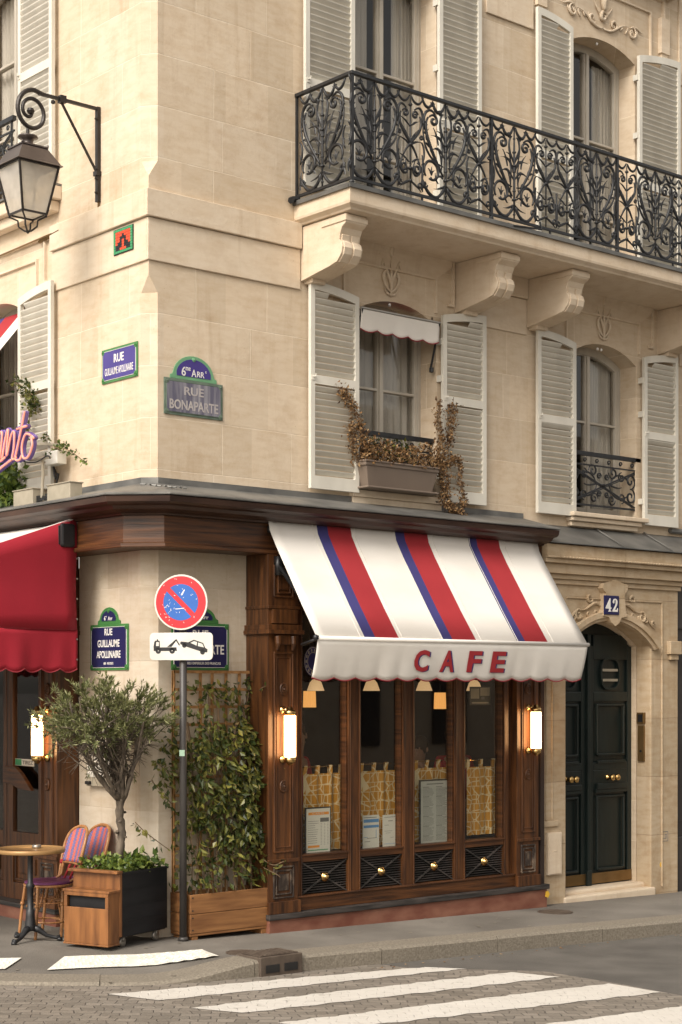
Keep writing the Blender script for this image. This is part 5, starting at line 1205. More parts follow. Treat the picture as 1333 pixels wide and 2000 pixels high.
#PART5
# ================================================================== ENAMEL STREET SIGNS
def enamel(name_lbl, fr, u0, u1, z0, z1, p, dome, mf, mbd, lines, dtext, small_bolts=True):
    t = thing('street_sign', fr((u0+u1)/2, (z0+z1)/2, p), name_lbl, 'street sign')
    b = .026
    mb = MB(); mb.fbox(fr,u0,u1,z0,z1,p,p+.008); mb.build('border', mbd, t, bevel=.003)
    mb = MB(); mb.fbox(fr,u0+b,u1-b,z0+b,z1-b,p+.008,p+.012); mb.build('field', mf, t, bevel=.002)
    f = frame(fr(0,0,p+.008), fr(1,0)-fr(0,0), fr(0,0,1)-fr(0,0))
    mb = MB(); q = b-.003; strip(mb, f, [(u0+q,z0+q),(u1-q,z0+q),(u1-q,z1-q),(u0+q,z1-q),(u0+q,z0+q)], .004, .005); mb.build('line', M['white'] if mf is not M['enamel_old'] else M['enamel_oldg'], t)
    mb = MB()
    for u in (u0+.026,u1-.026):
        for z in (z0+.026,z1-.026):
            mb.lathe([(.022,0),(.022,.005),(.018,.006)], fr(u,z,p+.008), 14, ex=fr(1,0)-fr(0,0), ey=Vector((0,0,1)), ez=fr(0,0,1)-fr(0,0)); mb.lathe([(.008,0),(.008,.012),(0,.014)], fr(u,z,p+.008), 10, ex=fr(1,0)-fr(0,0), ey=Vector((0,0,1)), ez=fr(0,0,1)-fr(0,0))
    mb.build('bolt', mbd, t, smooth=False, split=True)
    if dome:
        a, c, zt, mf2, mb2 = dome; uc = (a+c)/2; hw = (c-a)/2
        prof = [(a,z1),(c,z1),(c,z1+.03),(c-.025,z1+.04)]+[(uc+(hw-.03)*cos(th), z1+.035+(zt-z1-.035)*sin(th)) for th in [pi*i/16 for i in range(1,16)]]+[(a+.025,z1+.04),(a,z1+.03)]
        inn = [(uc-hw+.065,z1+.028),(uc+hw-.065,z1+.028)]+[(uc+(hw-.06)*cos(th), z1+.034+(zt-z1-.062)*sin(th)) for th in [pi*i/14 for i in range(1,14)]]
        mb = MB(); mb.prism(fr, prof, p, p+.008); mb.build('crest', mb2, t, bevel=.002)
        mb = MB(); mb.prism(fr, inn, p+.008, p+.011); mb.build('crest_field', mf2, t)
        mb = MB(); mb.lathe([(.018,0),(.018,.006),(.007,.01),(0,.012)], fr(uc,zt-.03,p+.008), 12, ex=fr(1,0)-fr(0,0), ey=Vector((0,0,1)), ez=fr(0,0,1)-fr(0,0)); mb.build('bolt', mb2, t, split=True)
        for (s, du, dz, w, h) in dtext: text(s, fr, uc+du, z1+dz, w, h, p+.0112, .0015, .01).build('lettering', M['white'], t)
    for (s, uc, zc, w, h, m) in lines: text(s, fr, uc, zc, w, h, p+.0122, .0015, .004 if len(s) > 12 else .018).build('lettering', m, t)
    return t
Wt = M['white']; OW = mat('faded_lettering', (.50,.46,.42), (.34,.31,.32), rough=.6, scale=(30,30,4), contrast=(.3,.7))
enamel('weathered violet-blue enamel sign reading RUE GUILLAUME APOLLINAIRE high on the left wall', FL,-.693,-.147,4.65,4.94,.004,None,M['enamel_blue'],M['enamel_green'],[('RUE',-.42,4.845,.15,.072,Wt),('GUILLAUME APOLLINAIRE',-.42,4.742,.43,.062,Wt)],[])
enamel('faded grey enamel sign reading RUE BONAPARTE under a green crest on the right wall', FR,.145,.751,4.335,4.64,.004,(.207,.686,4.845,M['enamel_blue'],M['enamel_green2']),M['enamel_old'],M['enamel_oldg'],[('RUE',.448,4.545,.20,.070,OW),('BONAPARTE',.448,4.425,.50,.082,OW)],[('6',-.105,.068,.042,.078),('me',-.06,.092,.05,.03),('A',.0,.062,.05,.062),('RR',.07,.058,.075,.048),("t",.123,.085,.012,.02)])
enamel('navy enamel sign reading RUE GUILLAUME APOLLINAIRE above the olive tree', FL,-.863,-.276,2.21,2.60,.010,(-.745,-.40,2.745,M['enamel_navy'],M['enamel_green']),M['enamel_navy'],M['enamel_green'],[('RUE',-.57,2.535,.12,.058,Wt),('GUILLAUME',-.57,2.438,.34,.062,Wt),('APOLLINAIRE',-.57,2.345,.37,.062,Wt),('1880 - 1918 POETE',-.57,2.268,.15,.022,Wt)],[('6',-.055,.052,.024,.036),('e',-.034,.066,.012,.012),('Arr',.028,.050,.07,.032)])
enamel('navy enamel sign reading RUE BONAPARTE half hidden behind the no parking sign', FR,.215,.811,2.21,2.605,.010,(.34,.70,2.74,M['enamel_navy'],M['enamel_green']),M['enamel_navy'],M['enamel_green'],[('RUE',.51,2.51,.16,.075,Wt),('BONAPARTE',.51,2.385,.49,.082,Wt),('1769 - 1821 EMPEREUR DES FRANCAIS',.51,2.268,.42,.022,Wt)],[('6',-.075,.055,.026,.036),('e',-.052,.068,.012,.012),('Arr',.03,.052,.085,.034)])
# mosaic tile picture
t = thing('wall_mosaic', FL(-.335,5.81,.02), 'small square mosaic of red, black and green tiles near the corner under the string course', 'mosaic')
pat = ["gggkgggggg","gkrrkrrkgg","gkrrkkrrkg","gkkkkkkkkg","grrkrrkrrg","grkkrrkkrg","gkkrrrrkkg","ggggkkgggg"]
cols = {'g': [], 'r': [], 'k': []}; nh, nv_ = 8, 10
pat = ["ggggggggg","grrrrrrrg","grrrkrrrg","grrkkkrrg","grrkrkrrg","grkkrkkrg","gkkkrkkkg","gkkrrrkkg","ggggggggg"]
mbs = {k: MB() for k in 'grk'}; u0, z0 = -.478, 5.71; W9 = .286/9; H9 = .203/9
MB().fbox(FL,u0-.004,u0+.29,z0-.004,z0+.207,.018,.028).build('backing', M['black'], t)
for j, row in enumerate(pat):
    for i, ch in enumerate(row): mbs[ch].fbox(FL,u0+i*W9+.0015,u0+(i+1)*W9-.0015,z0+(8-j)*H9+.0015,z0+(9-j)*H9-.0015,.028,.033)
for ch, m, nm in (('g',M['greenp'],'green_tiles'),('r',mat('red_tile',(.72,.07,.02),rough=.25),'red_tiles'),('k',M['black'],'black_tiles')): mbs[ch].build(nm, m, t)
# ================================================================== NO PARKING SIGN ON ITS POLE
PX, PY = .149, -.279
th = radians(217); n = Vector((cos(th), sin(th), 0)); ex = Vector((-n.y, n.x, 0))
FP = frame((PX,PY,0), ex, n)
t = thing('no_parking_sign', (PX,PY,0), 'round red and blue no parking sign with tow-away plate on a dark grey pole', 'traffic sign')
mb = MB().tube([(PX,PY,-.05),(PX,PY,2.95)], .030, 18); mb.lathe([(.045,0),(.04,.02),(.031,.03)], (PX,PY,0), 18); mb.build('pole', M['polegrey'], t, smooth=True)
mb = MB().fbox(FP,-.022,.022,1.505,1.555,.026,.032); mb.build('pole_sticker', M['mint'], t)
zc = 2.757; circ = lambda r, n_=48, a0=0: [(r*cos(2*pi*i/n_+a0), zc+r*sin(2*pi*i/n_+a0)) for i in range(n_)]
d = MB().prism(FP, circ(.226), .045, .062).build('disc', M['signwhite'], t, bevel=.004)
MB().prism(FP, circ(.212), .062, .064).build('red_ring', M['signred'], d)
mb = MB()      # two blue half fields
for s in (0, 1):
    a0 = radians(-45)+pi*s; r = .148; off = .021
    pts = []
    for i in range(25):
        a = a0+.14+(pi-.28)*i/24; pts.append((r*cos(a), zc+r*sin(a)))
    mb.prism(FP, pts, .064, .0655)
mb.build('blue_field', M['signblue'], d)
mb = MB(); rnd = random.Random(5)
for i in range(46):
    a = rnd.uniform(0,2*pi); r = .2*sqrt(rnd.random()); u, v = r*cos(a), zc+r*sin(a)
    if rnd.random() < .5: u, v = -.10+rnd.gauss(0,.035), zc-.03+rnd.gauss(0,.05)
    l = rnd.uniform(.003,.011); w = rnd.uniform(.0015,.003); b_ = rnd.uniform(0,pi)
    mb.prism(FP, [(u+l*cos(b_),v+l*sin(b_)),(u-w*sin(b_),v+w*cos(b_)),(u-l*cos(b_),v-l*sin(b_)),(u+w*sin(b_),v-w*cos(b_))], .0655, .066)
mb.prism(FP, [(.0,zc+.06),(.03,zc+.105),(.036,zc+.10),(.012,zc+.055)], .0655, .066); mb.prism(FP, [(-.05,zc-.052),(.03,zc-.046),(.03,zc-.052),(-.04,zc-.058)], .0655, .066)
mb.build('scratch', M['white'], d)
def rr(u0,u1,v0,v1,r,n_=5): 
    out = []
    for cx_, cy_, a in ((u1-r,v0+r,-pi/2),(u1-r,v1-r,0),(u0+r,v1-r,pi/2),(u0+r,v0+r,pi)): out += [(cx_+r*cos(a+pi/2*i/n_), cy_+r*sin(a+pi/2*i/n_)) for i in range(n_+1)]
    return out
zp = 2.398; pl = MB().prism(FP, rr(-.268,.268,zp-.112,zp+.112,.035), .045, .055).build('tow_plate', M['signwhite'], t, bevel=.003)
mb = MB(); S_ = .000907   # pictogram drawn from the plate, units ~ zoom pixels
def pp(pts, h=()): mb.prism(FP, [((x-915)*S_*.96, zp+(745-y)*S_) for x, y in pts][::-1], .055, .0565, holes=[[((x-915)*S_*.96, zp+(745-y)*S_) for x, y in q][::-1] for q in h])
def pc(x, y, r): pp([(x+r*cos(2*pi*i/20), y+r*sin(2*pi*i/20)) for i in range(20)])
pp([(648,785),(645,745),(655,700),(665,692),(705,692),(708,752),(870,752),(874,785)], [[(668,740),(672,704),(698,704),(698,740)]])
pc(684,686,7); pc(692,783,27); pc(828,783,27)
pp([(780,748),(862,682),(872,680),(905,732),(895,736),(866,696),(822,748)])
pp([(905,715),(912,700),(985,708),(1040,685),(1130,715),(1150,758),(1172,772),(1170,800),(1120,795),(960,745),(908,725)], [[(1005,713),(1042,696),(1072,706),(1066,738)],[(1080,709),(1122,722),(1138,755),(1078,742)]])
pc(947,735,22); pc(1124,795,24)
mb.build('pictogram', M['black'], pl)
mb = MB()
for x in (692,828): mb.prism(FP, [((x-915)*S_*.96+.004*cos(2*pi*i/10), zp+(745-783)*S_+.004*sin(2*pi*i/10)) for i in range(10)], .0565, .057)
mb.build('wheel_hub', M['signwhite'], pl)
mb = MB()
for z in (2.60,2.93,2.36): mb.fbox(FP,-.045,.045,z-.012,z+.012,-.036,.045)
mb.build('clamp', M['polegrey'], t, split=True)
# ================================================================== STREET LANTERN
LY = .741
t = thing('street_lantern', (0,LY,6.6), 'black four-sided street lantern hanging from a scrolled wall bracket on the left facade', 'street lantern')
mb = MB(); mb.box(-.035,-.005,LY-.02,LY+.02,6.22,7.03)
for z in (6.30,6.42,6.50,6.93): mb.lathe([(0,-.02),(.016,-.012),(.018,.0),(0,.01)], (-.04,LY-.01,z), 8)
mb.box(-.05,0,LY-.028,LY+.028,6.44,6.48)
mb.tube([(-.02,LY,7.015),(-.60,LY,7.015)], .018, 4)
mb.tube([(-.03,LY,6.47),(-.385,LY,7.0)], .012, 4); mb.box(-.40,-.345,LY-.028,LY+.028,6.985,7.045); mb.lathe([(0,-.03),(.02,-.02),(.018,.0),(0,.01)], (-.46,LY,6.985), 8)
sp = []
for i in range(61):
    a = pi*.5+2*pi*1.72*i/60; r = .160*(1-i/60)**.75+.018
    cx_ = -.69+.02*(1-i/60)*0; sp.append((cx_+r*cos(a)*.92+ .05*(1-i/60), LY, 6.855+r*sin(a)))
mb.tube([(-.55,LY,7.015)]+sp, [.018]+[.020-.006*i/60 for i in range(61)], 8); mb.lathe([(0,-.03),(.025,-.022),(.034,0),(.025,.022),(0,.03)], (sp[-1][0],LY,sp[-1][2]), 12)
mb.tube([(-.70,LY,6.70),(-.70,LY,6.60)], .014, 8)
mb.build('wall_bracket', M['iron2'], t, smooth=False)
LX = -.70
mb = MB().lathe([(.0,6.655),(.03,6.65),(.082,6.635),(.085,6.622),(.05,6.61),(.042,6.575),(.06,6.555),(.10,6.535)], (LX,LY,0), 20); mb.build('chimney_cap', M['lantern_top'], t, smooth=True)
def ring(a0, z0, a1, z1): return [(LX+s*a,LY+q*a,z) for (a,z) in ((a0,z0),(a1,z1)) for s,q in ((-1,-1),(1,-1),(1,1),(-1,1))]
mb = MB(); mb.add(ring(.20,6.385,.115,6.53), [(0,1,5,4),(1,2,6,5),(2,3,7,6),(3,0,4,7),(4,5,6,7)]); mb.add(ring(.215,6.375,.20,6.388), [(0,1,5,4),(1,2,6,5),(2,3,7,6),(3,0,4,7),(0,3,2,1)]); mb.add(ring(.125,6.528,.12,6.542), [(0,1,5,4),(1,2,6,5),(2,3,7,6),(3,0,4,7),(4,5,6,7)])
for s in (-1,1):
    for q in (-1,1): mb.lathe([(.010,0),(.006,.015),(0,.02)], (LX+s*.12,LY+q*.12,6.54), 6)
mb.build('roof', M['lantern_top'], t)
mb = MB(); A, Z1, A2, Z2 = .185, 6.375, .112, 5.985
for s,q in ((-1,-1),(1,-1),(1,1),(-1,1)): mb.tube([(LX+s*A,LY+q*A,Z1),(LX+s*A2,LY+q*A2,Z2)], .011, 4)
for (a,z) in ((A,Z1-.006),(A2,Z2)):
    c = [(LX-a,LY-a,z),(LX+a,LY-a,z),(LX+a,LY+a,z),(LX-a,LY+a,z)]
    for i in range(4): mb.tube([c[i],c[(i+1)%4]], .011, 4)
for s,q in ((-1,-1),(1,-1),(1,1),(-1,1)):
    mb.tube([(LX+s*A2,LY+q*A2,Z2),(LX+s*A2*.95,LY+q*A2*.95,Z2-.02),(LX+s*.06,LY+q*.06,Z2-.05),(LX+s*.055,LY+q*.055,Z2-.10),(LX+s*.02,LY+q*.02,Z2-.135),(LX,LY,Z2-.14)], .008, 6); mb.lathe([(0,-.02),(.008,-.01),(0,0)], (LX+s*A2,LY+q*A2,Z2-.01), 6)
mb.lathe([(0,-.16),(.012,-.15),(.02,-.135),(0,-.125)], (LX,LY,Z2), 10); mb.build('frame', M['iron2'], t)
mb = MB(); a, a2 = A-.006, A2-.004; mb.add([(LX+s*x,LY+q*x,z) for (x,z) in ((a2,Z2+.004),(a,Z1-.01)) for s,q in ((-1,-1),(1,-1),(1,1),(-1,1))], [(0,1,5,4),(1,2,6,5),(2,3,7,6),(3,0,4,7),(0,3,2,1)]); mb.build('glass', M['glass_lantern'], t)
mb = MB().lathe([(.05,6.18),(.06,6.24),(.055,6.34),(.03,6.365)], (LX,LY,0), 14); mb.build('lamp_fitting', M['white'], t, smooth=True)
mb = MB(); mb.tube([(-.015,LY-.005,6.22),(-.012,LY+.01,6.15),(-.012,LY+.09,6.12),(-.012,LY+.3,6.115),(-.012,LY+.55,6.11),(-.05,LY+.8,6.09),(-.05,LY+2.5,6.06)], .008, 6)
for k in range(5): mb.box(-.022,0,LY+.09+k*.16,LY+.105+k*.16,6.10,6.13)
mb.tube([(-.03,LY+.60,6.10),(-.03,LY+.95,6.07)], .018, 6)
mb.build('cable', M['brass_dull'], t)
# ================================================================== MENU CASE ON THE PIER
t = thing('menu_case', FL(-.63,1.6,.0), 'slim pale lit menu case on the stone pier behind the olive tree', 'menu case')
mb = MB().fbox(FL,-.87,-.40,1.22,1.98,.006,.06); mb.build('case', M['greybox'], t, bevel=.006)
mb = MB().fbox(FL,-.84,-.42,1.30,1.95,.06,.064); mb.build('menu_sheet', M['signwhite'], t)
mb = MB().fbox(FL,-.845,-.78,1.235,1.262,.06,.085); mb.build('lock', M['black'], t)
# ================================================================== NEON SIGN AND LEFT FIXTURES
t = thing('neon_sign', FL(*L(30,870,.42),.42), 'pink script neon lettering on violet raised letters above the red awning', 'neon sign')
def Lp(pts, p, dx=0): return [FL(*L(x+dx,y,p),p) for x, y in pts]
def cat(pts, n=8):
    out = []; P = [pts[0]]+list(pts)+[pts[-1]]
    for i in range(1, len(P)-2):
        for k in range(n):
            q = k/n; a,b,c,d_ = P[i-1],P[i],P[i+1],P[i+2]
            out.append(tuple(.5*((2*b[j])+(-a[j]+c[j])*q+(2*a[j]-5*b[j]+4*c[j]-d_[j])*q*q+(-a[j]+3*b[j]-3*c[j]+d_[j])*q**3) for j in range(len(a))))
    return out+[pts[-1]]
strokes = [[(-22,880),(-14,845),(-16,905),(-4,855),(4,845),(2,880),(0,900),(10,893)],[(4,898),(12,850),(16,842),(13,890),(22,850),(28,845),(27,875),(24,896),(32,893)],[(48,803),(42,835),(34,875),(30,896),(38,898),(44,886)],[(33,838),(52,832)],[(60,850),(50,848),(43,870),(45,893),(55,892),(63,870),(61,852),(66,856)],[(-12,925),(4,912),(22,898)]]
for si, s_ in enumerate(strokes):
    c_ = cat(s_, 6) if len(s_) > 2 else s_
    mb = MB().tube(Lp(c_, .36, 5), .020, 6); mb.tube(Lp(c_, .42, 1), .019, 6); b_ = mb.build('letter', M['violet'], t, smooth=True)
    mb = MB().tube(Lp(c_, .47), .0095, 8); mb.build('neon_tube', M['pink'], t, smooth=True)
mb = MB(); mb.tube(Lp([(66,866),(124,869)], .1), .014, 4); mb.tube([FL(*L(95,868,.1),.1), FL(*L(95,868,.1),.0)], .012, 4); mb.tube([FL(*L(66,866,.1),.1), FL(*L(60,868,.4),.4)], .012, 4)
mb.tube(Lp([(30,893),(60,898),(98,893)], .3), .014, 6); mb.tube([FL(*L(82,897,.3),.3),FL(*L(84,925,.3),.3),FL(*L(82,972,.3),.3)], .013, 6); mb.tube([FL(*L(82,897,.3),.3),FL(*L(80,895,.0),.0)], .012, 6)
mb.build('support_arm', M['greybox'], t)
mb = MB()
for k in range(5): mb.tube(cat(Lp([(88-k*2,972),(60+k*7,984-k*2),(48+k*5,975),(82+k*3,968+k)], .3), 5), .006, 5)
mb.tube(cat(Lp([(104,905),(108,935),(114,925),(108,955),(109,962)], .06), 5), .010, 5); mb.tube(cat(Lp([(100,905),(112,930),(106,962)], .05), 5), .008, 5); mb.tube(cat(Lp([(30,893),(50,902),(72,902),(92,890),(98,895)], .32), 5), .006, 5)
mb.build('wiring', M['black'], t)
for (x0, x1, yt, yb, dd, lb) in ((28,66,975,990,.33,'beige junction box on the cornice below the neon sign, nearer the left edge'),(94,139,958,984,.33,'weathered beige junction box on the cornice at the foot of the left shutter')):
    u0, zt = L(x0,yt,dd); u1, zb = L(x1,yb,dd); zt += .015; mb = MB().fbox(FL,u0,u1,3.66,3.66+.13,.22,.34); mb.fbox(FL,u0-.008,u1+.008,3.79,3.80,.21,.35); mb.fbox(FL,u0+.02,u0+.05,3.60,3.66,.25,.30); mb.fbox(FL,u1-.05,u1-.02,3.60,3.66,.25,.30)
    solo(mb, 'junction_box', M['greybox'], FL((u0+u1)/2,3.66,.28), lb, 'junction box', bevel=.004)
u0, z1 = L(98,884,.10); u1, z0 = L(121,906,.10)
solo(MB().fbox(FL,u0,u1,z0,z1,.05,.15), 'wall_box', M['signwhite'], FL(u0,z0,.1), 'small white plastic box fixed on the left shutter with a trailing plant', 'box', bevel=.008)
#PART6
# ================================================================== PLANTS
def add_leaf(mb, pos, d, L_, W_, fold=.25, rnd=random):
    d = d.normalized(); s_ = d.cross(Vector((0,0,1)));
    if s_.length < .1: s_ = Vector((1,0,0))
    s_.normalize(); a = rnd.uniform(-1.3,1.3); s_ = (s_*cos(a)+d.cross(s_)*sin(a)); u = d.cross(s_)
    m_ = pos+d*L_*.45
    mb.add([pos, m_+s_*W_/2+u*W_*fold, pos+d*L_, m_-s_*W_/2+u*W_*fold], [(0,1,2),(0,2,3)])
def rv(rnd, a=1): return Vector((rnd.gauss(0,a), rnd.gauss(0,a), rnd.gauss(0,a)))
# --- rolling planter cart
CA = radians(19); CO = Vector((-.50,-.365,0)); cu_ = Vector((cos(CA),sin(CA),0)); cv_ = Vector((-sin(CA),cos(CA),0))
def CF(u, v, p=0.0): return CO+cu_*u+Vector((0,0,1))*v+cv_*p     # u length, v height, p depth
gz = zs(-.35,-.1)
t = thing('planter_cart', (CO.x,CO.y,gz), 'wheeled planter cart with black side panels and an oak drawer cabinet in front', 'planter')
mb = MB().fbox(CF,0,.60,.10,.60,0,.02); mb.fbox(CF,0,.60,.10,.60,.44,.46); mb.fbox(CF,.58,.60,.10,.60,.02,.44); mb.fbox(CF,0,.60,.09,.11,0.02,.44)
for z in (.22,.34,.47): mb.fbox(CF,0,.60,z-.002,z+.002,-.002,.0)
mb.fbox(CF,-.0,.61,.585,.605,-.008,.012)
mb.build('body', M['cartblack'], t, bevel=.003)
mb = MB().fbox(CF,-.03,-.001,.10,.60,-.005,.465); mb.fbox(CF,-.075,-.0,.60,.622,-.01,.485); mb.build('end_panel', M['cartwood'], t, bevel=.004)
h0, h1 = .055, .475
mb = MB().fbox(CF,-.175,-.155,h0,h0+.28,.0,.44); mb.fbox(CF,-.175,-.155,h1-.05,h1-.02,.0,.44); mb.fbox(CF,-.175,-.155,h0+.28,h1-.05,.0,.03); mb.fbox(CF,-.175,-.155,h0+.28,h1-.05,.41,.44)
mb.fbox(CF,-.18,-.03,h1-.02,h1,-.012,.45); mb.fbox(CF,-.155,-.03,h0,h1-.02,.0,.02); mb.fbox(CF,-.155,-.03,h0,h1-.02,.42,.44); mb.fbox(CF,-.18,-.03,h0-.015,h0,-.006,.446)
mb.build('drawer_cabinet', M['cartwood'], t, bevel=.004)
mb = MB().fbox(CF,-.14,-.135,h0+.2,h1-.03,.03,.41); mb.build('opening_shade_sheet', M['cartblack'], t)  # black sheet inside the opening, painting in the shade of the hollow
for (u, p) in ((.08,.06),(.52,.06),(.08,.40),(.52,.40)):
    mb = MB(); c = CF(u,.045,p); mb.lathe([(0,-.014),(.03,-.014),(.042,-.008),(.042,.008),(.03,.014),(0,.014)], c, 16, ex=cu_, ey=Vector((0,0,1)), ez=cv_); mb.fbox(CF,u-.03,u+.03,.085,.09,p-.03,p+.03); mb.fbox(CF,u-.015,u+.015,.05,.088,p-.02,p-.016)
    mb.build('caster', M['metal'], t, smooth=True)
mb = MB().fbox(CF,.0,.58,.5,.575,.02,.44); mb.build('soil', M['soil'], t)
# --- olive tree in the cart
rnd = random.Random(11)
base = CF(.27,.57,.22); topf = base+Vector((-.01,-.01,.60))
t = thing('olive_tree', tuple(base), 'small olive tree with gnarled trunk and rounded grey-green crown in the wheeled planter', 'tree')
mbt = MB(); path = cat([tuple(base), tuple(base+Vector((-.01,.0,.15))), tuple(base+Vector((.015,.01,.32))), tuple(base+Vector((-.012,.0,.47))), tuple(topf)], 5)
mbt.tube(path, [.034+.005*sin(i*2.1)+(.012 if i < 2 else 0) for i in range(len(path)-2)]+[.040,.046], 12)
for k in range(9): a = rnd.uniform(0,6.28); z = rnd.uniform(.1,.5); mbt.lathe([(0,-.012),(.014,-.006),(.016,.0),(.01,.008),(0,.01)], base+Vector((.036*cos(a),.036*sin(a),z)), 8)
CC = topf+Vector((-.13,.03,.63)); RR_ = Vector((.58,.52,.38))
twigs = []
def branch(a, b, r0, r1, bow, n=8, ns=6):
    d = b-a; side = rv(rnd,1); side = (side-d*(side.dot(d)/max(1e-6,d.dot(d))))
    if side.length > 0: side.normalize()
    pts = [a+d*(i/n)+side*bow*sin(pi*i/n)+Vector((0,0,1))*(-.12*d.length*sin(pi*i/n))*(1 if bow else 0)+rv(rnd,.006) for i in range(n+1)]; pts[0] = a
    mbt.tube(pts, [r0+(r1-r0)*i/n for i in range(n+1)], ns); return pts
mains = []
for k in range(8):
    a = k*2*pi/8+rnd.uniform(-.2,.2); tgt = CC+Vector((RR_.x*.62*cos(a), RR_.y*.62*sin(a), rnd.uniform(-.05,.18))); mains.append(branch(topf+Vector((.02*cos(a),.02*sin(a),-.01)), tgt, .022, .007, .03, 10))
mains.append(branch(topf, CC+Vector((0,0,.15)), .02, .007, .03, 10)); mains.append(branch(topf, CC+Vector((.12,.05,.15)), .02, .007, .03, 10))
sec = []
for k in range(95):
    mnb = rnd.choice(mains); i = rnd.randint(3, 9); a = mnb[i]; v = rv(rnd).normalized(); v.z = abs(v.z)*1.0-.30 if rnd.random() < .75 else v.z*.3
    tgt = CC+Vector((v.x*RR_.x,v.y*RR_.y,v.z*RR_.z))*rnd.uniform(.72,.97); sec.append(branch(a, tgt, .008, .003, .02, 6, 4))
for k in range(900):
    sb = rnd.choice(sec); i = rnd.randint(2, 6); a = sb[i]; v = (a-CC); v = Vector((v.x/RR_.x, v.y/RR_.y, v.z/RR_.z)); v = v.normalized() if v.length > 0 else Vector((0,0,1)); dd = (v+rv(rnd,.45)+Vector((0,0,.35))).normalized()
    L_ = rnd.uniform(.07,.17); e = a+dd*L_; mbt.tube([a, a+dd*L_*.5+rv(rnd,.006), e], [.003,.002,.0012], 3); twigs.append((a, e))
mbt.build('trunk', M['bark'], t, smooth=True)
mb = MB()
for a, e in twigs:
    if a.z < CC.z-.10-.12*((a.x-CC.x)/.5)**2 and rnd.random() < .9: continue
    d = (e-a); 
    for k in range(19):
        q = rnd.uniform(.25,1.08); p = a+d*q; dr_ = (d.normalized()*.8+rv(rnd,.42)+Vector((0,0,.2)))
        add_leaf(mb, p, dr_, rnd.uniform(.034,.06), rnd.uniform(.009,.015), .15, rnd)
mb.build('crown', M['olive'], t)
# --- ivy underplanting
rnd = random.Random(3)
mb = MB()
for k in range(900):
    u = rnd.uniform(.0,.57); p = rnd.uniform(.0,.46); h = .58+.11*(1-((u-.26)/.42)**2)*rnd.random()**.6; c = CF(u,h,p)+rv(rnd,.012)
    add_leaf(mb, c, rv(rnd,.6)+Vector((0,0,.5)), rnd.uniform(.025,.055), rnd.uniform(.022,.048), .12, rnd)
for k in range(40):
    c = CF(rnd.uniform(.1,.55),.66+rnd.uniform(0,.05),rnd.uniform(-.01,.3)); add_leaf(mb, c, rv(rnd,.5)+Vector((0,-.3,.5)), rnd.uniform(.06,.09), rnd.uniform(.04,.06), .1, rnd)
solo(mb, 'ivy_plant', M['ivy'], tuple(CF(.3,.58,.2)), 'bright low ivy spilling round the olive trunk in the wheeled planter', 'plant')
# --- wooden planter box
g1 = 0
t = thing('wooden_planter', (.61,-.15,-.01), 'long low planter box of orange-brown planks against the corner pier', 'planter')
x0, x1, y0, y1, zb, zm, zt = .205, 1.035, -.30, -.015, .045, .205, .365
mb = MB(); 
for a, b in ((zb,zm-.002),(zm+.002,zt)):
    mb.box(x0,x1,y0,y0+.025,a,b); mb.box(x0,x1,y1-.025,y1,a,b); mb.box(x0,x0+.025,y0+.025,y1-.025,a,b); mb.box(x1-.025,x1,y0+.025,y1-.025,a,b)
mb.box(x0,x1,y0+.004,y1-.004,zb-.022,zb-.002)
mb.build('plank_box', M['planter'], t, bevel=.004)
mb = MB()
for x in (x0+.025,x1-.085): mb.box(x,x+.06,y0+.01,y1-.01,-.03,zb-.024)
mb.build('foot', M['planter'], t, bevel=.003, split=True)
mb = MB()
for x in (x0+.025,x1-.025):
    for z in (zb+.03,zm-.03,zm+.03,zt-.025): mb.lathe([(.007,0),(.007,.003),(0,.004)], (x,y0,z), 8, ex=Vector((1,0,0)), ey=Vector((0,0,1)), ez=Vector((0,-1,0)))
mb.build('screw', M['iron'], t, split=True)
mb = MB().box(x0+.026,x1-.026,y0+.026,y1-.026,.25,.33); mb.build('soil', M['soil'], t)
# --- trellis
t = thing('trellis', (.63,-.05,.33), 'brown wooden lath trellis standing in the planter behind the climbing plant', 'trellis')
mb = MB(); us = [RX(x,.045) for x in (341,393,416,443,469,493)]; zt_ = R(420,1311,.045)[1]
for u in us: mb.fbox(FR,u-.012,u+.012,.3,zt_,.03,.042)
mb.fbox(FR,us[0]-.012,us[0]-.0,.3,zt_,.02,.055)
zz = zt_-.008; z_ = []
while zz > .5: mb.fbox(FR,us[0]-.015,us[-1]+.015,zz-.012,zz+.012,.043,.055); zz -= .147
mb.build('lattice', M['trellis'], t)
# --- climbing plant
rnd = random.Random(21)
t = thing('climbing_plant', (.62,-.15,.33), 'dense dark green climbing plant covering the trellis in the wooden planter', 'plant')
ms = MB(); ml = MB()
def edge(z): # half width of the mass at height z
    return .52+.05*sin(z*5)+.04*sin(z*11+1) if z < 1.5 else .54-.20*sm(1.5,2.1,z)
def spray(p0, pts, n, r=.03, sz=(.045,.07)):
    P_ = cat([tuple(p) for p in pts], 6); ms.tube(P_, .004, 4)
    for k in range(n):
        q = Vector(P_[rnd.randint(1, len(P_)-1)]); add_leaf(ml, q+rv(rnd,r*.4), rv(rnd,.6)+Vector((0,-.1,-.35)), rnd.uniform(*sz), rnd.uniform(.022,.036), .18, rnd)
for k in range(16):
    x = rnd.uniform(.28,.98); y = rnd.uniform(-.24,-.08); zt2 = rnd.uniform(1.3,2.05); pts = [(x,y,.3)]
    for q in range(1,7): pts.append((x+rnd.uniform(-.05,.05), y*(1-.5*q/6)+rnd.uniform(-.02,.02), .3+(zt2-.3)*q/6))
    ms.tube(cat(pts,4), .005 if k % 3 else .008, 5)
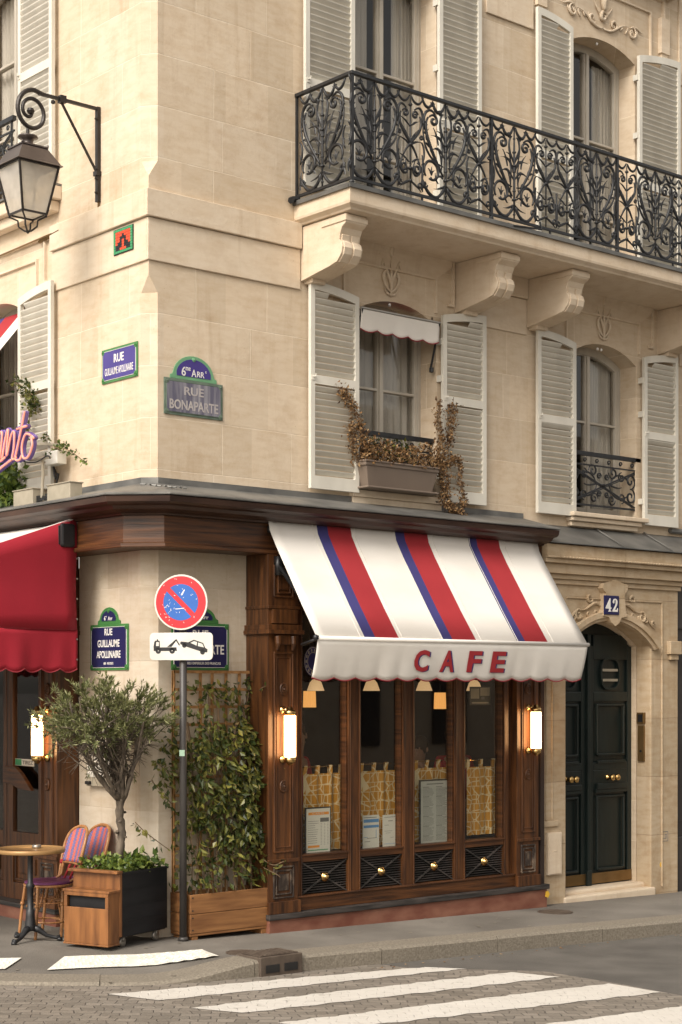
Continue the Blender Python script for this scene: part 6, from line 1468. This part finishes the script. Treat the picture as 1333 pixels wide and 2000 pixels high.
for k in range(4300):
    z = .42+1.72*rnd.random()**1.0
    if z > 1.9-.25*sin(rnd.random()*3) and rnd.random() < .72: continue
    cx_ = .61+.05*sin(z*2.3); e = edge(z); x = cx_+rnd.uniform(-1,1)*e
    if z < .75 and rnd.random() < .45: continue
    yb = -.05-.30*(1-abs((x-cx_)/e)**3)*(.55+.45*sm(2.1,1.2,z) if z > 1.2 else 1)*rnd.random()**.55
    if sin(x*17+z*9)+sin(z*13-x*7) > .95 and rnd.random() < .85: continue
    if abs(x-cx_) > e*.8 and rnd.random() < .55: continue
    add_leaf(ml, Vector((x,yb,z)), rv(rnd,.45)+Vector((0,-.35,-.6)), rnd.choice((.6,.85,1,1,1.15))*rnd.uniform(.06,.09), rnd.uniform(.026,.046), .2, rnd)
def RP(px, py, p): u, z = R(px, py, p); return (u, -p, z)
spray(0, [RP(330,1660,.25),RP(300,1638,.3),RP(280,1622,.32),RP(264,1606,.33)], 16)
spray(0, [RP(335,1570,.2),RP(318,1550,.26),RP(305,1535,.28),RP(296,1524,.28)], 22); spray(0, [RP(338,1520,.15),RP(318,1500,.2),RP(303,1488,.22)], 34)
spray(0, [RP(500,1500,.2),RP(530,1490,.24),RP(545,1500,.25),RP(540,1488,.25)], 60); spray(0, [RP(500,1520,.2),RP(525,1512,.24),RP(536,1530,.25)], 60)
spray(0, [RP(478,1345,.06),RP(500,1348,.1),RP(520,1340,.34)], 16); spray(0, [RP(515,1680,.3),RP(535,1690,.34),RP(556,1682,.36)], 12); spray(0, [RP(515,1695,.3),RP(540,1708,.35),RP(548,1714,.36)], 6)
spray(0, [RP(480,1390,.05),RP(486,1350,.06),RP(484,1325,.06)], 40)
ms.build('stem', M['stem'], t); ml.build('foliage', M['vine'], t)
# --- window box with dried plant
t = thing('window_box', FR(2.75,3.87,.02), 'taupe plastic trough planter on the sill of the first upstairs window', 'planter')
pz = .115; u0, _ = R(712,930,pz+.08); u1, _ = R(858,930,pz+.08); zb_ = R(720,962,pz+.08)[1]; zt_ = R(712,908,pz+.08)[1]
zb_ = 3.885; ztp = zb_+.235
mb = MB()
def trough(a, b, za, zb2, ia, ib, pa, pb):
    return [FR(u,z,p) for (z,i_) in ((za,ia),(zb2,ib)) for (u,p) in ((a+i_,pa+i_*.6),(b-i_,pa+i_*.6),(b-i_,pb-i_*.6),(a+i_,pb-i_*.6))]
bx = [(0,3,2,1),(4,5,6,7),(0,1,5,4),(1,2,6,5),(2,3,7,6),(3,0,4,7)]
mb.add(trough(u0+.02,u1-.02,zb_,ztp-.05,.045,.0,.02,.20), bx); mb.add(trough(u0+.005,u1-.005,ztp-.052,ztp-.018,.003,.0,.01,.21), bx); mb.add(trough(u0,u1,ztp-.02,ztp,0,0,.0,.218), bx)
mb.build('trough', M['pot'], t, bevel=.008)
mb = MB().fbox(FR,u0+.02,u1-.02,3.868,3.886,.0,.22); mb.build('saucer', M['pot'], t, bevel=.006)
mb = MB().fbox(FR,u0+.02,u1-.02,ztp-.03,ztp+.004,.02,.195); mb.build('soil', M['soil'], t)
rnd = random.Random(8)
t = thing('dried_plant', FR(2.75,ztp,.1), 'dried brown creeper sprawling out of the window box and down the shutter', 'plant')
ms = MB(); ml = MB()
def trail(pts, n, r, sz=(.022,.042)):
    P_ = cat(pts, 6)
    for q in range(4): ms.tube([Vector(p)+rv(rnd,r*.45) for p in P_], .003, 4)
    for k in range(n):
        q = Vector(P_[rnd.randint(0, len(P_)-1)]); add_leaf(ml, q+rv(rnd,r*.6), rv(rnd,.7)+Vector((0,-.2,-.2)), rnd.uniform(*sz), rnd.uniform(.012,.026), .35, rnd)
for k in range(1500):
    u = rnd.uniform(u0-.03,u1+.05); h = ztp-.02+(.17+.10*abs((u-2.72)/.4))*rnd.random()**1.2; add_leaf(ml, FR(u,h,rnd.uniform(-.02,.24)), rv(rnd,.7), rnd.uniform(.022,.045), rnd.uniform(.012,.024), .35, rnd)
trail([RP(722,880,.1),RP(705,845,.1),RP(695,810,.12),RP(682,780,.12),RP(668,760,.12)], 420, .045); trail([RP(700,900,.1),RP(690,860,.11),RP(688,830,.11)], 260, .05)
trail([RP(852,905,.12),RP(862,860,.12),RP(856,820,.12),RP(858,784,.12)], 240, .03); trail([RP(850,915,.12),RP(872,880,.13),RP(880,830,.13),RP(884,792,.14)], 460, .05)
trail([RP(858,920,.14),RP(880,900,.15),RP(897,900,.16),RP(898,945,.16),RP(908,985,.16)], 420, .035); trail([RP(862,920,.16),RP(870,960,.17),RP(885,995,.17),RP(905,1008,.17)], 520, .04); trail([RP(875,930,.15),RP(868,980,.17),RP(900,1002,.18)], 200, .04)
ms.build('stem', M['stem'], t); ml.build('foliage', M['dry'], t)
ml = MB()
for k in range(260): add_leaf(ml, FR(rnd.uniform(2.45,3.05),rnd.uniform(4.12,4.36),rnd.uniform(-.1,.02)), rv(rnd,.6)+Vector((0,0,.4)), rnd.uniform(.03,.06), rnd.uniform(.02,.035), .2, rnd)
solo(ml, 'green_plant', M['vine'], FR(2.75,4.1,-.05), 'dark green sprigs showing behind the dried creeper in the window box', 'plant')
# --- greenery at the left window
rnd = random.Random(9)
def LPt(px, py, p): return tuple(FL(*L(px,py,p),p))
def leafy(paths, n, r, m, label, sz=(.03,.055), w=(.02,.04)):
    ml = MB(); ms = MB()
    for pts in paths:
        P_ = cat([LPt(*p) for p in pts], 5); ms.tube(P_, .004, 4)
        for k in range(n): q = Vector(P_[rnd.randint(0, len(P_)-1)]); add_leaf(ml, q+rv(rnd,r), rv(rnd,.7)+Vector((-.3,0,0)), rnd.uniform(*sz), rnd.uniform(*w), .2, rnd)
    o = LPt(*paths[0][0]); t = thing('trailing_plant', o, label, 'plant'); ms.build('stem', M['stem'], t); ml.build('foliage', m, t)
leafy([[(25,745,.1),(40,752,.12),(52,765,.12),(60,790,.12),(58,815,.12),(56,845,.12)],[(50,760,.1),(66,775,.12),(68,800,.12)]], 130, .03, M['vine'], 'green and rust trailing plant in front of the left shutter above the neon sign')
leafy([[(-10,905,.05),(15,930,.08),(30,950,.1)],[(10,900,.05),(35,915,.08),(40,960,.1)],[(-5,960,.1),(20,975,.12),(40,985,.12)],[(0,935,.05),(20,955,.1),(10,985,.12)]], 170, .07, M['ivy'], 'dark ivy filling the foot of the left window below the neon sign', (.05,.09),(.045,.08))
leafy([[(105,885,.12),(120,876,.14),(135,880,.15),(150,890,.16),(168,904,.16)],[(105,882,.12),(118,872,.13),(128,868,.14)]], 60, .018, M['ivy'], 'pale green sprig trailing from the small white box on the left shutter', (.025,.045),(.015,.03))
leafy([[(84,858,.08),(92,852,.08),(96,860,.08)]], 40, .015, M['vine'], 'tiny tuft of leaves growing by the neon sign bracket', (.02,.035),(.015,.025))
#PART7
# ================================================================== CAFE WINDOW CONTENTS
CP = .10
which = ['first cafe window from the left, behind the framed price list','second cafe window, above two pinned sheets','third cafe window, mostly hidden by the tall menu','fourth cafe window, narrow and stopping short of the frame']
for k, (a, b, zt_, zb_) in enumerate(((597,671,1.375,.62),(707,781,1.38,.62),(813,881,1.385,.62),(911,968,1.375,.645))):
    ua, ub_ = RX(a,CP)-(.02 if k < 3 else 0), RX(b,CP); 
    t = thing('cafe_curtain', FR((ua+ub_)/2,1.37,CP), 'ochre half curtain in the '+which[k], 'curtain', 'ochre cafe curtains')
    mb = MB(); n = 48; top = zt_-.075
    f = lambda u, p: p
    P_ = lambda u: CP+.010*sin(u*38+k)+.006*sin(u*71)
    zr = [zb_, (zb_+top)/2, top]
    mb.add([FR(ua+(ub_-ua)*i/n, z, P_(ua+(ub_-ua)*i/n)) for i in range(n+1) for z in zr], [(3*i+j,3*i+3+j,3*i+4+j,3*i+1+j) for i in range(n) for j in (0,1)])
    nt_ = 4 if k != 3 else 3; w = (ub_-ua)
    for q in range(nt_):
        c = ua+w*(q+.12+.0*q)/(nt_-.76); c = min(c, ub_-.03); 
        mb.add([FR(c-.022,top-.005,P_(c)+.001),FR(c+.022,top-.005,P_(c)+.001),FR(c+.019,zt_,CP+.012),FR(c-.019,zt_,CP+.012),FR(c-.019,zt_,CP-.012),FR(c+.019,zt_,CP-.012),FR(c-.022,top-.005,CP-.012),FR(c+.022,top-.005,CP-.012)], [(0,1,2,3),(3,2,5,4),(4,5,7,6)])
    mb.build('cloth', M['curtain_y'], t, smooth=True)
    mb = MB().tube([FR(ua-.02,zt_-.012,CP),FR(OB[k],zt_-.012,CP)], .005, 6); mb.build('rod', M['brass'], t)
def sheet(px0, px1, pyt, pyb, p, label, name='poster', fr_w=0, base=None, deco=None, tilt=0):
    u0, zt_ = R(px0,pyt,p); u1, zb_ = R(px1,pyb,p); zt_ = (zt_+R(px1,pyt-1,p)[1])/2; t = thing(name, FR((u0+u1)/2,zb_,p), label, 'notice')
    if fr_w:
        mb = MB().fbox(FR,u0-fr_w,u1+fr_w,zb_-fr_w,zt_+fr_w,p-.012,p-.002); mb.build('frame', M['blackwood'], t)
    mb = MB().fbox(FR,u0,u1,zb_,zt_,p-.002,p); mb.build('sheet', base or M['paper'], t)
    W_, H_ = u1-u0, zt_-zb_
    for (x0,x1,y0,y1,m) in deco:
        pass
    by = {}
    for (x0,x1,y0,y1,m) in deco: by.setdefault(m, MB()).fbox(FR,u0+W_*x0,u0+W_*x1,zb_+H_*y0,zb_+H_*y1,p,p+.0006)
    for m, mb in by.items(): mb.build('print', M[m], t)
    return t, u0, u1, zb_, zt_
rn = random.Random(2)
deco = [(.08,.95,.86,.92,'orange'),(.58,.95,.70,.79,'ink'),(.06,.55,.14,.19,'orange'),(.06,.92,.075,.095,'greenp')]
for i in range(11): y = .72-.048*i; deco.append((.06,.06+rn.uniform(.3,.46),y,y+.008,'ink'))
for i in range(15):
    for c in (.60,.74,.88): deco.append((c,c+.055,.66-i*.033,.667-i*.033,'ink'))
t,u0,u1,z0,z1 = sheet(599,645,1580,1666,.175,'framed price list with orange heading in the first cafe window','price_list',.012,None,deco)
text('CARTE', FR, (u0+u1)/2, z0+(z1-z0)*.89, (u1-u0)*.5, .014, .1757, .0004).build('print', M['signwhite'], t)
deco = [(.05,.98,.78,.88,'bluep'),(.05,.98,.62,.70,'bluep'),(.05,.85,.92,.94,'ink'),(.25,.85,.30,.315,'ink'),(.80,.83,.30,.56,'bluep'),(.05,.3,.33,.345,'bluep'),(.1,.45,.2,.215,'ink')]
sheet(709,741,1593,1656,.178,'small paper sheet with blue bands and a map, pinned in the second cafe window',deco=deco)
deco = [(.1,.9,.92,.935,'ink'),(.35,.65,.80,.82,'ink'),(.12,.4,.68,.69,'ink'),(.12,.62,.50,.51,'ink'),(.2,.5,.44,.45,'ink'),(.5,.7,.3,.31,'ink'),(.08,.95,.10,.13,'palebluep')]
sheet(748,778,1592,1654,.178,'plain white paper notice beside the blue one in the second cafe window',deco=deco)
deco = [(.2,.8,.945,.96,'ink')]
for c in (.07,.54):
    for i in range(50):
        if i % 9 == 0: deco.append((c,c+.22,.90-i*.0175,.909-i*.0175,'ink'))
        else: deco.append((c,c+rn.uniform(.30,.40),.90-i*.0175,.9045-i*.0175,'ink'))
sheet(823,877,1526,1644,.178,'tall pale two-column menu in a dark frame in the third cafe window','menu_board',.014,mat('grey_menu_paper',(.42,.43,.40),rough=.5),deco)
deco = [(.05,.45,.35,.9,'greybox'),(.5,.95,.5,.95,'greybox'),(.1,.9,.08,.16,'greybox'),(.55,.7,.3,.45,'ink')]
sheet(918,959,1342,1377,.178,'dark grey photo poster high in the fourth cafe window','poster',0,mat('dark_poster',(.045,.042,.038),rough=.4),deco)
for k in range(4):
    px = (617,726,829,927)[k]; p = .05; u = RX(px,p); z0 = R(px,1349.5,p)[1]
    t = thing('pendant_lamp', FR(u,z0,p), 'cone-shaped cream pendant lamp glowing inside the %s cafe window under the awning' % ('first','second','third','fourth')[k], 'lamp', 'cream pendant lamps in the cafe windows')
    mb = MB().lathe([(.078,0),(.076,.008),(.052,.075),(.03,.10),(0,.105)], FR(u,z0,p), 24); mb.build('lamp_shade', M['pendant'], t, smooth=True)
    mb = MB().tube([FR(u,z0+.11,p),FR(u,2.9,p)], .004, 5); mb.build('cord', M['black'], t)
for k, (px, yt, yb, p) in enumerate(((605,1350,1383,-.5),(860,1353,1386,-.5))):
    u, zb_ = R(px,yb,p); _, zt_ = R(px,yt,p)
    t = thing('drum_lamp', FR(u,zb_,p), ('amber drum lampshade hanging inside the first cafe window','amber drum lampshade hanging in the dark of the third cafe window')[k], 'lamp')
    mb = MB(); rr_ = .062; n_ = 40; vs = [(u+rr_*q*(1.0 if i%2 else .93)*cos(2*pi*i/n_), -p+rr_*q*(1.0 if i%2 else .93)*sin(2*pi*i/n_), z) for q, z in ((1,zb_),(.92,zt_)) for i in range(n_)]
    mb.add(vs, [(i,(i+1)%n_,(i+1)%n_+n_,i+n_) for i in range(n_)]); mb.build('lamp_shade', M['shade'], t)
    mb = MB().lathe([(.062,zb_-.003),(.064,zb_),(.062,zb_+.006)], (u,-p,0), 24); mb.build('shade_ring', M['brass'], t)
    mb = MB().tube([(u,-p,zt_-.02),(u,-p,3.0)], .004, 5); mb.build('cord', M['black'], t)
# ------------ people inside
def person(loc, rot, shirt, label):
    t = thing('person', loc, label, 'person'); t.rotation_euler = (0,0,rot)
    J = {'pel':(0,0,.92,.13),'wst':(0,0,1.08,.115),'chs':(0,.01,1.28,.135),'nck':(0,.01,1.45,.055),'hd1':(0,.03,1.55,.075),'hd2':(0,.03,1.64,.09),'hd3':(0,.03,1.71,.06),
         'sL':(.17,0,1.40,.055),'eL':(.24,.03,1.13,.042),'wL':(.20,.20,.98,.03),'hL':(.18,.27,.97,.025),'sR':(-.17,0,1.40,.055),'eR':(-.24,.03,1.13,.042),'wR':(-.20,.20,.98,.03),'hR':(-.18,.27,.97,.025),
         'tL':(.10,0,.84,.09),'kL':(.10,.02,.48,.06),'aL':(.10,-.02,.09,.04),'fL':(.11,.13,.03,.035),'tR':(-.10,0,.84,.09),'kR':(-.10,.02,.48,.06),'aR':(-.10,-.02,.09,.04),'fR':(-.11,.13,.03,.035)}
    def skin(name, keys, edges, grow, m, parent, root):
        me = bpy.data.meshes.new(name); me.from_pydata([J[k][:3] for k in keys], [(keys.index(a), keys.index(b)) for a, b in edges], []); me.materials.append(m)
        o = bpy.data.objects.new(name, me); COL.objects.link(o); o.parent = parent; ORG[o] = Vector((0,0,0)); o.modifiers.new('skin','SKIN')
        me.skin_vertices[0].data
        for i, k in enumerate(keys): r = J[k][3]*grow; me.skin_vertices[0].data[i].radius = (r, r); me.skin_vertices[0].data[i].use_root = (k == root)
        s_ = o.modifiers.new('sub','SUBSURF'); s_.levels = 2; s_.render_levels = 2; return o
    ed = [('pel','wst'),('wst','chs'),('chs','nck'),('nck','hd1'),('hd1','hd2'),('hd2','hd3'),('chs','sL'),('sL','eL'),('eL','wL'),('wL','hL'),('chs','sR'),('sR','eR'),('eR','wR'),('wR','hR'),('pel','tL'),('tL','kL'),('kL','aL'),('aL','fL'),('pel','tR'),('tR','kR'),('kR','aR'),('aR','fR')]
    b_ = skin('body', list(J), ed, .95, M['skin'], t, 'pel')
    k2 = ['pel','wst','chs','sL','eL','sR','eR']; skin('shirt', k2, [e for e in ed if e[0] in k2 and e[1] in k2], 1.12, shirt, b_, 'pel')
    k3 = ['pel','tL','kL','aL','tR','kR','aR']; skin('trousers', k3, [e for e in ed if e[0] in k3 and e[1] in k3], 1.1, M['darkcloth'], b_, 'pel')
    mb = MB().lathe([(.085,1.60),(.098,1.66),(.088,1.735),(.05,1.775),(0,1.785)], (0,.005,0), 18); mb.build('hair', M['hair'], b_, smooth=True)
    mb = MB().lathe([(0,-.01),(.012,0),(.01,.02),(0,.03)], (0,.125,1.62), 8)
    for s in (-1,1): mb.lathe([(0,-.012),(.010,0),(0,.012)], (s*.032,.105,1.655), 8); mb.lathe([(0,-.03),(.014,-.01),(.014,.015),(0,.03)], (s*.088,.03,1.64), 8)
    mb.box(-.022,.022,.098,.108,1.578,1.585); mb.build('face', M['skin'], b_, smooth=True)
    return t
u, z = R(594,1500,-.45); person((u-.03,.55,-.02), radians(200), M['redcloth'], 'person in a red top at the edge of the first cafe window')
u, z = R(833,1480,-.75); person((u,.85,-.20), radians(120), M['darkcloth'], 'person with brown hair just above the curtain of the third cafe window')
u, z = R(903,1480,-.45); person((u-.02,.55,-.06), radians(170), M['redcloth'], 'person in a red top at the left edge of the fourth cafe window')
# ================================================================== TABLE, CHAIRS, ASHTRAY
TX, TY = -.875, .40; tz = zs(TX, TY)
t = thing('bistro_table', (TX,TY,tz), 'round brown bistro table with brass rim on a black cast iron tripod base', 'table')
mb = MB().lathe([(0,.725),(.268,.725),(.268,.748),(0,.748)], (TX,TY,tz), 48); mb.build('tabletop', M['tabletop'], t)
mb = MB().lathe([(.262,.716),(.274,.716),(.279,.722),(.279,.745),(.274,.751),(.266,.751),(.266,.749)], (TX,TY,tz), 48); mb.build('rim', M['tabledge'], t, smooth=True)
mb = MB().lathe([(.03,.715),(.022,.70),(.022,.47),(.032,.46),(.036,.44),(.026,.42),(.024,.26),(.034,.25),(.036,.20),(.045,.13),(.05,.09),(.02,.08)], (TX,TY,tz), 16); mb.tube([(TX-.2,TY,tz+.712),(TX+.2,TY,tz+.712)], .012, 4); mb.build('column', M['iron'], t, smooth=True)
for k in range(3):
    a = radians(207+120*k); c = lambda r, z: (TX+r*cos(a), TY+r*sin(a), tz+z)
    mb = MB().tube([c(.02,.11),c(.07,.09),c(.13,.045),c(.20,.025),c(.24,.03)], [.03,.026,.016,.014,.02], 8); mb.lathe([(.0,-.0),(.022,.002),(.024,.02),(.012,.03),(0,.031)], c(.235,.0), 10); mb.build('leg', M['iron'], t, smooth=True)
ax, ay = -.80, .335
mb = MB().lathe([(.032,0),(.037,.006),(.037,.024),(.030,.030),(.026,.018),(0,.016)], (ax-.03,ay+.04,tz+.7485), 20); solo(mb, 'ashtray', M['metal'], (ax-.03,ay+.04,tz+.7485), 'small round metal ashtray on the bistro table', 'ashtray', smooth=True)
def chair(loc, rot, label):      # local: faces +x, back at -x, floor at z = 0
    t = thing('bistro_chair', loc, label, 'chair', 'woven bistro chairs'); t.rotation_euler = (0,0,rot)
    mb = MB().lathe([(0,.445),(.18,.445),(.195,.452),(.197,.465),(.18,.475),(0,.478)], (0,0,0), 32); mb.v = [(x, y*1.0, z) for x, y, z in mb.v]; mb.build('seat', M['purple'], t, local=True, smooth=True)
    mb = MB().tube([(.196*cos(a),.196*sin(a),.44) for a in [2*pi*i/28 for i in range(29)]], .012, 6); mb.tube([(.14*cos(a),.16*sin(a),.14) for a in [2*pi*i/20 for i in range(21)]], .008, 5); mb.tube([(.15*cos(a),.17*sin(a),.30) for a in [2*pi*i/20 for i in range(21)]], .005, 5); mb.build('seat_frame', M['rattan'], t, local=True, smooth=True)
    for s in (-1, 1):
        f_ = [(.15,s*.12,.44),(.17,s*.15,.22),(.19,s*.16,.0)]; mb = MB().tube(cat(f_,4), .013, 7); mb.tube([(.165,s*.14,.29),(.17,s*.145,.27)], .019, 7); mb.tube([(.14,s*.125,.25),(.06,s*.05,.42)], .007, 5); mb.build('leg', M['rattan'], t, local=True, smooth=True)
        r_ = [(-.16,s*.15,.46),(-.16,s*.15,.3),(-.19,s*.155,.15),(-.24,s*.165,.0)]; mb = MB().tube(cat(r_,4), .013, 7); mb.tube([(-.17,s*.15,.22),(-.16,s*.13,.25),(-.06,s*.04,.42)], .007, 5); mb.build('leg', M['rattan'], t, local=True, smooth=True)
    def bp(y, z, off=0): q = (z-.46)/.44; return (-.165-.10*q-.02*q*q+.05*(1-(abs(y)/.17)**2)*-.6+off, y, z)
    hoop = [(-.155,'a')]
    hp = [(-.155,.42),(-.165,.55),(-.178,.68),(-.175,.79),(-.135,.865),(-.06,.898),(0,.902),(.06,.898),(.135,.865),(.175,.79),(.178,.68),(.165,.55),(.155,.42)]
    H = cat(hp, 4); mb = MB().tube([bp(y,z) for y,z in H], .014, 8)
    for s in (-1,1): mb.tube([bp(s*.15,.60,.0),bp(s*.142,.50),(-.12,s*.135,.46)], .010, 6)
    mb.tube([bp(-.17,.60),bp(0,.60),bp(.17,.60)], .010, 6); mb.build('back_frame', M['rattan'], t, local=True, smooth=True)
    mb = MB()
    for s in (-.05,.05): mb.tube([bp(s,.60),(-.16,s,.46)], .009, 6)
    mb.tube([bp(.165,.585),bp(.17,.62)], .017, 7); mb.tube([bp(-.165,.585),bp(-.17,.62)], .017, 7); mb.build('binding', M['c_red'], t, local=True, smooth=True, split=True)
    mb = MB(); nz_, ny = 12, 12; vs = []
    for i in range(nz_+1):
        z = .61+(.885-.61)*i/nz_
        c = [abs(y) for y, zz in H if abs(zz-z) < .02] or [.1]; hw = max(c)-.004
        if z > .87: hw = .12
        for j in range(ny+1): vs.append(bp(-hw+2*hw*j/ny, z, .004))
    mb.add(vs, [(i*(ny+1)+j,i*(ny+1)+j+1,(i+1)*(ny+1)+j+1,(i+1)*(ny+1)+j) for i in range(nz_) for j in range(ny)]); o = mb.build('backrest', M['weave'], t, local=True, smooth=True); s_ = o.modifiers.new('s','SOLIDIFY'); s_.thickness = .006
    return t
c1 = (-.60,.58); chair((c1[0],c1[1],zs(*c1)-.012), radians(174), 'woven bistro chair with red and blue back drawn up to the round table')
c2 = (-.355,.62); chair((c2[0],c2[1],zs(*c2)-.012), radians(178), 'second woven bistro chair, half hidden behind the planter cart')
# ================================================================== NEIGHBOURING SHOPFRONT
t = thing('neighbour_shopfront', (7.5,0,0), 'dark grey painted shopfront beyond the stone doorway at the right edge', 'shopfront')
mb = MB(); mb.fbox(FR,6.74,7.0,-.5,3.34,0,.13); mb.fbox(FR,6.74,12,2.7,3.34,0,.16); mb.fbox(FR,6.74,12,-.5,.45,0,.17); mb.fbox(FR,6.76,6.98,.62,2.5,.13,.14)
for u in (8.2,9.6,11.6): mb.fbox(FR,u,u+.2,.45,2.7,0,.15)
mb.build('frame', M['neigh'], t, bevel=.006)
mb = MB().fbox(FR,7.0,11.8,.45,2.7,.03,.04); mb.build('pane', M['black'], t)
# gutter / dark pipe end above the right shutter foot
mb = MB().tube([(6.78,-.03,3.77),(7.6,-.03,3.77)], .03, 8); mb.build('pipe', M['zinc'], t)
# ================================================================== OPPOSITE SIDE OF THE STREET (unseen block behind the camera)
t = thing('unseen_opposite_block', (10,-21,0), 'unseen pale stone building added across the street to darken window reflections', 'building')
mb = MB(); mb.box(-1,70,-34,-20.5,-1.5,9.4); mb.build('wall', M['stone_trim'], t)  # added to darken window reflections; kept low and far for more fill light
mb = MB()
for i in range(22):
    for j in range(3): mb.box(.8+i*3.1,2.0+i*3.1,-20.52,-20.4,.6+j*3.1,2.7+j*3.1)
mb.build('window', M['black'], t)
